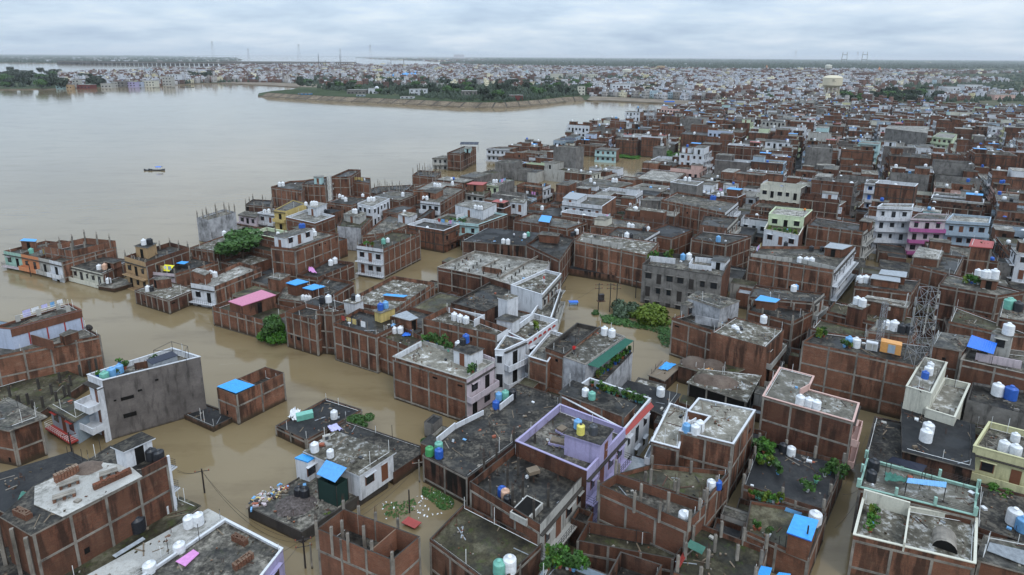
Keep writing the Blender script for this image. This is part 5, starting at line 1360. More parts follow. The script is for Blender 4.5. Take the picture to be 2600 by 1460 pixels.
tanks(h, 'J', 'w 1215 185 1.1, w 1240 180 1.1, w 1265 182 1.1')
h = hs('jmid', 'brick roof with small white room', 'brick roof with a small white room between the cubic house and the dark black roof', 'J',
  [(1150, 500), (1390, 470), (1655, 370), (1400, 300)], 4.8, par=.5, roof='roof_grey', sides=G2)
room(h, 'J', [(1485, 300), (1590, 325), (1660, 295), (1560, 280)], h=2.3, wall='white', roof='roof_lichen')
tanks(h, 'J', 'w 1545 300 1.1')
h = hs('jfront', 'brick house with white columned front', 'brick house with a white columned front and deep brick flank, two tanks above', 'J',
  [(1690, 180), (1870, 200), (2105, 62), (1930, 40)], 7.4, par=.5, roof='roof_grey', sides=[('white', dict(wood='dark')), 'g'])
tanks(h, 'J', 'w 1720 170 1.0, w 1750 172 1.1'); room(h, 'J', [(1715, 90), (1830, 110), (1900, 70), (1790, 60)], h=2.0, wall='brick', roof='roof_dark')
h = hs('jwedge', 'narrow brick and cement flank house', 'narrow brick house with a grey cement foot along its flank', 'J',
  [(1650, 345), (1690, 355), (1825, 262), (1780, 248)], 5.6, par=.3, roof='roof_dark', sides=['g', 'p'])
h = hs('redtin', 'brick house with red tin room', 'brick house with a red tin roofed room and plants near the pale mint one', 'J',
  [(2105, 105), (2280, 130), (2340, 85), (2170, 60)], 6.0, par=.3, roof='roof_moss', wall='brick', sides=[('offwhite', {}), 'g'])
room(h, 'J', [(2120, 25), (2260, 35), (2300, 10), (2170, 5)], h=2.3, wall='brick', roof='sheet_red', cap='sheet_red')
h = hs('mintjk', 'pale mint room house', 'pale mint painted house with a grey flank and rooftop tanks near the inlet', 'K',
  [(118, 35), (238, 45), (385, -10), (260, -20)], 7.0, par=.1, wall='mint', roof='roof_lichen', sides=[('palegreen', dict(wood='glass')), 'p:cement'])
tanks(h, 'K', 'w 195 15 1.1, w 220 15 1.1')
h = hs('yellowstair', 'ochre stair house', 'pale ochre house with open zigzag stairs near the river', 'J',
  [(345, 262), (452, 275), (640, 205), (520, 170)], 6.4, par=.3, wall='ochre', roof='roof_grey', sides=[('ochre', dict(wood='dark', rail='wall')), 'p'])
h = hs('riverwhite', 'white riverside cottage', 'low white riverside house with a brown door and two tanks', 'J',
  [(195, 290), (350, 312), (455, 275), (330, 255)], 4.0, par=.15, wall='white', roof='roof_pale', cap='white', sides=[('white', dict(wood='wood')), 'p'])
tanks(h, 'J', 'w 262 295 1.1, w 300 295 1.1')
hs('riverpink', 'faded pink riverside cottage', 'low faded pink riverside house with dark openings', 'J',
  [(20, 305), (180, 330), (215, 285), (90, 272)], 3.6, par=0, wall='palepink', roof='roof_grey', sides=[('palepink', dict(wood='dark', lo=-.2)), 'p'])
h = hs('riverdark', 'dark brick roof with slim columns', 'dark brick roof with slim columns beside the big river block', 'J',
  [(80, 215), (325, 240), (340, 175), (150, 165)], 5.0, par=.3, wall='brick_dark', roof='roof_dark', sides=['g', 'g'], pil=('edge', 1.4, 3))
h = hs('jtank', 'brick house with tank trio', 'brick house with three tanks behind the long white parapet', 'J',
  [(830, 190), (1060, 220), (1240, 150), (1010, 130)], 5.6, par=.4, roof='roof_dark', sides=G2)
tanks(h, 'J', 'w 950 155 1.1, w 978 165 1.1, w 1005 185 1.2, w 1162 150 1.1, k 820 290 1, k 845 292 1')
h = hs('jback', 'brown brick roof before the columns', 'brown brick roof in front of the row of black columns', 'J',
  [(1240, 130), (1500, 180), (1680, 110), (1400, 80)], 5.2, par=.3, roof='roof_grey', sides=G2)
tanks(h, 'J', 'w 1530 140 1.2')
h = hs('jtop', 'brick roof with tank line', 'brick roof with a line of white tanks below the river columns', 'J',
  [(1620, 80), (1900, 80), (2080, 20), (1800, -5)], 6.6, par=.4, roof='roof_pale', sides=G2)
tanks(h, 'J', 'w 1822 48 1.1, w 1845 52 1.1, w 1870 52 1.1, w 1985 35 1.1')
from collections import defaultdict
LOWS = []
# ================================================================== the rest of the near town, laid out on its street grid
def PW(pts, z=0.0): return [W(x, y, z)[:2] for x, y in pts]
def pip(x, y, poly):
  c_ = False
  for i in range(len(poly)):
    (x1, y1), (x2, y2) = poly[i - 1], poly[i]
    if (y1 > y) != (y2 > y) and x < (x2 - x1) * (y - y1) / (y2 - y1) + x1: c_ = not c_
  return c_
CITY = PW([(1236, 446), (1246, 408), (1345, 380), (1480, 358), (1600, 325), (1655, 303), (1722, 287), (1772, 271), (2780, 268), (2900, 1460), (2185, 1460), (2150, 1000), (1900, 800), (1720, 700),
      (1640, 650), (1450, 630), (1400, 700), (1100, 640), (900, 640), (860, 700), (640, 720), (480, 700), (500, 660), (640, 610), (690, 585), (700, 540), (900, 515), (1060, 480), (1190, 468)])
HOLES = [PW(p) for p in (
  [(1443, 697), (1631, 740), (1725, 772), (1705, 860), (1697, 905), (1648, 953), (1595, 967), (1540, 900), (1399, 812)],
  [(898, 668), (1125, 662), (1109, 722), (898, 740)], [(640, 590), (720, 580), (715, 625), (620, 615)],
  [(1268, 462), (1430, 470), (1425, 492), (1350, 500), (1270, 480)], [(1366, 395), (1480, 405), (1648, 398), (1680, 420), (1615, 448), (1512, 457), (1476, 418), (1400, 410)],
  [(2095, 1460), (2170, 1460), (2225, 1120), (2310, 1055), (2180, 1020), (2110, 1190)], [(2065, 800), (2120, 760), (2205, 655), (2170, 640), (2130, 700), (2060, 780)], [(1690, 395), (1800, 402), (1790, 425), (1690, 425)])]
def overlaps(p, q, sh=.3):
  for A_, B_ in ((p, q), (q, p)):
    for i in range(len(A_)):
      x1, y1 = A_[i - 1]; x2, y2 = A_[i]; nx, ny = y2 - y1, x1 - x2
      l_ = math.hypot(nx, ny)
      if l_ < 1e-6: continue
      a0 = max(nx * x + ny * y for x, y in A_) / l_; b0 = min(nx * x + ny * y for x, y in B_) / l_
      if b0 > a0 - sh: return True
  return False
NHAND = len(FOOT)
HAND = [(f, centroid(f), max(math.hypot(x - centroid(f)[0], y - centroid(f)[1]) for x, y in f)) for f in FOOT]
g0 = Q('D', 830, 1447); g1 = Q('L', 950, 800)
UA = math.atan2(g1[1] - g0[1], g1[0] - g0[0])
U = (math.cos(UA), math.sin(UA)); V = (U[1], -U[0])
def BEND(u): return 9 * math.sin(max(0, u - 200) / 95) + 3.5 * math.sin(max(0, u - 200) / 31)
rnd = random.Random(5)
cand = []
PITCHV = 30.0
v0_ = g0[0] * V[0] + g0[1] * V[1]
for k_ in range(-40, 30):
  for row in (0, 1):
    va = v0_ + k_ * PITCHV + (1.7 if row == 0 else 15.1); vb = va + 13.2
    u_ = -100.0 + rnd.uniform(0, 5)
    while u_ < 1000:
      w_ = rnd.choice((4.0, 4.8, 5.6, 6.4, 7.4, 8.6, 10.5))
      vm_ = (va + vb) / 2 + BEND(u_ + w_ / 2); c_ = (U[0] * (u_ + w_ / 2) + V[0] * vm_, U[1] * (u_ + w_ / 2) + V[1] * vm_)
      d_ = math.hypot(*c_); px, py = proj(c_[0], c_[1], 3)
      if -60 < px < 2680 and 250 < py < 1600 and d_ < 740 and c_[1] > 20:
        cand.append((d_, u_, w_, va, vb - rnd.choice((0, 0, 1.5, 3)), row, k_))
      u_ += w_ + .06
      if rnd.random() < .012: u_ += 3.4
cand.sort()
def fp(u0, u1, va, vb):
  "corners: left, near, right, far"
  q = [(u1, va + BEND(u1)), (u0, va + BEND(u0)), (u0, vb + BEND(u0)), (u1, vb + BEND(u1))]
  return [(U[0] * a + V[0] * b, U[1] * a + V[1] * b) for a, b in q]
PAINTS = ['white'] * 11 + ['offwhite'] * 5 + ['offwhite', 'cream', 'cream', 'palepink', 'aqua', 'paleblue', 'yellow', 'bluegrey', 'bluegrey', 'palegreen', 'pink', 'cement', 'cement']
PW_ = dict(offwhite='off-white', palepink='pale pink', paleblue='pale blue', bluegrey='blue grey', skyblue='sky blue', palegreen='pale green')
LM = [((2110, 240), 'the big water tower'), ((1520, 480), 'the flooded inlet'), ((1700, 520), 'the grey cement cube'), ((2270, 330), 'the broad cement hall'), ((2000, 570), 'the pale green house'),
   ((2330, 570), 'the magenta house'), ((2440, 380), 'the lime green house'), ((1655, 300), 'the riverside lattice mast'), ((2350, 830), 'the large telecom tower'), ((1140, 430), 'the tilted solar panels'),
   ((2150, 390), 'the pale mint box house'), ((1950, 760), 'the lace balconied block'), ((1330, 560), 'the orange parapet'), ((2560, 470), 'the right edge mast'), ((1880, 420), 'the bright green street tree')]
def where_(px, py):
  (lx, ly), nm = min(LM, key=lambda t: math.hypot(t[0][0] - px, (t[0][1] - py) * 2))
  dx_, dy_ = px - lx, py - ly
  if abs(dx_) > 2.2 * abs(dy_): return ('right of ' if dx_ > 0 else 'left of ') + nm
  if abs(dy_) > 2.2 * abs(dx_): return ('below ' if dy_ > 0 else 'beyond ') + nm
  return ('below and ' if dy_ > 0 else 'beyond and ') + ('right of ' if dx_ > 0 else 'left of ') + nm
MASS = MB(); mass = MassCtx(MASS); MTANK = []
n_auto = 0; placed = []
MAXH = 300 - NHAND
used_labels = {}
for (d_, u_, w_, va, vb, row, k_) in cand:
  wp = fp(u_, u_ + w_, va, vb)
  cx, cy = centroid(wp)
  if not all(pip(x, y, CITY) for x, y in wp) and not (pip(cx, cy, CITY) and d_ > 400): continue
  if any(pip(cx, cy, h_) or any(pip(x, y, h_) for x, y in wp) for h_ in HOLES): continue
  rr = math.hypot(w_, vb - va) / 2
  if any(math.hypot(cx - c_[0], cy - c_[1]) < rr + r_ and not overlaps(wp, f) for f, c_, r_ in HAND): continue
  near_hand = any(math.hypot(cx - c_[0], cy - c_[1]) < rr + r_ + 6 for f, c_, r_ in HAND)
  fl = rnd.choice((1, 1, 2, 2, 2, 2, 3, 3, 4)) if not near_hand else rnd.choice((1, 1, 2, 2))
  if d_ > 470: fl = min(fl, 2)
  z = 1.6 + 3.0 * fl + rnd.uniform(-.5, .5)
  if near_hand: z = min(z, 6.6) - .6
  ZJ[0] += 1; z += (ZJ[0] % 23) * .0047
  par = rnd.choice((0, .4, .8, .9, 1.0))
  painted = rnd.random() < (.5 + (.12 if d_ > 330 else 0))
  pc = rnd.choice(PAINTS)
  wall = 'brick' if rnd.random() < .68 else rnd.choice(('cement', 'cement', 'cement_brown', 'brick_dark', 'brick_clean', 'offwhite', 'brick_dark'))
  roof = rnd.choice(('roof_dark', 'roof_grey', 'roof_grey', 'roof_lichen', 'roof_pale', 'roof_pale', 'roof_moss', 'roof_dark'))
  front = (pc, dict(rail=rnd.choice(('wall', 'wall', 'iron')) if n_auto < MAXH else 'wall', dep=.9)) if painted else ('brick', dict(balcony=rnd.random() < .4, dep=.7))
  # edges: 0 = left side (va), 1 = near end (u0), 2 = right side (vb), 3 = far end; streets run along u, so fronts face va / vb
  sides = ['x', 'g' if wall.startswith('brick') else 'p', 'x', 'x']
  if row == 0: sides[0] = front
  else: sides[2] = front
  if row == 0 and rnd.random() < .5: sides[2] = 'g'
  if painted and rnd.random() < .35: sides[1] = (pc, dict(balcony=False))
  obj_mode = n_auto < MAXH
  stair = rnd.random() < .62; nt = rnd.choice((0, 1, 1, 2, 2, 3)); pil = ('edge', rnd.uniform(1.0, 1.8), 3.6) if (rnd.random() < .16) else None
  px, py = proj(cx, cy, z)
  sheetc = rnd.random() < .10
  if obj_mode:
    col_ = PW_.get(pc, pc)
    feat = (('%s fronted' % col_) if painted else {'brick': 'bare brick', 'brick_dark': 'stained brick', 'brick_clean': 'fresh brick', 'cement': 'grey cement', 'cement_brown': 'brown cement', 'offwhite': 'off-white', 'cement_white': 'patchy white'}[wall])
    size_ = 'small' if w_ < 6.5 else ('wide' if w_ > 9 else 'mid-sized')
    lb = '%s %s house with %s, %s' % (size_, feat, ('a blue roofed stair room' if (stair and sheetc) else 'a stair room') if stair else ('bare columns on top' if pil else {'roof_dark': 'a dark flat roof', 'roof_grey': 'a grey flat roof', 'roof_lichen': 'a lichen roof', 'roof_pale': 'a pale flat roof', 'roof_moss': 'a mossy roof', 'roof_black': 'a black roof'}[roof]), where_(px, py))
    hd = '%s house %s' % (feat, where_(px, py))
    H_ = build_house(hd, lb, wp, z, par, wall, roof, sides, (pc if painted else rnd.choice((None, None, 'offwhite', 'white'))) if rnd.random() < .65 else None, -1.5, 3.0, .15, 'brick_house' if 'brick' in feat else 'house', 'house', rnd.choice(('concrete', 'concrete', 'concrete_dark', 'cement_brown', 'concrete')), pil, rnd, .9, 'houses of the flooded town', spacing=3.1)
    ctx = H_['ctx']
  else:
    H_ = build_house('', '', wp, z, par, wall, roof, sides, rnd.choice((None, None, 'offwhite', 'white', 'concrete')), -1.0, 3.0, .15, '', '', rnd.choice(('concrete', 'concrete_dark', 'concrete_dark', 'cement_brown')), pil if rnd.random() < .5 else None, rnd, .9, '', mass, spacing=3.6)
    ctx = mass
  FOOT.pop()
  zr = H_['zr']
  if stair:
    s0 = u_ + rnd.uniform(.3, max(.4, w_ - 3.6)); sv = va + .4 if rnd.random() < .5 else vb - 4.6
    pts = fp(s0, s0 + 3.0, sv, sv + 4.0)
    stair_room(ctx, pts, zr + 2.4, zr, rnd, wall if rnd.random() < .6 else (pc if painted else 'brick'), 'sheet_blue' if sheetc else ('sheet_red' if rnd.random() < .04 else roof), True, .15, dside=rnd.choice((0, 1, 2)))
  if rnd.random() < .55 and fl < 4 and w_ > 4.5:
    h2_ = rnd.choice((2.7, 2.9, 3.1)); v1 = rnd.uniform(.35, .6); lo_ = rnd.random() < .5
    pts = fp(u_ + .08, u_ + w_ * rnd.choice((.55, 1, 1)) - .08, va + .09 if lo_ else vb - (vb - va) * v1, va + (vb - va) * v1 if lo_ else vb - .09)
    if not stair or (sv < (va + vb) / 2) != lo_: stair_room(ctx, pts, zr + h2_, zr, rnd, wall if rnd.random() < .5 else (pc if painted else 'brick'), rnd.choice(('roof_grey', 'roof_pale', 'roof_dark', 'roof_lichen')), True, .05, dside=rnd.choice((0, 1, 2)), name='upper_floor')
  for i in range(nt):
    c2 = rnd.choice('wwwwwwwwkkbl')
    if stair and rnd.random() < .5: uu, vv, zt = s0 + .8 + i * .9, sv + rnd.uniform(.8, 3), zr + 2.4
    else: uu, vv, zt = u_ + .9 + i * 1.25, rnd.choice((va + 1.1, vb - 1.2, (va + vb) / 2)), zr
    if uu > u_ + w_ - .7: continue
    vv += BEND(uu); p = (U[0] * uu + V[0] * vv, U[1] * uu + V[1] * vv, zt)
    if len(TANKS) < 300: tank_at(p, c2, H_['handle'] or 'a brick house ' + where_(px, py), rnd.uniform(.85, 1.1), d_ > 170)
    else: MTANK.append((p, c2, rnd.uniform(.75, 1.05)))
  n_auto += 1; placed.append(wp)
print('auto houses', n_auto, 'hand', NHAND)
for p, c2, s_ in MTANK: MASS.lathe(p, [(.5 * s_, 0), (.52 * s_, 1.0 * s_), (.25 * s_, 1.2 * s_)], TCOL[c2][0], 8)

patch0 = [W(x, y, 0)[:2] for x, y in [(1790, 273), (2780, 270), (2950, 660), (2225, 640), (2060, 520), (1900, 440), (1830, 400), (1800, 330)]]
mb = MB(); mb.face([(x, y, .25) for x, y in (patch0 if area(patch0) > 0 else patch0[::-1])], 'roof_black'); tag(mb.obj('street_ground'), kind='structure')
# low roofs, sheds and yards wedged into every gap between the houses
ZONE2 = PW([(1075, 1085), (1190, 1060), (1330, 1000), (1500, 960), (1640, 980), (1760, 1010), (1890, 880), (2060, 840), (2110, 1180), (2080, 1460), (1180, 1460), (1185, 1290), (1060, 1200)])
ZONE3 = PW([(2180, 1460), (2230, 1120), (2310, 1060), (2420, 1060), (2750, 1100), (2800, 1460)]); ZONE4 = PW([(545, 800), (700, 700), (900, 760), (1140, 700), (1260, 700), (1390, 800), (1380, 940), (1250, 1010), (1010, 900), (740, 870)])
ALLF = HAND + [(f, centroid(f), max(math.hypot(x - centroid(f)[0], y - centroid(f)[1]) for x, y in f)) for f in placed]
GR = defaultdict(list)
for it_ in ALLF:
  n_ = int(it_[2] // 20) + 1
  for a in range(-n_, n_ + 1):
    for b in range(-n_, n_ + 1): GR[(int(it_[1][0] // 20) + a, int(it_[1][1] // 20) + b)].append(it_)
rnd = random.Random(77); nlow = 0; tries = []
for _ in range(16000):
  px_, py_ = rnd.uniform(600, 2640), rnd.uniform(300, 1460)
  q_ = W(px_, py_, 0); tries.append((math.hypot(q_[0], q_[1]), q_[0], q_[1]))
for size_ in (9.0, 6.0, 3.8, 2.4):
  for d_, x, y in tries:
    if d_ > 420 or (size_ < 3 and d_ > 110) or (size_ < 5 and d_ > 220): continue
    if not (pip(x, y, CITY) or pip(x, y, ZONE2) or pip(x, y, ZONE3) or pip(x, y, ZONE4)): continue
    w_, v_ = size_ * rnd.uniform(.7, 1.2), size_ * rnd.uniform(.6, 1.3)
    wp = [(x + U[0] * a * w_ / 2 + V[0] * b * v_ / 2, y + U[1] * a * w_ / 2 + V[1] * b * v_ / 2) for a, b in ((1, -1), (-1, -1), (-1, 1), (1, 1))]
    if any(pip(a, b, h_) for h_ in HOLES for a, b in wp + [(x, y)]): continue
    if not all(pip(a, b, CITY) or pip(a, b, ZONE2) or pip(a, b, ZONE3) or pip(a, b, ZONE4) for a, b in wp): continue
    rr = math.hypot(w_, v_) / 2
    if any(math.hypot(x - c_[0], y - c_[1]) < rr + r_ and not overlaps(wp, f, .12) for f, c_, r_ in GR[(int(x // 20), int(y // 20))]): continue
    it_ = (wp, (x, y), rr)
    for a in (-1, 0, 1):
      for b in (-1, 0, 1): GR[(int(x // 20) + a, int(y // 20) + b)].append(it_)
    z = rnd.uniform(1.1, 3.4) + (rnd.random() < .35) * 1.6 * (d_ > 90); ZJ[0] += 1; z += (ZJ[0] % 23) * .0047
    wall = rnd.choice(('brick', 'brick', 'brick_dark', 'brick_dark', 'brick_clean', 'cement', 'offwhite')); roof = rnd.choice(('roof_dark', 'roof_black', 'roof_grey', 'roof_moss', 'roof_moss', 'roof_lichen', 'roof_dark', 'sheet_grey' if size_ < 6 else 'roof_dark'))
    cx_ = mass
    if nlow < 285 and size_ > 3:
      pq = proj(x, y, z); cx_ = ObjCtx('outbuilding', (x, y, 0)); nlow += 1
      tag(cx_.root, ('%s %s outbuilding with a %s roof, wedged %s' % ({9.0: 'broad', 6.0: 'middling', 3.8: 'small'}[size_], {'brick': 'brick', 'brick_dark': 'stained', 'brick_clean': 'fresh brick', 'cement': 'cement', 'offwhite': 'off-white'}[wall], roof.split('_')[1], where_(*pq))), 'outbuilding', 'low roofs filling the gaps')
      LOWS.append((cx_.root, pq[0]))
    shell(cx_, wp, z, -1.0, rnd.choice((0, .25, .6)), wall, roof, None, .12, None, over=.02)
    if cx_ is not mass and wall.startswith('brick') and size_ > 5: grid_side(cx_, wp[1], wp[2], z - .2, -.6, rnd, 'concrete', 3.0, 3.2); grid_side(cx_, wp[0], wp[1], z - .2, -.6, rnd, 'concrete', 3.0, 3.2)
print('low roofs', nlow)
if MASS.f:
  tag(MASS.obj('crowded_far_quarter'), 'close packed brick and white houses of the quarter around the big water tower', None, None, 'stuff')
# ================================================================== far shores
def land(name, pts, z, m='land'):
  wp = [W(x, y, 0)[:2] for x, y in pts]
  if area(wp) < 0: wp.reverse()
  mb = MB(); mb.prism(wp, -2.0, z, 'bank', m)
  return tag(mb.obj(name), kind='structure')
def hz(x, d=2.0): return HY + (x - 1300) * ROLL + d
BASE = [(655, 246), (738, 252), (835, 257.6), (959, 263), (1070, 268.6), (1153, 273.2), (1220, 275), (1283, 274.7), (1338, 271), (1393, 266), (1449, 259), (1490, 257)]
LANDA = [(-300, 231), (0, 228), (120, 227), (250, 223), (387, 219), (500, 213), (560, 212), (640, 216), (700, 219), (760, 223), (742, 229), (690, 233), (657, 239)] + [(x, y - .6) for x, y in BASE] + \
  [(1551, 258), (1670, 263.6), (1761, 269), (2900, 276), (2900, hz(2900, 3)), (1900, hz(1900, 3)), (1250, hz(1250, 3)), (900, 145.6), (957, 150.5), (1070, 154.6), (1142, 158.5), (1192, 160.5), (1125, 167.5),
   (1000, 166.5), (876, 165), (740, 167), (600, 169), (553, 174), (387, 180), (249, 190), (166, 193), (0, 196), (-300, 200)]
land('far_bank', LANDA, 1.2)
land('far_left_shore', [(-300, 160), (0, 160.0), (190, 161.4), (400, 159.5), (560, 157.5), (612, 153.5), (616, 151), (560, 147), (400, 142.5), (200, 140), (-300, 137.5)], 2.0)
mb = MB()
for j in range(16):
  t0, t1 = R(40 + j * 6.25), R(40 + (j + 1) * 6.25)
  mb.face([(26000 * math.cos(t0), 26000 * math.sin(t0), 4), (58000 * math.cos(t0), 58000 * math.sin(t0), 4), (58000 * math.cos(t1), 58000 * math.sin(t1), 4), (26000 * math.cos(t1), 26000 * math.sin(t1), 4)], 'land')
tag(mb.obj('horizon_land'), kind='structure')
sb = [(655, 217), (700, 219.5), (760, 223), (742, 229), (700, 228), (690, 216), (620, 213), (560, 211), (560, 209), (700, 210), (760, 214), (820, 224), (800, 228), (780, 219)]
def patch(name, pts, z, m):
  wp = [W(x, y, 0)[:2] for x, y in pts]
  if area(wp) < 0: wp.reverse()
  mb = MB(); mb.face([(x, y, z) for x, y in wp], m); return tag(mb.obj(name), kind='structure')
patch('sandy_shore', [(560, 212), (640, 216), (700, 219), (760, 223), (830, 224), (800, 216), (690, 211), (560, 208)], 1.25, 'bank')
patch('sandy_shore', [(1490, 256.6), (1551, 257.6), (1670, 263.2), (1761, 268.6), (1860, 270), (1860, 262), (1680, 255), (1560, 249), (1500, 247)], 1.26, 'bank')
patch('grass_bank', [(665, 238), (742, 229), (760, 228), (900, 224), (1000, 226), (1010, 232), (900, 236), (830, 241), (1000, 253), (1150, 262), (1145, 266), (1000, 258.5), (835, 249.5), (738, 244.5)], 1.27, 'grass')
patch('grass_bank', [(1150, 262), (1300, 262), (1440, 250), (1500, 246), (1500, 238), (1380, 236), (1200, 246), (1050, 240), (1000, 246), (1060, 255)], 1.28, 'grass')
# stone pitched embankment: each sloping panel between two dark ribs is a piece
bp = [Vector(W(x, y, 0)) for x, y in BASE]
acc = [0.0]
for i in range(1, len(bp)): acc.append(acc[-1] + (bp[i] - bp[i - 1]).length)
def along(s):
  s = max(0, min(acc[-1] - 1e-3, s))
  for i in range(1, len(bp)):
    if acc[i] >= s:
      t = (s - acc[i - 1]) / (acc[i] - acc[i - 1]); d = (bp[i] - bp[i - 1]).normalized()
      return bp[i - 1].lerp(bp[i], t), d
emb = empty('embankment', tuple(bp[4])); off = tuple(bp[4])
emb['kind'] = 'structure'
np_ = int(acc[-1] / 17)
for i in range(np_):
  s0, s1 = i * acc[-1] / np_, (i + 1) * acc[-1] / np_
  def qd(sa, sb, lift, mb, m, skew=5.0):
    a, da = along(sa); b, db = along(sb); a2, da2 = along(sa + skew); b2, db2 = along(sb + skew)
    na = Vector((-da2.y, da2.x, 0)); nb = Vector((-db2.y, db2.x, 0))
    A0 = a + Vector((0, 0, -1 + lift)); B0 = b + Vector((0, 0, -1 + lift)); A1 = a2 + na * 10 + Vector((0, 0, 5.0 + lift)); B1 = b2 + nb * 10 + Vector((0, 0, 5.0 + lift))
    mb.face([A0, B0, B1, A1], m)
    mb.face([A1, B1, B1 - Vector((0, 0, 5)), A1 - Vector((0, 0, 5))], m)
  mbb = MB(); qd(s0 + .8, s1 - .8, .0, mbb, 'stone'); mbb.obj('stone_panel', emb, off)
  mbb = MB(); qd(s1 - .85, s1 + .85, .12, mbb, 'concrete_dark'); mbb.obj('rib', emb, off)
mbb = MB()
for i in range(60):
  (a, da), (b, db) = along(i * acc[-1] / 60), along((i + 1) * acc[-1] / 60)
  na = Vector((-da.y, da.x, 0)); nb = Vector((-db.y, db.x, 0)); z_ = Vector((0, 0, 5.05))
  mbb.face([a + na * 9.8 + z_, b + nb * 9.8 + z_, b + nb * 13 + z_, a + na * 13 + z_], 'grass')
  mbb.face([a + na * 13 + z_, b + nb * 13 + z_, b + nb * 19 - z_ * .5, a + na * 19 - z_ * .5], 'grass')
mbb.obj('crest', emb, off)

# ---- far town: thousands of little houses as one mass, colours of their own
rs = np.random.RandomState(3)
def np_pip(X, Y, poly):
  c_ = np.zeros(len(X), bool)
  for i in range(len(poly)):
    (x1, y1), (x2, y2) = poly[i - 1], poly[i]
    if y1 == y2: continue
    m_ = ((y1 > Y) != (y2 > Y)) & (X < (x2 - x1) * (Y - y1) / (y2 - y1) + x1)
    c_ ^= m_
  return c_
def np_proj(X, Y, Z):
  dz_ = Z - CAM_H; cp, sp_ = math.cos(PITCH), math.sin(PITCH)
  f = Y * cp - dz_ * sp_; u = Y * sp_ + dz_ * cp; x = FOC * X / f; y = -FOC * u / f
  return 1300 + x * _c - y * _s, CY + x * _s + y * _c
WOODS = [[(-60, 182), (150, 187), (160, 228), (-60, 229)],
     [(740, 196), (860, 200), (900, 192), (980, 200), (1200, 210), (1350, 207), (1450, 215), (1500, 224), (1500, 240), (1440, 250), (1300, 262), (1150, 258), (1000, 245), (900, 238), (760, 222)],
     [(2130, 252), (2260, 240), (2390, 238), (2380, 262), (2150, 275)], [(1600, 224), (1700, 226), (1720, 246), (1620, 248)], [(1900, 232), (1990, 236), (1985, 262), (1900, 258)],
     [(1110, 163), (1192, 158), (1250, 152), (2700, 160), (2700, 172), (1900, 180), (1400, 172)], [(1340, 200), (1480, 196), (1700, 204), (1620, 214), (1400, 212)], [(480, 190), (540, 190), (545, 203), (470, 204)], [(200, 200), (260, 202), (262, 222), (215, 224)]]
BARE = [[(640, 236), (760, 220), (1000, 226), (1500, 222), (1500, 262), (1300, 280), (640, 262)], [(1490, 246), (1560, 249), (1680, 255), (1860, 262), (1860, 275), (1480, 262)], [(560, 209), (700, 211), (800, 216), (830, 226), (560, 216)]]
def sample_grid(r0, r1, cell, az0=-44, az1=46):
  n = int(2 * r1 * math.sin(R(46)) / cell); X, Y = np.meshgrid(np.arange(-r1, r1, cell), np.arange(r0 * .6, r1, cell))
  X = X.ravel(); Y = Y.ravel(); a = R(30)
  X, Y = X * math.cos(a) - (Y) * math.sin(a), X * math.sin(a) + Y * math.cos(a)
  X = X + rs.uniform(-.12, .12, len(X)) * cell; Y = Y + rs.uniform(-.12, .12, len(Y)) * cell
  D = np.hypot(X, Y); k_ = (D > r0) & (D <= r1) & (Y > 0) & (np.abs(X) < Y * .95)
  return X[k_], Y[k_], D[k_]
def boxes_mass(X, Y, Z0, SX, SY, H_, ROT, CW, CR, verts, faces, cols):
  n = len(X); ca, sa = np.cos(ROT), np.sin(ROT)
  sx = np.array([-1, 1, 1, -1, -1, 1, 1, -1]) * .5; sy = np.array([-1, -1, 1, 1, -1, -1, 1, 1]) * .5; sz = np.array([0, 0, 0, 0, 1, 1, 1, 1])
  x = SX[:, None] * sx; y = SY[:, None] * sy
  vx = X[:, None] + x * ca[:, None] - y * sa[:, None]; vy = Y[:, None] + x * sa[:, None] + y * ca[:, None]; vz = Z0[:, None] + H_[:, None] * sz
  base = sum(len(v) for v in verts)
  verts.append(np.stack([vx, vy, vz], -1).reshape(-1, 3))
  f = np.array([[0, 1, 5, 4], [1, 2, 6, 5], [2, 3, 7, 6], [3, 0, 4, 7], [4, 5, 6, 7]])
  faces.append((base + np.arange(n)[:, None, None] * 8 + f[None]).reshape(-1, 4))
  c = np.repeat(CW[:, None, :], 5, 1); c[:, 4] = CR
  cols.append(np.repeat(c.reshape(-1, 3), 4, 0))
def mass_obj(name, verts, faces, cols, m, label=None):
  v = np.concatenate(verts); f = np.concatenate(faces)
  me = bpy.data.meshes.new(name); me.vertices.add(len(v)); me.vertices.foreach_set('co', v.astype(np.float32).ravel())
  me.loops.add(f.size); me.loops.foreach_set('vertex_index', f.astype(np.int32).ravel())
  me.polygons.add(len(f)); me.polygons.foreach_set('loop_start', np.arange(0, f.size, f.shape[1], dtype=np.int32))
  me.update(calc_edges=True)
  if cols is not None:
    c = np.concatenate(cols); a = me.color_attributes.new('paint', 'FLOAT_COLOR', 'CORNER')
    a.data.foreach_set('color', np.concatenate([c, np.ones((len(c), 1))], 1).astype(np.float32).ravel())
  me.materials.append(M[m]); o = bpy.data.objects.new(name, me); C.objects.link(o)
  return tag(o, label, None, None, 'stuff')
WALLC = np.array([(.42, .43, .46), (.40, .39, .39), (.26, .25, .235), (.12, .06, .044), (.13, .068, .05), (.10, .055, .042), (.15, .082, .06), (.55, .50, .36), (.20, .18, .16), (.30, .28, .26), (.30, .38, .42), (.36, .29, .28), (.40, .36, .22), (.13, .11, .1)])
WP_ = np.array([.11, .07, .09, .13, .13, .12, .08, .05, .08, .07, .025, .025, .02, .03]); WP_ = WP_ / WP_.sum()
ROOFC = np.array([(.12, .115, .11), (.06, .056, .053), (.19, .185, .18), (.035, .032, .032), (.34, .34, .34), (.06, .25, .5), (.13, .06, .045)])
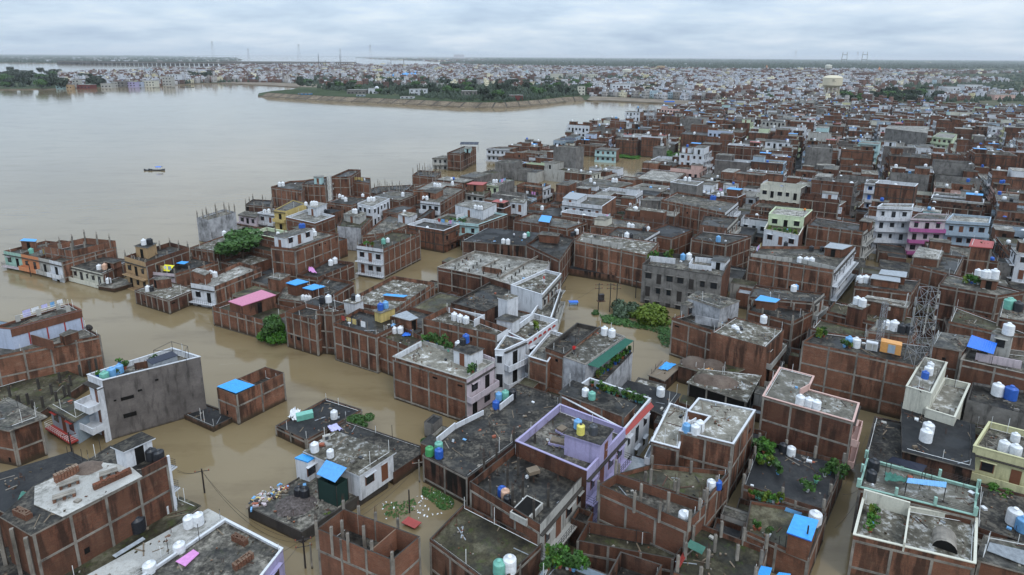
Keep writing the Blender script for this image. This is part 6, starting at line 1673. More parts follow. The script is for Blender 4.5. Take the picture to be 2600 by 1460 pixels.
RP_ = np.array([.26, .27, .11, .22, .05, .012, .078]); RP_ = RP_ / RP_.sum()
vv, ff, cc = [], [], []
for r0, r1, cell in ((640, 1100, 10.5), (1100, 1800, 13.0), (1800, 3000, 20.0), (3000, 6500, 46.0), (6500, 13000, 120.0)):
  X, Y, D = sample_grid(r0, r1, cell)
  px, py = np_proj(X, Y, np.zeros(len(X)))
  k_ = np_pip(px, py, LANDA) & (px > -80) & (px < 2680)
  yl = 270.5 + (px - 1770) * 0.003
  k_ &= ~((px > 1772) & (py > yl))
  k_ &= ~np_pip(px, py, WOODS[0]); k_ &= ~(np_pip(px, py, WOODS[1]) & (py > 238))
  for w_ in WOODS[:5]: k_ &= ~(np_pip(px, py, w_) & (rs.rand(len(X)) < .78))
  for w_ in WOODS[5:]: k_ &= ~(np_pip(px, py, w_) & (rs.rand(len(X)) < .93))
  for w_ in BARE: k_ &= ~np_pip(px, py, w_)
  if r0 >= 3000: k_ &= rs.rand(len(X)) < .45
  else: k_ &= rs.rand(len(X)) < .93
  X, Y, px, py = X[k_], Y[k_], px[k_], py[k_]; n = len(X)
  # a broad patchwork of whiter and browner streets
  ph = np.sin(X * .011 + 1) * np.cos(Y * .009) + .6 * np.sin(X * .031 + Y * .017)
  wi = rs.choice(len(WALLC), n, p=WP_); sw = (rs.rand(n) < .06 + .18 * ph); wi[sw] = rs.choice([0, 1, 2, 9], sw.sum())
  cw = WALLC[wi] * rs.uniform(.75, 1.15, (n, 1)); cr = ROOFC[rs.choice(len(ROOFC), n, p=RP_)] * rs.uniform(.8, 1.2, (n, 1))
  hh = rs.choice([3.5, 6.5, 6.5, 9.5, 9.5, 12.5], n, p=[.2, .25, .2, .2, .1, .05]) + rs.uniform(-.6, .6, n)
  if r0 >= 3000: hh = hh * 1.2
  sx_, sy_ = cell * rs.uniform(.5, .86, n), cell * rs.uniform(.6, .95, n)
  if r0 >= 3000: sx_ *= .5; sy_ *= .5
  rot = R(30) + R(8) * np.sin(X * .004) + rs.choice([0, math.pi / 2], n)
  boxes_mass(X, Y, np.full(n, .5), sx_, sy_, hh, rot, cw, cr, vv, ff, cc)
  if r0 < 3000:
    q = rs.rand(n) < .6; m_ = q.sum()
    ox, oy = rs.uniform(-.25, .25, m_) * cell, rs.uniform(-.25, .25, m_) * cell
    boxes_mass(X[q] + ox, Y[q] + oy, hh[q] + .4, np.full(m_, 3.2), np.full(m_, 4.0), np.full(m_, 2.6), rot[q], np.where(rs.rand(m_, 1) < .5, cw[q], WALLC[0]), ROOFC[rs.choice(len(ROOFC), m_, p=RP_)], vv, ff, cc)
  if r0 < 1800:
    # tanks and dark windows: doors and openings on the two walls that face this way
    q = rs.rand(n) < .55; m_ = q.sum()
    boxes_mass(X[q] + rs.uniform(-.3, .3, m_) * cell, Y[q] + rs.uniform(-.3, .3, m_) * cell, hh[q] + .4, np.full(m_, 1.1), np.full(m_, 1.1), np.full(m_, 1.4), rot[q], np.full((m_, 3), .72), np.full((m_, 3), .72), vv, ff, cc)
    for lev in (.6, 3.6, 6.6, 9.6):
      for face in (0, 1, 2, 3):
        for t_ in (-.27, .05, .3):
          q = (hh > lev + 2.2) & (rs.rand(n) < (.7 if r0 < 1100 else .45))
          ca, sa = np.cos(rot[q]), np.sin(rot[q])
          lx = np.where(face % 2 == 0, t_ * sx_[q], (sx_[q] / 2 + .02) * (1 if face == 1 else -1)); ly = np.where(face % 2 == 0, (sy_[q] / 2 + .02) * (1 if face == 0 else -1), t_ * sy_[q])
          nx_, ny_ = (-sa, ca) if face % 2 == 0 else (ca, sa)
          sg = 1 if face in (0, 1) else -1
          vis = (nx_ * sg * X[q] + ny_ * sg * Y[q]) < 0
          xx = (X[q] + lx * ca - ly * sa)[vis]; yy = (Y[q] + lx * sa + ly * ca)[vis]; m_ = vis.sum()
          if m_: boxes_mass(xx, yy, np.full(m_, lev + .9), np.full(m_, 1.1 if face % 2 == 0 else .12), np.full(m_, .12 if face % 2 == 0 else 1.1), np.full(m_, 1.3), rot[q][vis], np.full((m_, 3), .02), np.full((m_, 3), .3), vv, ff, cc)
# left far shore houses
X, Y, D = sample_grid(4300, 9000, 60.0)
px, py = np_proj(X, Y, np.zeros(len(X)))
k_ = np_pip(px, py, [(-60, 140), (600, 149), (612, 153), (560, 157), (190, 161), (-60, 160)]) & (rs.rand(len(X)) < .25); n = k_.sum()
if n: boxes_mass(X[k_], Y[k_], np.full(n, 1.0), np.full(n, 22.0), np.full(n, 14.0), rs.uniform(6, 15, n), rs.uniform(0, 3, n), WALLC[rs.choice([0, 1, 2, 8], n)], np.full((n, 3), .3), vv, ff, cc)
mass_obj('far_town', vv, ff, cc, 'town', 'thousands of small white and brown houses of the town across the water')
print('far town faces', sum(len(f) for f in ff))

# ---- woods: lumps of foliage far off, single trees nearer
ico = [(0, 0, 1), (.894, 0, .447), (.276, .851, .447), (-.724, .526, .447), (-.724, -.526, .447), (.276, -.851, .447), (.724, .526, -.447), (-.276, .851, -.447), (-.894, 0, -.447), (-.276, -.851, -.447), (.724, -.526, -.447), (0, 0, -1)]
icf = [(0, 1, 2), (0, 2, 3), (0, 3, 4), (0, 4, 5), (0, 5, 1), (1, 6, 2), (2, 7, 3), (3, 8, 4), (4, 9, 5), (5, 10, 1), (6, 7, 2), (7, 8, 3), (8, 9, 4), (9, 10, 5), (10, 6, 1)]
ico = np.array(ico); icf = np.array(icf)
def lumps(name, PX, PY, hmin, hmax, wpx, m, label):
  P_ = np.array([W(a, b, 0) for a, b in zip(PX, PY)]); n = len(P_); D = np.hypot(P_[:, 0], P_[:, 1])
  rad = D / FOC * wpx * rs.uniform(.6, 1.5, n); hgt = rs.uniform(hmin, hmax, n)
  v = ico[None] * rs.uniform(.72, 1.2, (n, 12, 1)); v = v * np.stack([rad, rad, hgt], 1)[:, None]
  v += P_[:, None]; v[:, :, 2] += .5
  f = (np.arange(n)[:, None, None] * 12 + icf[None]).reshape(-1, 3)
  return mass_obj(name, [v.reshape(-1, 3)], [f], None, m, label)
def px_points(poly, n):
  xs = [p[0] for p in poly]; ys = [p[1] for p in poly]
  X = rs.uniform(min(xs), max(xs), n * 3); Y = rs.uniform(min(ys), max(ys), n * 3); k_ = np_pip(X, Y, poly)
  return X[k_][:n], Y[k_][:n]
X, Y = px_points(WOODS[5], 9000); lumps('distant_woods', X, Y, 10, 20, 3.2, 'leaf_dark', 'dark band of woods between the town and the horizon')
X, Y = px_points([(1200, 149), (2700, 156), (2700, 163), (1250, 155)], 3500); lumps('horizon_woods', X, Y, 12, 26, 3.0, 'leaf_dark', 'hazy woods along the right horizon')
X, Y = px_points([(-60, 139), (400, 143), (600, 148.5), (612, 153), (560, 156.5), (190, 160.5), (-60, 159.5)], 4200); lumps('left_shore_woods', X, Y, 9, 18, 3.2, 'leaf_dark', 'hazy wooded shore at the upper left horizon')
X, Y = px_points([(900, 146.5), (1190, 152), (1250, 151), (1200, 159), (1070, 154), (960, 149.5)], 900); lumps('spit_woods', X, Y, 8, 14, 2.6, 'leaf_dark', 'thin wooded spit beyond the river')
X, Y = px_points([(-60, 185), (2700, 165), (2700, 262), (1800, 262), (1500, 225), (700, 210), (-60, 226)], 4200)
k_ = np_pip(X, Y, LANDA); lumps('town_trees', X[k_], Y[k_], 5, 9, 3.6, 'leaf_dark', 'trees dotted between the far houses')
X, Y = px_points(WOODS[1], 1500); lumps('embankment_grove', X, Y, 4, 8.5, 4.2, 'leaf_dark', 'dense low groves behind the stone embankment')
X, Y = px_points(WOODS[6], 260); lumps('town_grove', X, Y, 7, 11, 5, 'leaf_dark', 'long grove between the far houses')
tn = 0
FLM = [((20, 205), 'the far left end of the riverside wood'), ((75, 200), 'the middle of the riverside wood'), ((130, 205), 'the first riverside houses'), ((790, 240), 'the blue plastic shelter'), ((905, 236), 'the long grey unfinished house'), ((950, 235), 'the white domed hall'),
    ((1060, 240), 'the white cubic houses'), ((1191, 245), 'the grey frame house'), ((1232, 245), 'the yellow kiosk by the embankment'), ((1310, 250), 'the dark red frame house'), ((1430, 245), 'the end of the stone embankment'), ((966, 195), 'the yellow topped water tower'),
    ((1476, 235), 'the cream stepped waterfront house'), ((1631, 240), 'the orange domed shrine'), ((1940, 250), 'the sandy end of the town shore'), ((2180, 255), 'the big water tower'), ((2260, 255), 'the middle of the right hand grove'), ((2340, 250), 'the large bright white house'), ((1100, 215), 'the centre of the embankment groves'), ((1400, 220), 'the cream apartment slabs')]
for wi, (cnt, s0, lab) in enumerate(((60, 13, 'dark round tree in the riverside wood at the left edge'), (125, 10, 'bushy tree among the groves behind the stone embankment'), (40, 11, 'dark tree in the grove right of the big water tower'),
                  (16, 7, 'leafy tree beside the orange domed shrine across the water'), (10, 7, 'tree in the small grove left of the big water tower'))):
  X, Y = px_points(WOODS[wi], cnt)
  for a, b in zip(X, Y):
    p = W(a, b, 0); s_ = s0 * rs.uniform(.6, 1.15)
    (lx_, ly_), nm_ = min(FLM, key=lambda t: abs(t[0][0] - a) + 3 * abs(t[0][1] - b))
    lb_ = ' '.join((lab.split(' ')[0] + ' tree ' + ('left of ' if a < lx_ else 'right of ') + nm_ + (', further back' if b < ly_ else ', nearer the water')).split()[:16])
    tree((p[0], p[1], 1.0), s_ * .62, s_ * .62, 'far_' + ('leaf_dark', 'leaf_dark', 'leaf', 'leaf_dark')[tn % 4], lb_, group='far trees ' + lab.split(' ', 2)[2][:40], name='tree')
    tn += 1
for wi, cnt in ((7, 9), (8, 8)):
  X, Y = px_points(WOODS[wi], cnt)
  for a, b in zip(X, Y):
    p = W(a, b, 0); tree((p[0], p[1], 1.0), 7, 7, 'far_leaf_dark', ('dark tree behind the lilac riverside house' if wi == 7 else 'dark tree behind the pale riverside houses') + (', left side' if a < (510 if wi == 7 else 237) else ', right side'), group='trees between far riverside houses')
# ---- haze: one closed box of pale air round everything
hb = MB(); hb.box((0, 22000, -3.0), (120000, 90000, 143.0), 0, 'water'); ho = hb.obj('haze'); ho.data.materials.clear()
hm = bpy.data.materials.new('haze_air'); hm.use_nodes = True; ht = hm.node_tree; ht.nodes.clear()
o_ = ht.nodes.new('ShaderNodeOutputMaterial'); pv = ht.nodes.new('ShaderNodeVolumePrincipled')
pv.inputs['Color'].default_value = (.97, .985, 1.0, 1); pv.inputs['Density'].default_value = 0.00006; pv.inputs['Anisotropy'].default_value = 0.2
ht.links.new(pv.outputs[0], o_.inputs['Volume']); ho.data.materials.append(hm)
tag(ho, kind='stuff')
# ================================================================== things on the roofs and in the water
def ppos(o, x, y, z): return Q(o, x, y, z)
def pole(o, bx, by, tx, ty, label, arms=1, m='iron', z0=0.0, h=None, r=.11, name='utility_pole'):
  b = Q(o, bx, by, z0)
  if h is None:
    ty_ = ORG[o][1] + ty / KZ; lo, hi = z0, z0 + 30
    for _ in range(30):
      mdl = (lo + hi) / 2
      if proj(b[0], b[1], mdl)[1] > ty_: lo = mdl
      else: hi = mdl
    h = max(3.0, lo - z0)
  root = empty(name, (b[0], b[1], z0)); off = tuple(root.location)
  mb = MB(); mb.lathe((b[0], b[1], z0 - 2.0), [(r, 0), (r * .7, h + 2.0)], m, 7); mb.obj('pole', root, off)
  for i in range(arms):
    mb = MB(); zz = z0 + h - .35 - i * .8; mb.bar((b[0] - .8, b[1] - .2, zz), (b[0] + .8, b[1] + .2, zz), .05, m)
    for s in (-.7, 0, .7): mb.lathe((b[0] + s, b[1] + s * .25, zz), [(.05, 0), (.07, .1), (.03, .2)], 'terracotta', 6)
    mb.obj('crossarm', root, off)
  tag(root, label, 'utility pole', 'utility poles standing in the flood')
  return (b[0], b[1], z0 + h - .3)
def wire(a, b, sag, label, n=14, r=.016, m='iron'):
  mb = MB(); pts = []
  for i in range(n + 1):
    t = i / n; pts.append((a[0] + (b[0] - a[0]) * t, a[1] + (b[1] - a[1]) * t, a[2] + (b[2] - a[2]) * t - sag * 4 * t * (1 - t)))
  for i in range(n): mb.bar(pts[i], pts[i + 1], r, m, 3)
  return thing_mesh('power_line', mb, label, 'wire', 'power lines over the flooded lanes')
def heap(o, x, y, z, r, h, m, label, name='sand_heap', cat='heap', seed=0):
  r_ = random.Random(seed); c = Q(o, x, y, z); mb = MB(); n = 14; rings = []
  for k_ in range(6):
    t = k_ / 5; rings.append([(c[0] + r * (1 - t) ** .8 * math.cos(a) * r_.uniform(.85, 1.12), c[1] + r * .85 * (1 - t) ** .8 * math.sin(a) * r_.uniform(.85, 1.12), z + h * math.sin(t * 1.57)) for a in [2 * math.pi * j / n for j in range(n)]])
  i0 = 0
  for g_ in rings: mb.v += g_
  kk = mb.mat(m)
  for k_ in range(5):
    for j in range(n): mb.f.append((k_ * n + j, k_ * n + (j + 1) % n, (k_ + 1) * n + (j + 1) % n, (k_ + 1) * n + j)); mb.mi.append(kk)
  mb.f.append(tuple(5 * n + j for j in range(n))); mb.mi.append(kk)
  return thing_mesh(name, mb, label, cat, off=(c[0], c[1], z), smooth=True)
def brick_stack(o, a, b, z, w, rows, label, seed=0):
  A_, B_ = Vector(Q(o, *a, z)), Vector(Q(o, *b, z)); d = B_ - A_; L_ = d.length; rot = math.atan2(d.y, d.x); r_ = random.Random(seed)
  mb = MB(); nx = max(2, int(L_ / .24)); ny = max(1, int(w / .12)); ca, sa = math.cos(rot), math.sin(rot)
  for k_ in range(rows):
    for i in range(nx):
      for j in range(ny):
        if 0 < i < nx - 1 and 0 < j < ny - 1 and k_ < rows - 1: continue
        if k_ >= rows - 2 and r_.random() < .18: continue
        x = (i + .5) * L_ / nx + r_.uniform(-.01, .01); y = (j - (ny - 1) / 2) * w / ny + r_.uniform(-.012, .012)
        mb.box((A_.x + x * ca - y * sa, A_.y + x * sa + y * ca, z + k_ * .08), (.225, .105, .074), rot + r_.uniform(-.06, .06), 'brick_clean')
  return thing_mesh('brick_stack', mb, label, 'brick stack', 'brick stacks left on the roofs')
def slab_bench(o, a, b, z, label):
  A_, B_ = Vector(Q(o, *a, z)), Vector(Q(o, *b, z)); d = B_ - A_; L_ = d.length; rot = math.atan2(d.y, d.x); M_ = (A_ + B_) / 2
  root = empty('slab_bench', tuple(M_)); off = tuple(M_)
  for t in (-.42, 0, .42): block('brick_leg', root, off, (M_.x + d.x * t, M_.y + d.y * t, z + .003), (.25, .7, .38), rot, 'brick')
  for j in (-.2, .2): block('slab', root, off, (M_.x - math.sin(rot) * j, M_.y + math.cos(rot) * j, z + .386 + .01 * (j > 0)), (L_, .36, .07), rot, 'concrete')
  tag(root, label, 'bench', 'slab benches on the long brick house')
def cloth(o, pts, z, m, label, name='cloth', lift=.25, seed=0, cat='cloth', n=9):
  r_ = random.Random(seed); q = [Vector(Q(o, x, y, z)) for x, y in pts]; mb = MB(); kk = mb.mat(m)
  for i in range(n + 1):
    for j in range(n + 1):
      p = q[0].lerp(q[1], i / n).lerp(q[3].lerp(q[2], i / n), j / n)
      mb.v.append((p.x + r_.uniform(-.04, .04), p.y + r_.uniform(-.04, .04), z + .03 + r_.random() * lift * (.4 + .6 * math.sin(i * 1.3 + seed) ** 2)))
  for i in range(n):
    for j in range(n): a = i * (n + 1) + j; mb.f.append((a, a + n + 1, a + n + 2, a + 1)); mb.mi.append(kk)
  return thing_mesh(name, mb, label, cat, smooth=True)
def boxthing(name, o, x, y, z, size, rot, m, label, cat, z_add=0, parts=()):
  c = Q(o, x, y, z); root = empty(name, c); off = tuple(c)
  block('body', root, off, (c[0], c[1], z + z_add), size, rot, m)
  for nm, dx_, dy_, dz_, sz, mm in parts:
    ca, sa = math.cos(rot), math.sin(rot); block(nm, root, off, (c[0] + dx_ * ca - dy_ * sa, c[1] + dx_ * sa + dy_ * ca, z + z_add + dz_), sz, rot, mm)
  return tag(root, label, cat)
zs_ = HS['slab']['zr'] + .1
brick_stack('A', (505, 600), (725, 495), zs_, .55, 11, 'tall curved brick stack on the pale slab, beside the sand patch', 1)
brick_stack('A', (860, 665), (1205, 505), zs_, .5, 7, 'long low brick stack along the near side of the pale slab', 2)
brick_stack('A', (150, 880), (275, 935), zs_ - .1, .6, 8, 'tumbled brick stack on the dark left end of the roof', 3)
slab_bench('A', (545, 655), (730, 590), zs_, 'makeshift slab bench beside the tall curved brick stack')
slab_bench('A', (915, 560), (1085, 505), zs_, 'makeshift slab bench behind the long low brick stack')
slab_bench('A', (485, 775), (700, 705), zs_, 'makeshift slab bench nearest the camera on the pale slab')
heap('A', 800, 465, zs_, 1.5, .25, 'sand', 'flat patch of sand at the back of the pale slab', seed=2)
cloth('A', [(160, 770), (330, 735), (350, 690), (200, 690)], HS['low_black']['zr'] + .1, 'sheet_green', 'crumpled pale green sheet on the black roof left of the pale slab', 'tarpaulin', .3, 3, 'tarpaulin')
cloth('A', [(95, 1290), (175, 1330), (215, 1240), (130, 1250)], HS['lowleft']['zr'], 'tarp_yellow', 'bright yellow cloth in the dark corner at the bottom left', 'cloth', .5, 4)
zl_ = HS['lavedge']['zr']
brick_stack('A', (2145, 1115), (2265, 1175), zl_, .55, 8, 'short brick stack near the white rim of the lavender edged roof', 4)
brick_stack('A', (2150, 1405), (2320, 1280), zl_, .6, 8, 'large sagging brick stack at the bottom of the lavender edged roof', 5)
sheet('purple_sheet', 'bright purple corrugated sheet lying on the littered roof', 'sheet', 'A', [(1612, 1325), (1700, 1372), (1830, 1250), (1775, 1215)], [zl_ + .12] * 4, 'cloth_pink', 12, False)
sheet('tin_sheet', 'grey tin sheet lying on the mossy yard roof, upper one', 'sheet', 'A', [(1040, 1125), (1075, 1140), (1245, 1030), (1215, 1005)], [2.6] * 4, 'sheet_grey', 6, False)
sheet('tin_sheet', 'long grey tin sheet beside the pale grey slab, lower one', 'sheet', 'A', [(1030, 1270), (1060, 1290), (1335, 1120), (1310, 1100)], [2.6] * 4, 'sheet_grey', 6, False)
tanks(HS['mossy'], 'A', 'w 1525 870 1.1, w 1580 828 1.15, k 1275 1035 1.5')
tanks(HS['greyslab'], 'A', 'w 1740 1000 1.15, w 1825 978 1.15, w 1655 1255 1.2, w 1382 1440 1.25')
moss_patch('A', [(530, 1380), (660, 1310), (1000, 1130), (860, 1150), (740, 1230), (560, 1350)], 2.45, 'bright green weeds along the foot of the long brick wall', n=900, ls=.12)
cloth('E', [(0, 300), (40, 340), (100, 300), (60, 250)], HS['bluewall']['zr'] + .02, 'concrete', 'pile of pale rags on the roof at the left edge', lift=.5)
# poles and wires
P1 = pole('A', 1880, 692, 1836, 470, 'dark pole in the water right of the long brick house')
P2 = pole('A', 662, 325, 640, 200, 'pole with a white meter box beside the black roof')
P3 = pole('B', 636, 1382, 590, 1095, 'tangled wire pole at the bottom, left of the roofless brick house', 2)
P4 = pole('B', 697, 1385, 655, 1170, 'thin pale pole right of the tangled wire pole', 0, 'concrete')
P5 = pole('B', 1683, 592, 1663, 390, 'pale pole leaning at the corner of the broad wet roof', 1, 'concrete')
P6 = pole('B', 1592, 875, 1585, 770, 'short pole in the water above the red floating sheet', 0)
P7 = pole('K', 1152, 1195, 1152, 935, 'left leg pole of the transformer frame in the flooded square', 2, name='transformer_pole')
P8 = pole('K', 1258, 1200, 1262, 935, 'rusty twin pole left of the bushes, first of the pair', 2)
P9 = pole('K', 1318, 1195, 1325, 940, 'rusty twin pole left of the bushes, second of the pair', 2)
P10 = pole('K', 1496, 1072, 1500, 900, 'lone pole with a white box beside the cement block', 1)
P11 = pole('I', 285, 875, 265, 765, 'dark pole in front of the river row', 0)
P12 = pole('I', 1015, 985, 1000, 800, 'dark pole at the low jetty roof', 0)
P13 = pole('D', 520, 1235, 500, 1150, 'short pole behind the blue sheet hut', 0, z0=3.4)
for a, b, s, lb in ((P1, Q('A', 1630, 500, 6), .3, 'upper wire to the balcony end of the long brick house'), (P1, Q('A', 1620, 480, 5.2), .4, 'lower wire to the balcony end of the long brick house'),
          (P1, P3, 2.2, 'heavy sagging cable across the brown water'), (P1, (P3[0] + .5, P3[1], P3[2] - .3), 2.9, 'second sagging cable across the brown water'), (P3, P5, 1.2, 'wire from the tangled pole towards the pale leaning pole'),
          (P3, (P5[0], P5[1], P5[2] - .4), 1.7, 'lower wire towards the pale leaning pole'), (P3, Q('B', -200, 1447, 7), .6, 'wire leaving the tangled pole to the lower left'), (P3, Q('B', 150, 1560, 5), .6, 'wire from the tangled pole to the lavender edge'),
          (P3, Q('B', 740, 1110, 7), .4, 'wire from the tangled pole to the roofless house'), (P7, P10, .6, 'long wire crossing the flooded square'), (P7, Q('K', 760, 1120, 5), 1.0, 'wire from the transformer frame to the curved balconies'), (P8, P9, .1, 'short wire between the rusty twin poles'),
          (P7, Q('G', 1240, 240, 7.8), 1.2, 'wire from the transformer frame down to the tanks'), (P10, Q('K', 1700, 760, 8), .4, 'wire from the lone pole to the cement block')):
  wire(a, b, s, lb)
mb = MB(); c_ = P7; mb.box((c_[0] + .5, c_[1], 2.5), (1.1, .7, 1.2), .3, 'iron'); mb.box((c_[0] + .5, c_[1], 2.2), (1.6, .9, .1), .3, 'rust'); thing_mesh('transformer', mb, 'rusty transformer hung low between the flooded frame poles', 'transformer')
lane = [(2240, 1150), (2140, 1230), (2190, 1300), (2110, 1400)]
for i, ((x0, y0), (x1, y1)) in enumerate((((2145, 1230), (2200, 1105)), ((2145, 1200), (2230, 1130)), ((2120, 1340), (2190, 1250)), ((2140, 1255), (2200, 1225)))):
  wire(W(x0, y0, 5.2), W(x1, y1, 5.0), .5, ('first', 'second', 'third', 'fourth')[i] + ' wire over the narrow flooded lane, counted from the top')
# blue roofed netted cage on the podium
hp = HS['podium']; z0_ = hp['zr']
cg = empty('netted_cage', Q('B', 900, 650, z0_)); off = tuple(cg.location)
tp = [Q('B', x, y, z0_ + 2.7) for x, y in ((745, 560), (915, 630), (1020, 560), (850, 500))]
for i in range(4):
  a, b = tp[i], tp[(i + 1) % 4]; mb = MB(); mb.face([(a[0], a[1], z0_), (b[0], b[1], z0_), (b[0], b[1], z0_ + 2.65), (a[0], a[1], z0_ + 2.65)], 'net_green')
  mb.obj('net', cg, off); block('post', cg, off, (a[0], a[1], z0_), (.08, .08, 2.7), 0, 'iron')
tag(cg, 'dark green netted cage standing under a bright blue sheet roof', 'cage')
sheet('cage_roof', 'bright blue ribbed sheet roof sloping over the green netted cage', 'sheet roof', 'B', [(735, 522), (905, 600), (1015, 465), (825, 392)], [z0_ + 2.75, z0_ + 2.75, z0_ + 3.6, z0_ + 3.6], 'sheet_blue', 30, False)
tanks(hp, 'B', 'k 578 720 1.15, k 632 735 1.15')
heap('B', 540, 810, z0_, 2.3, .35, 'gravel', 'wide grey gravel heap in the middle of the low terrace', 'gravel_heap', seed=5)
cloth('B', [(832, 90), (880, 140), (985, 125), (920, 60)], HS['darkwet']['zr'] + .2, 'cloth_lilac', 'pale lilac sheet of cloth drying on the rubble rim', lift=.4, seed=6)
boxthing('air_conditioner', 'B', 830, 205, HS['whiteb']['zr'], (.9, .4, .65), .5, 'offwhite', 'white air conditioner box on the lichen roof edge', 'air conditioner', parts=(('fan', 0, -.21, .12, (.42, .03, .42), 't_grey'),))
boxthing('banner', 'B', 1278, 560, 1.4, (2.6, .06, 1.2), .95, 'sheet_red', 'red cloth banner hung on the white house railing', 'banner', .6)
cloth('F', [(470, 1100), (570, 1125), (590, 1030), (520, 1020)], HS['b1']['zr'], 't_white', 'white sacks and sheet at the left of the low black roof', 'sacks', .8, 7, 'sacks')
boxthing('laundry_trough', 'F', 630, 1090, HS['b1']['zr'], (2.2, 1.0, .8), .45, 't_teal', 'grey green trough beside the white sacks', 'trough')
# floating weeds, drowned sheet, rubbish
moss_patch('B', [(1710, 640), (1800, 640), (2000, 760), (1990, 850), (1880, 850), (1800, 780), (1700, 700)], .01, 'floating green weed mat with litter beside the dark house', m='leaf', n=800, ls=.10, hgt=.05, seed=3, name='floating_weeds')
moss_patch('B', [(1350, 800), (1640, 750), (1660, 830), (1500, 930), (1360, 900)], .01, 'scattered floating weed clumps in the lane', m='leaf', n=220, ls=.10, hgt=.05, seed=4, name='floating_weeds')
moss_patch('B', [(1330, 780), (2000, 640), (1990, 860), (1700, 930), (1350, 930)], .012, 'small white litter drifting among the weeds', m='t_white', n=70, ls=.09, hgt=.03, seed=5, name='floating_litter')
mb = MB(); q = [Q('B', x, y, .35) for x, y in ((1515, 965), (1640, 1020), (1702, 965), (1580, 910))]; mb.prism([p[:2] for p in q], .30, .38, 'sheet_red', 'sheet_red'); thing_mesh('red_sheet', mb, 'dull red metal sheet lying level just above the water in the lane', 'sheet')
h_ = HS['podium']; r_ = random.Random(4); mb = MB()
for i in range(150):
  t = r_.random(); p = Q('B', 150 + 300 * t + r_.gauss(0, 26), 800 - 160 * t + r_.gauss(0, 22), h_['zr']); mb.box((p[0], p[1], h_['zr'] + .004), (r_.uniform(.1, .7), r_.uniform(.06, .35), r_.uniform(.04, .25)), r_.uniform(0, 3), r_.choice(('offwhite', 't_lblue', 'terracotta', 'timber', 'timber', 'sheet_grey', 'iron', 'ochre', 't_black', 'concrete', 'palepink')))
thing_mesh('rubbish_pile', mb, 'long colourful pile of sodden belongings along the back edge of the low terrace', None, kind='stuff')
# the bushes of the flooded square
def bush(o, x, y, wpx, sz, key, label, z=0.0, cat='bush', trunk=False, name='bush', group=None):
  p = Q(o, x, y, z); d = math.hypot(p[0], p[1], CAM_H); s_ = wpx / KZ / (FOC / d) / 2 * 1.05
  return tree((p[0], p[1], z - .3), s_, s_ * sz, key, label, cat, group, trunk, name)
bush('K', 1385, 1215, 250, .95, 'near_leaf_blue', 'large feathery blue green bush in the flooded square', cat='bush')
bush('K', 1620, 1290, 330, .78, 'near_leaf_lime', 'large yellow green thorn bush in the flooded square')
bush('K', 1530, 1230, 200, .8, 'near_leaf_lime', 'smaller yellow green bush between the two large ones')
bush('K', 1125, 1215, 90, .6, 'near_leaf', 'small bush at the foot of the transformer frame')
moss_patch('K', [(1170, 1240), (1300, 1230), (1500, 1300), (1800, 1330), (1820, 1420), (1700, 1400), (1600, 1370), (1400, 1340), (1200, 1300)], .01, 'carpet of creeping green weeds round the bushes', m='leaf', n=1900, ls=.15, hgt=.25, seed=8, name='floating_weeds')
moss_patch('G', [(1700, 260), (1815, 280), (1810, 440), (1750, 440), (1700, 350)], .01, 'ragged weeds along the foot of the big brick block', m='leaf', n=500, ls=.15, hgt=.3, seed=9, name='floating_weeds')
bush('I', 2230, 690, 400, .6, 'near_leaf', 'spreading leafy tree by the brown curved house', 3.2, 'tree', True, 'tree')
bush('J', 165, 640, 190, .6, 'near_leaf_bright', 'lower leafy bough of the spreading tree, right side', 1.5, 'tree', True, 'tree')
bush('F', 355, 372, 225, 1.05, 'near_leaf_bright', 'dense bright green creeper covering the end of the flooded house', .3, 'creeper', False, 'creeper')
bush('F', 340, 300, 190, 1.15, 'near_leaf', 'upper part of the dense green creeper against the brick', 1.9, 'creeper', False, 'creeper')
bush('K', 1380, 360, 150, .9, 'near_leaf_dark', 'dark bush at the left end of the row below the slim cement wall', 1)
bush('K', 1500, 340, 170, .9, 'near_leaf_dark', 'dark bush at the right end of the row below the slim cement wall', 1)
bush('K', 1440, 380, 120, .8, 'near_leaf', 'low dark bush in front of the slim cement wall', 1)
bush('F', 1130, 1130, 190, .7, 'near_leaf', 'bush sprouting between the low black roof and the wet dark roof', 1.0)
bush('B', 1745, 225, 100, 1.0, 'near_leaf', 'bush behind the green and blue tanks', 2.5)
bush('B', 895, 765, 60, 1.0, 'near_leaf_lime', 'small lime shrub at the edge of the low terrace, left one', z0_)
bush('B', 960, 780, 70, .9, 'near_leaf', 'small green shrub at the edge of the low terrace, right one', z0_)
bush('B', 830, 880, 70, .6, 'near_leaf_lime', 'lime shrub low on the terrace wall near the roofless house', z0_)
bush('O', 900, 1110, 90, 1.2, 'near_leaf_dark', 'dark tree beside the slender white house in the inlet', 0, 'tree', True, 'tree')
bush('O', 1830, 1130, 125, 1.0, 'near_leaf_bright', 'bright green round street tree beside the slim cement slab', 0, 'tree', True, 'tree')
bush('O', 1925, 1120, 65, 1.5, 'near_leaf_dark', 'tall dark tree right of the bright round tree', 0, 'tree', True, 'tree')
bush('P', 1795, 985, 200, .5, 'near_leaf_dark', 'dark hedge in front of the lime green house', 6, 'tree', False, 'tree')
bush('P', 285, 1380, 60, 1.3, 'near_leaf_bright', 'small bright tree among the white terraces at the right', 7, 'tree', False, 'tree')
bush('O', 1430, 1080, 200, .18, 'near_leaf_bright', 'strip of bright weeds along the inlet', 0)
bush('O', 1940, 1185, 340, .1, 'near_leaf_bright', 'long bright strip of water weeds below the street tree', 0)
bush('H', 945, 690, 80, 1.1, 'near_leaf', 'bush growing out of the high stained wall', 4.5)
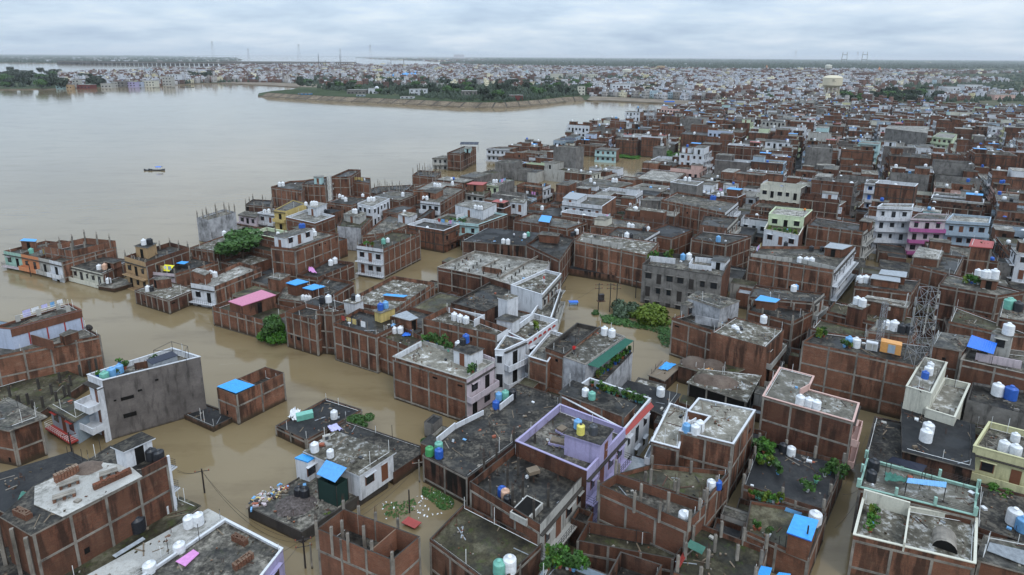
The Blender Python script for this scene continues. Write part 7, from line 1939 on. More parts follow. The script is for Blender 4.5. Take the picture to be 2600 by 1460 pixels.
bush('D', 160, 260, 130, .9, 'near_leaf_bright', 'potted tree in the back corner of the dark garden terrace', 3.7)
bush('D', 115, 400, 70, .9, 'near_leaf_lime', 'low lime shrub at the left of the dark garden terrace', 3.7)
bush('D', 240, 400, 70, .9, 'near_leaf', 'low shrub beside the red seat of the garden terrace', 3.7)
bush('D', 2305, 720, 130, .8, 'near_leaf_bright', 'garden tree beneath the yellow house', 1.5, 'tree', True, 'tree')
bush('D', 855, 470, 90, 1.0, 'near_leaf', 'shrub hanging over the flooded lane', 3.7)
bush('O', 1800, 650, 80, .12, 'near_leaf_bright', 'drifting green weed islet on the open river', 0, 'weed island', False, 'weed_island')
# drowned cart
boxthing('drowned_cart', 'K', 925, 1140, 0, (1.9, 1.1, .12), .05, 'tarp_blue', 'small blue canopied cart standing drowned in the square', 'cart', .75, parts=(('post', -.8, -.45, -.9, (.08, .08, .9), 'iron'), ('post', .8, -.45, -.9, (.08, .08, .9), 'iron'), ('post', .8, .45, -.9, (.08, .08, .9), 'iron'), ('sign', 0, -.5, -.35, (1.5, .04, .3), 't_lblue')))
# sand heaps and rags
heap('G', 2040, 590, HS['sandroof']['zr'], 2.4, 1.0, 'sand', 'left brown sand heap against the big brick block', seed=1)
heap('G', 2200, 610, HS['sandroof']['zr'], 2.2, .9, 'sand', 'right brown sand heap against the big brick block', seed=3)
heap('G', 2130, 740, HS['sandroof2']['zr'], 1.9, .8, 'sand', 'left brown sand heap on the broad pale slab', seed=4)
heap('G', 2290, 760, HS['sandroof2']['zr'], 2.3, .7, 'sand', 'right brown sand heap on the broad pale slab', seed=6)
cloth('G', [(1700, 640), (1790, 660), (1870, 600), (1780, 580)], HS['shed1']['zr'] + .05, 'sheet_blue', 'torn blue plastic on the planked shed roof', 'tarpaulin', .25, 8, 'tarpaulin')
cloth('G', [(2125, 670), (2195, 685), (2210, 645), (2140, 640)], HS['sandroof']['zr'] + .1, 'orange_paint', 'orange rags between the sand heaps', 'rags', .4, 9, 'rags')
cloth('F', [(1520, 345), (1600, 345), (1620, 300), (1560, 300)], HS['row3']['zr'], 'tarp_blue', 'crumpled dark blue tarpaulin beside the three tanks of the brick row', 'tarpaulin', .5, 10, 'tarpaulin')
cloth('J', [(665, 840), (740, 848), (700, 800), (668, 800)], HS['pinkcloth']['zr'] + .6, 'cloth_pink', 'pink cloth hung over a low brick wall', lift=.6, seed=11)
sheet('yellow_tarpaulin', 'bright yellow tarpaulin tilted on the parapet by the tan front', 'tarpaulin', 'I', [(1478, 822), (1555, 830), (1603, 775), (1512, 766)], [4.3, 4.3, 5.2, 5.2], 'tarp_yellow', 0, False)
sheet('blue_sheet', 'small blue sheet roof right of the yellow tarpaulin', 'sheet', 'I', [(1615, 755), (1690, 765), (1735, 742), (1665, 735)], [4.8] * 4, 'sheet_blue', 8, False)
sheet('green_sheet', 'green corrugated sheet lying on the brown terrace', 'sheet', 'C', [(1955, 1185), (2105, 1262), (2140, 1195), (2000, 1125)], [5.2, 5.2, 5.6, 5.6], 'sheet_green', 14, False)
sheet('red_canopy', 'salmon red sheet canopy on the wall of the brown terrace', 'awning', 'C', [(1862, 1370), (1905, 1380), (1970, 1258), (1932, 1240)], [4.9, 4.6, 4.6, 4.9], 'sheet_red', 8, False)
sheet('blue_sheet', 'blue plastic sheet at the bottom edge left of the lane', 'sheet', 'D', [(80, 1450), (190, 1470), (218, 1385), (115, 1365)], [5.0] * 4, 'sheet_blue', 8, False)
sheet('blue_sheet', 'second blue plastic sheet right of it at the bottom edge', 'sheet', 'D', [(255, 1450), (380, 1475), (390, 1440), (280, 1425)], [5.0] * 4, 'sheet_blue', 6, False)
sheet('blue_sheet', 'pale blue sheet leaning behind the blue sheet hut', 'sheet', 'D', [(332, 860), (480, 905), (495, 880), (345, 828)], [4.2, 4.2, 4.6, 4.6], 't_lblue', 8, False)
sheet('solar_panel_row', 'row of dark solar panels tilted on the mint railed terrace', 'solar panels', 'D', [(1275, 402), (1600, 505), (1640, 442), (1325, 360)], [7.3, 7.3, 7.9, 7.9], 'solar', 0, True, HS['mint']['zr'])
sheet('blue_awning', 'pale blue sheet awning at the middle of the mint railed terrace', 'awning', 'D', [(1452, 602), (1815, 648), (1822, 598), (1465, 558)], [6.9, 6.9, 7.1, 7.1], 't_lblue', 16, True, HS['mint']['zr'])
cloth('D', [(1250, 590), (1450, 610), (1450, 570), (1262, 520)], HS['mint']['zr'] + .6, 'sheet_green', 'sagging dark green net on the mint railed terrace', 'net', .5, 12, 'net')
sheet('blue_awning', 'large bright blue awning near the right edge', 'awning', 'H', [(2005, 435), (2250, 507), (2285, 407), (2050, 330)], [9.8, 9.8, 10.4, 10.4], 'tarp_blue', 12, True, HS['bluetarp']['zr'])
sheet('tin_roof', 'ribbed pale tin roof at the bottom right corner', 'sheet roof', 'D', [(2190, 1225), (2560, 1370), (2640, 1250), (2215, 1150)], [4.6, 4.6, 4.9, 4.9], 'sheet_grey', 36, False)
boxthing('hutch', 'C', 555, 540, HS['pillars']['zr'], (1.3, .9, .4), .4, 'timber', 'beige hooded roof vent on the terrace of columns', 'vent', .5, parts=(('leg', -.5, 0, -.5, (.08, .7, .5), 'iron'), ('leg', .5, 0, -.5, (.08, .7, .5), 'iron')))
boxthing('skylight_hood', 'C', 795, 245, HS['lilac']['zr'], (2.0, .9, .3), -.35, 'timber', 'long beige skylight hood in front of the lilac stair block', 'skylight', .25, parts=(('curb', 0, 0, -.25, (2.3, 1.15, .25), 'lilac'),))
boxthing('skylight_hood', 'C', 820, 130, HS['lilac']['zr'], (1.0, .9, .3), .8, 'timber', 'small beige skylight hood left of the lilac stair block', 'skylight', .25, parts=(('curb', 0, 0, -.25, (1.2, 1.1, .25), 'lilac'),))
boxthing('generator', 'H', 1300, 490, HS['stainwall']['zr'], (2.6, 1.4, 1.6), -.57, 'orange_paint', 'orange generator cabinet on the high stained wall roof', 'generator', .15, parts=(('door', .1, -.72, .1, (.9, .05, 1.3), 'bluegrey'), ('base', 0, 0, -.15, (2.7, 1.45, .16), 'iron')))
boxthing('telecom_cabinet', 'H', 1107, 462, HS['stainwall']['zr'], (.9, .8, 1.2), -.57, 'white', 'left small white telecom cabinet beside the generator', 'cabinet', .1, parts=(('door', 0, -.42, .1, (.7, .04, .95), 'offwhite'),))
boxthing('telecom_cabinet', 'H', 1150, 470, HS['stainwall']['zr'], (.9, .8, 1.2), -.57, 'white', 'right small white telecom cabinet beside the generator', 'cabinet', .1, parts=(('door', 0, -.42, .1, (.7, .04, .95), 'offwhite'),))
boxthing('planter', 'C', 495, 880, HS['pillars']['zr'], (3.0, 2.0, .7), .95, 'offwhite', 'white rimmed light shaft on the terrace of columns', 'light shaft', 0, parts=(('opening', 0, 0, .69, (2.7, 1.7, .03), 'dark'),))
boxthing('yellow_crate', 'K', 1460, 848, HS['ledge']['zr'], (1.8, .8, .9), 0, 'tarp_yellow', 'bright yellow crate on the ruined ledge', 'crate')
boxthing('blue_barrel_crate', 'K', 1388, 840, HS['ledge']['zr'], (.9, .8, 1.2), 0, 't_lblue', 'blue drum box left of the yellow crate', 'crate')
# antennas, lattice towers
def lattice(o, bx, by, tx, ty, w, z0, label, tw=.5, step=2.0, panels=0, h=None, m='steel', name='telecom_tower', cat='tower', r=.06, group=None):
  b = Q(o, bx, by, z0); ty_ = ORG[o][1] + ty / KZ
  if h is None:
    lo, hi = z0, z0 + 90
    for _ in range(40):
      mm_ = (lo + hi) / 2
      if proj(b[0], b[1], mm_)[1] > ty_: lo = mm_
      else: hi = mm_
    h = lo - z0
  root = empty(name, (b[0], b[1], z0)); off = tuple(root.location)
  def cr(t, i):
    s = w / 2 * (1 - t) + w * tw / 2 * t
    return Vector((b[0] + (-s, s, s, -s)[i], b[1] + (-s, -s, s, s)[i], z0 + h * t))
  for i in range(4):
    mb = MB(); mb.bar(cr(0, i), cr(1, i), r, m); mb.obj('leg', root, off)
  mb = MB(); n = max(3, int(h / step))
  for k_ in range(n):
    t0, t1 = k_ / n, (k_ + 1) / n
    for i in range(4):
      j = (i + 1) % 4; mb.bar(cr(t0, i), cr(t1, j), r * .6, m, 3); mb.bar(cr(t0, j), cr(t1, i), r * .6, m, 3); mb.bar(cr(t1, i), cr(t1, j), r * .6, m, 3)
  mb.obj('bracing', root, off)
  for k_ in range(panels):
    t = .55 + .42 * (k_ // 3) / max(1, panels // 3); a = 2.1 * k_; s = w * .5 + .35
    block('antenna', root, off, (b[0] + s * math.cos(a), b[1] + s * math.sin(a), z0 + h * t - 1), (.26, .14, 1.2 if k_ % 3 else .5), a, 'offwhite')
  tag(root, label, cat, group); return root
lattice('H', 1545, 592, 1640, -95, 2.2, HS['stainwall']['zr'], 'large grey lattice telecom tower hung with antennas, right of the generator', .8, 1.9, 10, r=.045)
lattice('H', 1195, 440, 1275, 30, .7, HS['stainwall']['zr'], 'slim lattice mast with white antennas behind the orange generator', .8, 1.0, 4, r=.04)
lattice('O', 1635, 830, 1640, 622, 5, 8, 'grey lattice tower standing on the waterfront roofs', .8, 3, 6, r=.13)
lattice('J', 868, 170, 870, -52, 1.3, 6, 'slim lattice antenna tower before the tallest river block', .7, 1.5, 6, r=.035)
lattice('P', 2500, 1110, 2515, 860, 3.5, 9, 'lattice tower cut by the right edge', .8, 2.5, 5, r=.08)
# solar frames
for o_c, pts_, zz_, zb_, lb in (('N', [(2085, 945), (2150, 962), (2198, 962), (2085, 935)], [12.6, 12.2, 12.9, 13.3], 9.8, 'tilted solar panel rack above the tall narrow water house'), ('O', [(840, 905), (900, 925), (912, 922), (880, 903)], [9, 8.6, 9.4, 9.8], 7, 'tilted solar panel rack on the waterfront brick roofs')):
  c_ = Q(o_c, pts_[0][0], pts_[0][1], zz_[0]); a_ = Q(o_c, pts_[2][0], pts_[2][1], zz_[2]); L_ = max(5.0, math.hypot(a_[0] - c_[0], a_[1] - c_[1])); cx, cy = (c_[0] + a_[0]) / 2, (c_[1] + a_[1]) / 2
  root = empty('solar_rack', (cx, cy, zb_)); off = tuple(root.location)
  for i in range(4):
    mb = MB(); x0 = cx - 4 + i * 2.02; mb.face([(x0, cy - 2, zz_[0] - .2), (x0 + 1.95, cy - 2, zz_[0] - .2), (x0 + 1.95, cy + 2, zz_[0] + .45), (x0, cy + 2, zz_[0] + .45)], 'solar'); mb.face([(x0, cy + 2, zz_[0] + .41), (x0 + 1.95, cy + 2, zz_[0] + .41), (x0 + 1.95, cy - 2, zz_[0] - .24), (x0, cy - 2, zz_[0] - .24)], 'steel'); mb.obj('solar_panel', root, off)
  for dx_, dy_ in ((-3.8, -1.8), (3.8, -1.8), (-3.8, 1.8), (3.8, 1.8)): block('post', root, off, (cx + dx_, cy + dy_, zb_ - 1), (.12, .12, zz_[0] - zb_ + (.0 if dy_ < 0 else 1.3)), 0, 'steel')
  tag(root, lb, 'solar rack')
# pergola frame on the brown walled house
hb_ = HS['brownwall']; mb = MB(); q = [Q('E', x, y, hb_['zr'] + 2.4) for x, y in ((1410, 468), (1700, 475), (1722, 430), (1575, 388))]
for i in range(4): mb.bar(q[i], q[(i + 1) % 4], .035, 'iron'); mb.bar((q[i][0], q[i][1], hb_['zr']), q[i], .035, 'iron')
thing_mesh('pergola_frame', mb, 'thin dark pergola frame at the far end of the brown walled house', 'frame')
boxthing('lean_to', 'E', 1500, 610, hb_['zr'], (3.2, 1.8, 1.2), .88, 'sheet_grey', 'black plastic covered lean-to on the brown walled house', 'shed', 0, parts=(('cover', 0, 0, 1.2, (3.4, 2.0, .05), 'solar'),))
mb = MB(); c_ = Q('E', 820, 265, 7.6); mb.lathe((0, 0, 0), [(.05, 0), (.35, .08), (.6, .25)], 'iron', 14, False); mb.v = [(c_[0] + x, c_[1] + z * 0.8 - .2, c_[2] + y * .9 + z * .4) for x, y, z in mb.v]; mb.bar((c_[0], c_[1] + .1, 6.0), (c_[0], c_[1], c_[2]), .05, 'iron'); thing_mesh('satellite_dish', mb, 'dark satellite dish on a post at the corner of the left brick building', 'satellite dish')
# plants in pots
plants(HS['potgarden'], 'C', [(700, 1270), (735, 1320), (690, 1395), (780, 1350), (800, 1380), (850, 1290), (860, 1360), (870, 1390), (925, 1410), (960, 1380), (985, 1400), (1010, 1395), (740, 1350), (700, 1330), (660, 1420), (1040, 1400), (760, 1385), (900, 1400)], 'on the blue walled garden terrace', 1, .35, .6, .0)
plants(HS['terr'], 'G', [(1100, 800), (1150, 830), (1180, 845), (1225, 850), (1250, 870), (1300, 880), (1330, 890), (1385, 900), (1410, 905), (1440, 925), (1470, 930), (1500, 940), (1530, 950), (1555, 955), (1590, 965)], 'along the planted white terrace', 2, .25, .5, .0)
plants(HS['courtgarden'], 'D', [(140, 330), (165, 300), (200, 440), (270, 520), (700, 540), (740, 520), (770, 490), (110, 420), (60, 330), (540, 680), (620, 600), (840, 560)], 'on the dark garden terrace', 3, .35, .65)
plants(HS['bluebox'], 'D', [(15, 720), (45, 735), (75, 740), (105, 760), (140, 775), (170, 770), (200, 775), (230, 785), (260, 800), (290, 770), (185, 1090), (60, 1030), (95, 1035)], 'along the wall of the blue hut terrace', 4, .25, .45)
plants(HS['creamterr'], 'D', [(1130, 920), (1132, 985), (1115, 1050), (1160, 880)], 'on the cream walled terrace', 5, .3, .5)
plants(HS['brownwall'], 'E', [(1105, 600), (1150, 640), (1085, 690), (1415, 590), (900, 720)], 'on the brown walled house roof', 6, .3, .5)
plants(HS['awnbase'], 'G', [(1170, 700), (1200, 680), (1240, 655), (1265, 640), (1310, 600), (1340, 575), (1375, 545), (1400, 520), (1440, 490), (1150, 720)], 'under the green awning', 7, .35, .6)
plants(HS['palegreenlow'], 'L', [(190, 455), (240, 465), (280, 470), (330, 480), (380, 488), (430, 495)], 'on the pale green house terrace', 8, .4, .7)
plants(HS['planttank'], 'L', [(1990, 935), (2020, 925), (2050, 940), (2080, 945), (2110, 950)], 'in the planter beside the tank row', 9, .5, .8)
plants(HS['whitetrim'], 'F', [(1760, 400), (1800, 410), (1850, 420), (1900, 440), (1730, 395), (1950, 480)], 'in the shade of the brick wall on the white rimmed roof', 10, .4, .7)
plants(HS['whitetrim'], 'F', [(2140, 690), (2170, 670), (2190, 660)], 'at the street corner of the white rimmed roof', 11, .35, .5)
plants(HS['arches'], 'G', [(582, 275)], 'in a red tub on the arched terrace', 12, .5, .6)
plants(HS['stainwall'], 'H', [(645, 350), (690, 345), (880, 440), (930, 445)], 'on the high stained wall roof', 13, .4, .6)
plants(HS['minthouse'], 'J', [(1970, 365), (2010, 375), (2050, 380), (2090, 385)], 'on the aqua balcony', 14, .35, .5)
plants(HS['twofront'], 'J', [(1210, 590), (1180, 600), (1250, 600)], 'on the mossy roof of the white balconied house', 15, .4, .6)
plants(HS['cementblock'], 'K', [(1640, 710), (1690, 705), (1780, 700), (1820, 700), (1620, 725)], 'on the cement block roof', 16, .5, .7)
# boats
def boat(px, py, L_, w_, rot, label, canopy=None, white=False, z=0.0):
  p = W(px, py, 0); root = empty('boat', p); root.rotation_euler = (0, 0, rot); mb = MB(); n = 12; prof = []
  for i in range(n + 1):
    t = i / n; x = (t - .5) * L_; hw = w_ / 2 * (math.sin(math.pi * (t * .9 + .05)) ** .55); sh = .35 + .55 * abs(2 * t - 1) ** 2.5
    prof.append((x, hw, sh))
  for x, hw, sh in prof: mb.v += [(x, -hw, sh), (x, -hw * .6, -.25), (x, hw * .6, -.25), (x, hw, sh), (x, hw * .85, sh - .04), (x, hw * .5, .0), (x, -hw * .5, .0), (x, -hw * .85, sh - .04)]
  kk = mb.mat('white' if white else 't_grey')
  for i in range(n):
    for j in range(8): a, b = i * 8 + j, i * 8 + (j + 1) % 8; mb.f.append((a, b, b + 8, a + 8)); mb.mi.append(kk)
  o = mb.obj('hull', root);
  if canopy:
    mb = MB(); cl, cx_ = L_ * .34, L_ * .16
    for i in range(7):
      t = math.pi * i / 6; mb.v += [(cx_ - cl / 2, -w_ * .5 * math.cos(t), 1.55 + .35 * math.sin(t)), (cx_ + cl / 2, -w_ * .5 * math.cos(t), 1.55 + .35 * math.sin(t))]
    kk = mb.mat(canopy)
    for i in range(6): mb.f.append((2 * i, 2 * i + 2, 2 * i + 3, 2 * i + 1)); mb.mi.append(kk)
    mb.obj('canopy', root)
    for sx in (-.45, .45):
      for sy in (-.45, .45): mb = MB(); mb.bar((cx_ + cl * sx, w_ * sy, .3), (cx_ + cl * sx, w_ * sy, 1.58), .035, 'timber'); mb.obj('post', root)
  tag(root, label, 'boat'); return root
boat(398, 433, 7.0, 1.6, .03, 'dark wooden boat with a bright blue canopy alone on the river', 'tarp_blue')
boat(376, 433.2, 3.6, 1.5, -.05, 'second dark hull moored against the canopied boat')
boat(254, 236, 9, 2, .1, 'small dark boat off the left wooded shore')
for x_, lb in ((397, 'leftmost small boat along the pastel riverside houses'), (435, 'second small boat along the pastel riverside houses'), (470, 'third small boat along the pastel riverside houses'), (483, 'rightmost small boat along the pastel riverside houses')): boat(x_, 222 if x_ > 440 else 223, 11, 2.2, 0, lb)
b_ = boat(1172, 271.5, 9, 3.0, .1, 'white cabin launch moored at the stone embankment', None, True)
mb = MB(); mb.box((0, 0, .5), (5, 2.2, 1.3), 0, 'white'); mb.obj('cabin', b_); mb = MB(); mb.box((0, 0, 1.8), (5.6, 2.6, .12), 0, 'white'); mb.obj('cabin_roof', b_); mb = MB(); mb.box((0, 0, .95), (4.6, 2.25, .5), 0, 'glass'); mb.obj('window', b_)
b_ = boat(1699, 262, 14, 5, .1, 'blue barge at the sandy bank right of the orange shrine', None, False)
mb = MB(); mb.box((0, 0, .4), (11, 4, 2.0), 0, 'tarp_blue'); mb.obj('deck_house', b_)
# people
def person(p, rot, label, top, bottom, arm=.0, sit=False):
  me = bpy.data.meshes.new('body'); bz = .0
  J = dict(pel=(0, 0, .95), sp=(0, 0, 1.2), ch=(0, 0, 1.4), nk=(0, 0, 1.52), hd=(0, .02, 1.62), tp=(0, .01, 1.74), ls=(-.19, 0, 1.43), le=(-.26, .02 + arm * .1, 1.15 + arm * .2), lw=(-.27, .1 + arm * .25, .92 + arm * .45), lh=(-.27, .13 + arm * .3, .83 + arm * .5),
       rs=(.19, 0, 1.43), re=(.26, 0, 1.15), rw=(.28, .07, .92), rh=(.28, .1, .83), lhp=(-.1, 0, .9), lk=(-.12, .03, .5), la=(-.13, 0, .08), lf=(-.14, .14, .03), rhp=(.1, 0, .9), rk=(.12, .03, .5), ra=(.13, -.02, .08), rf=(.15, .12, .03))
  if sit:
    for k_ in ('lk', 'rk'): J[k_] = (J[k_][0], .42, .93)
    for k_ in ('la', 'ra'): J[k_] = (J[k_][0], .45, .5)
    for k_ in ('lf', 'rf'): J[k_] = (J[k_][0], .58, .46)
    J = {k_: (x, y, z - .5) for k_, (x, y, z) in J.items()}
  keys = list(J); idx = {k_: i for i, k_ in enumerate(keys)}
  E_ = [('pel', 'sp'), ('sp', 'ch'), ('ch', 'nk'), ('nk', 'hd'), ('hd', 'tp'), ('ch', 'ls'), ('ls', 'le'), ('le', 'lw'), ('lw', 'lh'), ('ch', 'rs'), ('rs', 're'), ('re', 'rw'), ('rw', 'rh'), ('pel', 'lhp'), ('lhp', 'lk'), ('lk', 'la'), ('la', 'lf'), ('pel', 'rhp'), ('rhp', 'rk'), ('rk', 'ra'), ('ra', 'rf')]
  me.from_pydata([J[k_] for k_ in keys], [(idx[a], idx[b]) for a, b in E_], []); o = bpy.data.objects.new('person', me); C.objects.link(o)
  m_ = o.modifiers.new('skin', 'SKIN'); rad = dict(pel=.15, sp=.14, ch=.16, nk=.055, hd=.095, tp=.07, ls=.07, rs=.07, le=.045, re=.045, lw=.03, rw=.03, lh=.035, rh=.035, lhp=.1, rhp=.1, lk=.065, rk=.065, la=.045, ra=.045, lf=.04, rf=.04)
  for i, k_ in enumerate(keys): me.skin_vertices[0].data[i].radius = (rad[k_], rad[k_] * .85)
  me.skin_vertices[0].data[idx['pel']].use_root = True
  o.modifiers.new('sub', 'SUBSURF').levels = 1; o.modifiers['sub'].render_levels = 1
  k = NT('person_' + label[:6] + top, .8, .2); sp_ = k.n('ShaderNodeSeparateXYZ'); tc = k.n('ShaderNodeTexCoord'); k.l(tc.outputs['Object'], sp_.inputs[0]); dz_ = -.5 if sit else 0
  cols = dict(white=(.6, .6, .62), red=(.5, .03, .03), dark=(.03, .03, .04), blue=(.05, .12, .3), orange=(.7, .2, .03))
  col = k.ramp(k.math('DIVIDE', k.math('SUBTRACT', sp_.outputs['Z'], dz_), 2.0), [(0.0, (.12, .06, .04)), (0.05, cols[bottom]), (0.50, cols[top]), (0.77, (.13, .07, .045)), (.85, (.02, .015, .012))])
  k.m.node_tree.nodes[col.node.name].color_ramp.interpolation = 'CONSTANT'; k.fin(col); me.materials.append(k.m)
  o.location = p; o.rotation_euler = (0, 0, rot); return tag(o, label, 'person')
person(Q('K', 380, 530, HS['staindark']['zr']), 2.5, 'person in white shirt and dark trousers standing on the black stained roof', 'white', 'dark')
person(Q('J', 96, 515, HS['lowriver']['zr']), 1.0, 'person in white standing at the low walled roof by the river', 'white', 'white')
person(Q('G', 930, 515, HS['greenleft']['zr'] - .0), 3.0, 'person in red at the corner of the roof beside the green awning', 'red', 'dark', 1.0)
person(Q('L', 515, 300, HS['palegreen']['zr'] + .4), 3.0, 'person in orange on the wall top right of the pale green house', 'orange', 'dark')
person(Q('K', 655, 940, HS['whiteter']['zr']), 2.0, 'person in red standing on the white curved terrace', 'red', 'white', .5)
# ================================================================== far landmarks
def far_house(px, base, wpx, hpx, m, label, cat='building', dep=None, win=2, name='far_house', roof='roof_pale', z=1.0):
  p = W(px, base, 0); d = math.hypot(*p[:2], CAM_H); s = d / FOC; w_, h_ = wpx * s, hpx * s; dp = dep or w_ * .7
  rot = math.atan2(-p[0], p[1]); c = (p[0] - math.sin(-rot) * 0 , p[1] + dp / 2, z - 1)
  root = empty(name, c); off = tuple(c); cx, cy = p[0], p[1] + dp / 2
  block('wall', root, off, (cx, cy, 0), (w_, dp, h_ + 1), 0, m); block('roof', root, off, (cx, cy, h_ + 1.0), (w_ + .6, dp + .6, .3), 0, roof)
  fl = max(1, int(h_ / 3.6)); nx = max(2, int(w_ / 4.2))
  if win and w_ > 7:
    for f in range(fl):
      for i in range(min(nx, 12)):
        block('window', root, off, (cx - w_ / 2 + (i + .5) * w_ / min(nx, 12), cy - dp / 2 - .02, 1.6 + f * h_ / fl), (w_ / min(nx, 12) * .42, .12, min(1.7, h_ / fl * .5)), 0, 'glass')
  tag(root, label, cat); return root
for a in ((152, 226.5, 15, 9, 'aqua', 'pale aqua house at the left end of the riverside row'), (176, 226.8, 12, 8, 'tan', 'tan house beside the pale aqua one on the riverside'), (194, 224.5, 14, 16, 'offwhite', 'tall off-white riverside house'),
     (213, 226, 28, 7, 'maroon', 'long low dark red wall on the riverside'), (270, 223.5, 22, 8, 'offwhite', 'off-white riverside house left of the cream one'), (292, 222, 12, 10, 'offwhite', 'small off-white coloured riverside house'),
     (307, 222, 17, 11, 'cement', 'grey balconied riverside house'), (333, 221.5, 20, 10, 'lilac', 'bright lilac riverside house'), (345, 221, 4, 12, 'yellow', 'narrow yellow riverside house end'), (352, 220.5, 14, 9, 'paleblue', 'white lavender riverside house'),
     (378, 220, 26, 11, 'cream', 'cream pillared riverside house'), (425, 218, 20, 18, 'offwhite', 'off-white house right of the pillared one'), (440, 214, 24, 20, 'white', 'tall white stepped riverside block'),
     (626, 209, 5, 4.5, 'tarp_yellow', 'bright yellow water kiosk on the sandy shore'), (575, 205.5, 22, 4, 'white', 'long low white shed above the sandy shore'),
     (946, 240, 20, 13, 'white', 'white house with dome behind the embankment'), (905, 240.5, 45, 9, 'cement', 'long grey unfinished house behind the embankment'), (980, 240, 18, 7, 'offwhite', 'low off-white house right of the domed one'),
     (1052, 244, 24, 15, 'white', 'left white cubic house behind the embankment'), (1074, 244.5, 20, 16, 'white', 'right white cubic house behind the embankment'), (1033, 252.5, 33, 4, 'white', 'long white shed roof near the embankment'),
     (915, 247, 19, 4, 'bluegrey', 'low grey blue shed on the embankment'), (772, 242.5, 28, 2.5, 'sheet_blue', 'bright blue plastic shelter on the green bank'), (1191, 250, 38, 16, 'cement', 'unfinished grey frame house behind the embankment'),
     (1232, 249.5, 18, 9, 'paleblue', 'pale blue house beside the yellow sheet'), (1224, 246, 6, 6, 'tarp_yellow', 'small bright yellow kiosk behind the embankment'), (1310, 258, 34, 13, 'maroon', 'dark red brick frame house behind the embankment'),
     (1115, 175.5, 48, 7, 'white', 'long white institutional building in the far town'), (1414, 204, 30, 15, 'cream', 'broad cream apartment slab at the centre of the far town'), (1460, 201, 40, 11, 'offwhite', 'off-white apartment slab right of the cream one'), (1500, 200, 34, 10, 'cream', 'cream apartment slab at the right of the group'),
     (1494, 206, 56, 5, 'red', 'long red roofed hall below the apartment slabs'), (1576, 243, 44, 26, 'white', 'tall white house cluster on the far waterfront'), (1530, 244.5, 50, 8, 'sheet_blue', 'bright blue building on the far waterfront'), (1476, 244, 18, 22, 'cream', 'cream stepped house left of the blue waterfront building'),
     (1604, 190, 24, 12, 'tan', 'yellowish tank hall on the far skyline'), (1165, 147, 25, 8, 'palepink', 'pale pink tower blocks on the horizon'), (1532, 146, 11, 4, 'palepink', 'small pink block on the horizon right of centre'),
     (2380, 254, 36, 18, 'white', 'large bright white house right of the grove'), (2415, 250, 30, 22, 'white', 'tall white house behind the large bright one'), (2470, 235, 34, 14, 'white', 'blank white hall at the upper right'), (2550, 256, 40, 10, 'pink', 'faded pink long house at the far right')):
  far_house(a[0], a[1], a[2], a[3], a[4], a[5])
def water_tower(px, base, wpx, tank_h, leg_h, label, col='cream', nleg=10, writing=False):
  p = W(px, base, 0); s = math.hypot(*p[:2], CAM_H) / FOC; r = wpx * s / 2; th, lh = tank_h * s, leg_h * s
  root = empty('water_tower', p); off = tuple(p); mb = MB()
  mb.lathe((p[0], p[1], 0), [(r * .62, lh - th * .25), (r * .98, lh), (r, lh + .2), (r, lh + th * .72), (r * 1.03, lh + th * .74), (r * .8, lh + th * .9), (r * .4, lh + th * .99), (.1, lh + th)], col, 28); mb.obj('tank', root, off)
  for i in range(nleg):
    a = 2 * math.pi * i / nleg; mb = MB(); mb.bar((p[0] + r * .85 * math.cos(a), p[1] + r * .85 * math.sin(a), -1), (p[0] + r * .72 * math.cos(a), p[1] + r * .72 * math.sin(a), lh), r * .045, col, 6); mb.obj('leg', root, off)
  for t in (.35, .7):
    mb = MB()
    for i in range(nleg):
      a, b = 2 * math.pi * i / nleg, 2 * math.pi * (i + 1) / nleg; q_ = r * (.85 - .13 * t); mb.bar((p[0] + q_ * math.cos(a), p[1] + q_ * math.sin(a), lh * t), (p[0] + q_ * math.cos(b), p[1] + q_ * math.sin(b), lh * t), r * .015, col, 4)
    mb.obj('ring_beam', root, off)
  mb = MB(); mb.bar((p[0], p[1], 0), (p[0], p[1], lh), r * .05, col, 8); mb.obj('riser', root, off)
  if writing:
    nm = math.atan2(p[1], p[0]) + math.pi
    for k_, (da, zz, ww) in enumerate(((-.12, .52, 2.2), (.1, .38, 3.4))):
      a = nm + .12 + da * .3; block('lettering', root, off, (p[0] + (r + .05) * math.cos(a), p[1] + (r + .05) * math.sin(a), lh + th * zz), (.14, ww, .35 if k_ else .8), a, 'cement_brown')
  tag(root, label, 'water tower', 'water towers')
water_tower(2107, 263, 40, 22, 40, 'big cream domed water tower rising over the right hand quarter', 'tower_cream', 10, True)
water_tower(2102, 184, 14, 8, 9, 'small pale water tower behind the big one, in the distant woods', 'cream', 6)
water_tower(966, 197, 13, 5, 16, 'yellow topped water tower in the far town left of centre', 'yellow', 6)
water_tower(1591, 193, 22, 8, 9, 'broad cream water tower in the far town right of centre', 'cream', 8)
water_tower(1677, 181, 20, 4, 9, 'dim grey water tower at the edge of the far woods', 'tan', 6)
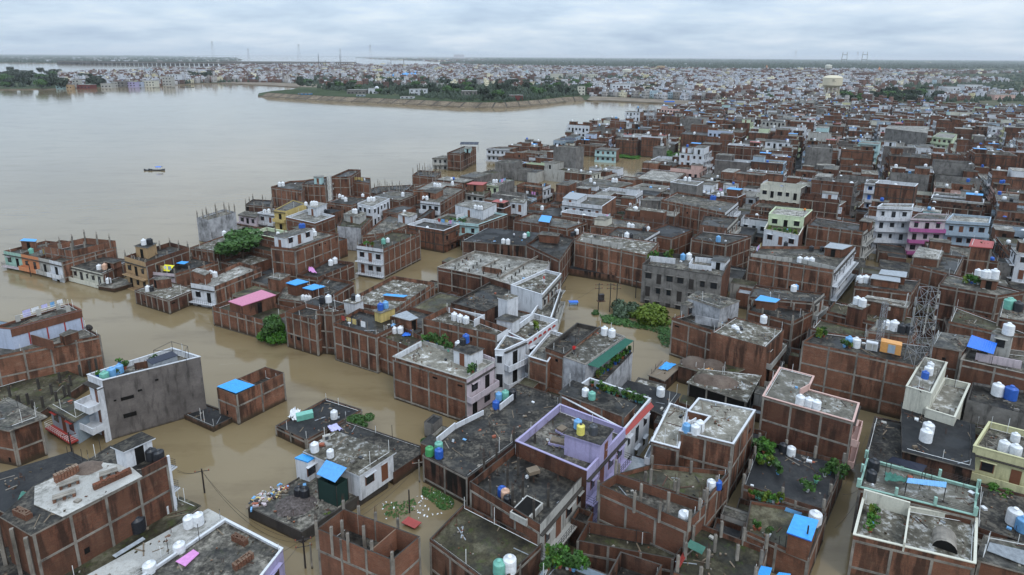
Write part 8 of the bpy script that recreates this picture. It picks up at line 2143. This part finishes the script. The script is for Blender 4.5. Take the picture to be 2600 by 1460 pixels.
def pylon(px, base, top, label, wpx=6, m='steel', cross=True):
  dist_y = base
  p = W(px, dist_y, 0); s = math.hypot(*p[:2], CAM_H) / FOC; h = (base - top) * s; w_ = wpx * s; root = empty('pylon', p); off = tuple(p); mb = MB(); r = .24 * s
  for i in range(4):
    sx, sy = (-1, 1, 1, -1)[i], (-1, -1, 1, 1)[i]; mb2 = MB(); mb2.bar((p[0] + sx * w_ / 2, p[1] + sy * w_ / 2, 0), (p[0] + sx * w_ * .06, p[1] + sy * w_ * .06, h), r * .7, m, 4); mb2.obj('leg', root, off)
  for k_ in range(7):
    t = (k_ + .5) / 7.5; q_ = w_ / 2 * (1 - t * .88); mb.bar((p[0] - q_, p[1] - q_, h * t), (p[0] + q_, p[1] - q_, h * t), r * .5, m, 3); mb.bar((p[0] - q_, p[1] - q_, h * t), (p[0] + q_ * .9, p[1] - q_ * .9, h * (t + .12)), r * .5, m, 3)
  mb.obj('bracing', root, off)
  if cross:
    for t in (.8, .9, .98): mb = MB(); mb.bar((p[0] - w_ * .5, p[1], h * t), (p[0] + w_ * .5, p[1], h * t), r * .6, m, 4); mb.obj('crossarm', root, off)
  tag(root, label, 'pylon', 'pylons on the far river')
pylon(542, 144.5, 111, 'tall pylon at the tip of the wooded left shore', 7); pylon(632, 152, 127, 'short slanting pylon standing in the far river, leftmost in the water', 5); pylon(760, 148.5, 116, 'tall pylon standing in the middle of the far river', 8)
pylon(865, 152, 126, 'short guyed pylon in the far river beside the spit', 5); pylon(941, 144.2, 116, 'thin pylon beyond the wooded spit', 6); pylon(2019, 150.5, 132, 'small pylon on the right horizon, left of the bridge towers', 5); pylon(2176, 152, 135, 'small pylon between the two bridge towers', 5)
for x_, y_, t_, lb in ((811, 186, 140, 'thin radio mast above the far town, left one'), (865, 172, 141, 'tall dark radio mast above the far town'), (1025, 165, 149, 'short radio mast near the far spit'), (828, 178, 155, 'stubby red mast between the tall radio masts'), (993, 168, 153, 'thin grey mast on the far town skyline')):
  pylon(x_, y_, t_, lb, 2.2, 'iron', False)
for x_, lb in ((2142, 'left H-shaped bridge tower on the right horizon'), (2193, 'right H-shaped bridge tower on the right horizon')):
  p = W(x_, 164.5, 0); s = math.hypot(*p[:2], CAM_H) / FOC; root = empty('bridge_tower', p); off = tuple(p); H_ = 27 * s
  for sg in (-1, 1):
    mb = MB(); mb.bar((p[0] + sg * 6.5 * s, p[1], 0), (p[0] + sg * 4.6 * s, p[1], H_), .55 * s, 'concrete', 5); mb.obj('leg', root, off)
  for t in (.42, .8): mb = MB(); mb.bar((p[0] - 5.5 * s, p[1], H_ * t), (p[0] + 5.5 * s, p[1], H_ * t), .5 * s, 'concrete', 4); mb.obj('crossbeam', root, off)
  tag(root, lb, 'bridge tower', 'bridge towers')
def bridge(a, b, z, n, label, w_=9, truss=0):
  A_, B_ = Vector(W(*a, 0)), Vector(W(*b, 0)); d = B_ - A_; L_ = d.length; rot = math.atan2(d.y, d.x); c = (A_ + B_) / 2; root = empty('river_bridge', tuple(c)); off = tuple(c)
  block('deck', root, off, (c.x, c.y, z - 2), (L_, w_, 2.6), rot, 'concrete'); block('parapet', root, off, (c.x, c.y, z + .61), (L_, w_ * .96, truss or 1.2), rot, 'cement' if not truss else 'concrete_dark')
  for i in range(n + 1):
    p = A_ + d * (i / n); block('pier', root, off, (p.x, p.y, -2), (7, w_ * 1.3, z + .1), rot, 'concrete_dark')
  tag(root, label, 'bridge'); return root
bridge((150, 162.6), (690, 169.3), 12, 46, 'long low road bridge on many piers crossing behind the far town', 12, 4)
bridge((560, 163.2), (905, 164.6), 12, 60, 'second faint bridge beyond the far town', 10, 3)
# blue steel frames of a yard in the far town
p = W(1032, 187, 0); s = math.hypot(*p[:2], CAM_H) / FOC; root = empty('blue_roofed_yard', p); off = tuple(p)
for i, (x0, y0, x1, y1) in enumerate(((998, 188, 1022, 178.5), (1018, 188, 1044, 178.5), (1040, 184, 1066, 178.2), (1022, 178.5, 1066, 178.2), (1022, 188.5, 1056, 186.5))):
  a, b = W(x0, y0 + 3, 8), W(x1, y1 + 3, 8); mb = MB(); mb.bar(a, b, 2.4 if i < 4 else 4.5, 'sheet_blue', 4); mb.obj('roof', root, off)
tag(root, 'bright blue zigzag shed roofs in the far town', 'sheds')
p = W(1631, 245, 0); root = empty('domed_shrine', p); off = tuple(p); mb = MB(); mb.lathe(p, [(4, 0), (4, 4), (4.3, 4.2)], 'red', 12); mb.obj('drum', root, off)
mb = MB(); mb.lathe((p[0], p[1], 4.2), [(3.8, 0), (3.6, 1.6), (2.4, 3.6), (.8, 5.0), (.2, 6.8)], 'orange', 14); mb.obj('dome', root, off); tag(root, 'orange domed shrine on the far waterfront', 'shrine')
for px_, by_, w_, lb in ((1946, 173, 8, 'faint red temple spire in the distant woods'), (2232, 178, 8, 'small orange spire in the far right town')):
  p = W(px_, by_ + 5, 0); s = math.hypot(*p[:2], CAM_H) / FOC; mb = MB(); mb.lathe(p, [(w_ * s * .4, 0), (w_ * s * .35, 5 * s), (w_ * s * .12, 10 * s), (.2, 12 * s)], 'orange', 10); thing_mesh('temple_spire', mb, lb, 'temple')
# dome of the white house
p = W(955, 240, 0); s = math.hypot(*p[:2], CAM_H) / FOC; mb = MB(); mb.lathe((p[0], p[1] + 6, 12 * s), [(5.5 * s, 0), (5.5 * s, 3 * s), (4.8 * s, 5.5 * s), (2.5 * s, 7.2 * s), (.1, 7.8 * s)], 'white', 16); thing_mesh('white_dome', mb, 'white domed hall top behind the stone embankment', 'dome')
# ================================================================== small stuff scattered on the nearer roofs
def litter(H_, n, seed, label_h):
  r_ = random.Random(seed); pts = H_['pts']; cx, cy = centroid(pts); xs = [p[0] for p in pts]; ys = [p[1] for p in pts]; mb = MB(); k_ = 0; t_ = 0
  inn = offset_poly(pts, .35); zr = H_['zr']
  cl = [(r_.uniform(min(xs), max(xs)), r_.uniform(min(ys), max(ys))) for _ in range(3)]
  while k_ < n and t_ < n * 8:
    t_ += 1; c_ = r_.choice(cl)
    x, y = (r_.gauss(c_[0], .8), r_.gauss(c_[1], .8)) if r_.random() < .6 else (r_.uniform(min(xs), max(xs)), r_.uniform(min(ys), max(ys)))
    if not pip(x, y, inn): continue
    k_ += 1; u = r_.random(); rot = r_.uniform(0, 3.14)
    if u < .62: mb.box((x, y, zr + .003), (r_.uniform(.08, .3), r_.uniform(.06, .2), r_.uniform(.04, .15)), rot, r_.choice(('concrete', 'brick', 'concrete_dark', 'timber', 'brick_clean', 'dirt')))
    elif u < .82: mb.box((x, y, zr + .004), (r_.uniform(.6, 2.0), r_.uniform(.05, .14), .05), rot, r_.choice(('timber', 'concrete', 'iron', 'timber', 'timber', 'rust', 'sheet_grey')))
    elif u < .88: mb.box((x, y, zr + .004), (r_.uniform(.2, .6), r_.uniform(.2, .5), r_.uniform(.02, .3)), rot, r_.choice(('t_white', 'offwhite', 't_lblue', 'sheet_grey', 't_black', 'timber', 'rust', 'cement', 'concrete', 'terracotta')))
    else:
      h_ = r_.uniform(.3, .9)
      for q_ in range(3): mb.bar((x + q_ * .07, y + (q_ % 2) * .08, zr - .02), (x + q_ * .07 + r_.uniform(-.08, .08), y + (q_ % 2) * .08, zr + h_), .015, 'rust', 3)
  if mb.f: thing_mesh('roof_litter', mb, ('scattered rubble, planks and rebar tips on the ' + label_h)[:110], None, kind='stuff', off=(cx, cy, zr))
def pipes(H_, seed):
  r_ = random.Random(seed); pts = H_['pts']; inn = offset_poly(pts, .3); zr = H_['zr']; i = r_.randrange(len(inn)); a, b = inn[i], inn[(i + 1) % len(inn)]
  if math.hypot(b[0] - a[0], b[1] - a[1]) < 2: return
  mb = MB(); m_ = r_.choice(('rail_white', 'rail_white', 'iron')); mb.bar((*a, zr + .12), (*b, zr + .12), .03, m_); mb.bar((*b, zr + .12), (*b, zr + r_.uniform(.8, 1.8)), .03, m_)
  t = r_.uniform(.3, .7); c = (a[0] + (b[0] - a[0]) * t, a[1] + (b[1] - a[1]) * t); mb.bar((*c, zr), (*c, zr + r_.uniform(.9, 2.2)), .035, m_); mb.obj('pipe', H_['root'], H_['ctx'].off)
def laundry(H_, seed):
  r_ = random.Random(seed); inn = offset_poly(H_['pts'], .8); i = r_.randrange(len(inn)); a, b = Vector(inn[i]), Vector(inn[(i + 1) % len(inn)]); d = b - a; L_ = min(d.length, 6.0)
  if L_ < 2.5: return
  u = d.normalized(); zr = H_['zr']; b = a + u * L_; root = empty('laundry_line', (a.x, a.y, zr)); off = tuple(root.location); mb = MB()
  mb.bar((a.x, a.y, zr), (a.x, a.y, zr + 1.9), .03, 'timber'); mb.bar((b.x, b.y, zr), (b.x, b.y, zr + 1.9), .03, 'timber'); mb.bar((a.x, a.y, zr + 1.8), (b.x, b.y, zr + 1.8), .01, 'iron', 3); mb.obj('line', root, off)
  s = .4; cols = []; rot = math.atan2(u.y, u.x)
  while s < L_ - .9:
    w_ = r_.uniform(.5, 1.1); c, nm = r_.choice((('t_white', 'white'), ('sheet_red', 'red'), ('cloth_lilac', 'lilac'), ('bluegrey', 'grey blue'), ('ochre', 'ochre'), ('t_lblue', 'light blue'), ('iron', 'dark'), ('cloth_pink', 'pink')))
    p = a + u * (s + w_ / 2); h_ = r_.uniform(.6, 1.2); block('garment', root, off, (p.x, p.y, zr + 1.78 - h_), (w_, .03, h_), rot + r_.uniform(-.1, .1), c); cols.append(nm); s += w_ + r_.uniform(.1, .5)
  tag(root, ('laundry line with %s cloths on the %s' % (' and '.join(dict.fromkeys(cols[:3])), H_['handle']))[:120], 'laundry', 'laundry lines on the roofs')
for i, H_ in enumerate(HOUSES):
  cx, cy = centroid(H_['pts']); d_ = math.hypot(cx, cy); a_ = abs(area(H_['pts']))
  if d_ < 130: litter(H_, min(130, int(a_ * .55)), i, H_['handle'])
  elif d_ < 260: litter(H_, min(40, int(a_ * .22)), i, H_['handle'])
  if 95 < d_ < 230 and i % 9 == 4 and len(H_['handle']) and a_ > 30: laundry(H_, i)
  if d_ < 220: pipes(H_, i); (pipes(H_, i + 500) if d_ < 120 else None)
# ------------------------------------------------------------------ labels for tanks and pots once all stand
by = defaultdict(list)
for t_ in TANKS: by[t_[2]].append(t_)
ORD = ['leftmost', 'second from left', 'third from left', 'fourth from left', 'fifth from left', 'sixth from left', 'seventh from left', 'eighth from left', 'ninth from left']
for hd, L_ in by.items():
  L_.sort(key=lambda t: t[3][0])
  for i, (o_, c_, _, _) in enumerate(L_):
    pos_ = ORD[min(i, 8)] + ' tank' if len(L_) > 1 else 'only tank'
    words_ = ('%s plastic water tank, %s on the %s' % (TCOL[c_][1], pos_, hd)).split()
    tag(o_, ' '.join(words_[:16]), 'water tank', 'rooftop water tanks')
OW = 'first second third fourth fifth sixth seventh eighth ninth tenth eleventh twelfth thirteenth fourteenth fifteenth sixteenth seventeenth eighteenth nineteenth'.split()
byp = defaultdict(list)
for t_ in POTS: byp[t_[2]].append(t_)
for wh, L_ in byp.items():
  L_.sort(key=lambda t: t[3][0])
  for i, (o_, pc_, _, _) in enumerate(L_):
    nm_ = {'terracotta': 'clay', 't_teal': 'pale green', 't_white': 'white', 't_blue': 'blue', 't_lblue': 'light blue'}[pc_]
    tag(o_, '%s potted plant, %s from left %s' % (nm_, OW[i], wh), 'potted plant', 'potted plants ' + wh)
bl = defaultdict(list)
for r_, x_ in LOWS: bl[r_['label']].append((x_, r_))
for lb, L_ in bl.items():
  if len(L_) > 1:
    for i, (x_, r_) in enumerate(sorted(L_, key=lambda t: t[0])): r_['label'] = OW[min(i, 18)] + ' from left ' + lb
# two auto houses may read alike: say which by its rank from the left
bl = defaultdict(list)
for h_ in HOUSES: bl[h_['root']['label']].append(h_)
for lb, L_ in bl.items():
  if len(L_) > 1:
    L_.sort(key=lambda h: proj(h['pts'][0][0], h['pts'][0][1], h['z'])[0])
    for i, h_ in enumerate(L_): h_['root']['label'] = ('%s %s' % (ORD[min(i, 8)], lb))
for o_ in bpy.data.objects:
  if 'label' in o_.keys():
    w_ = o_['label'].split()
    if len(w_) > 16: o_['label'] = ' '.join(w_[:16])
print('objects', len(bpy.data.objects), 'tanks', len(TANKS))
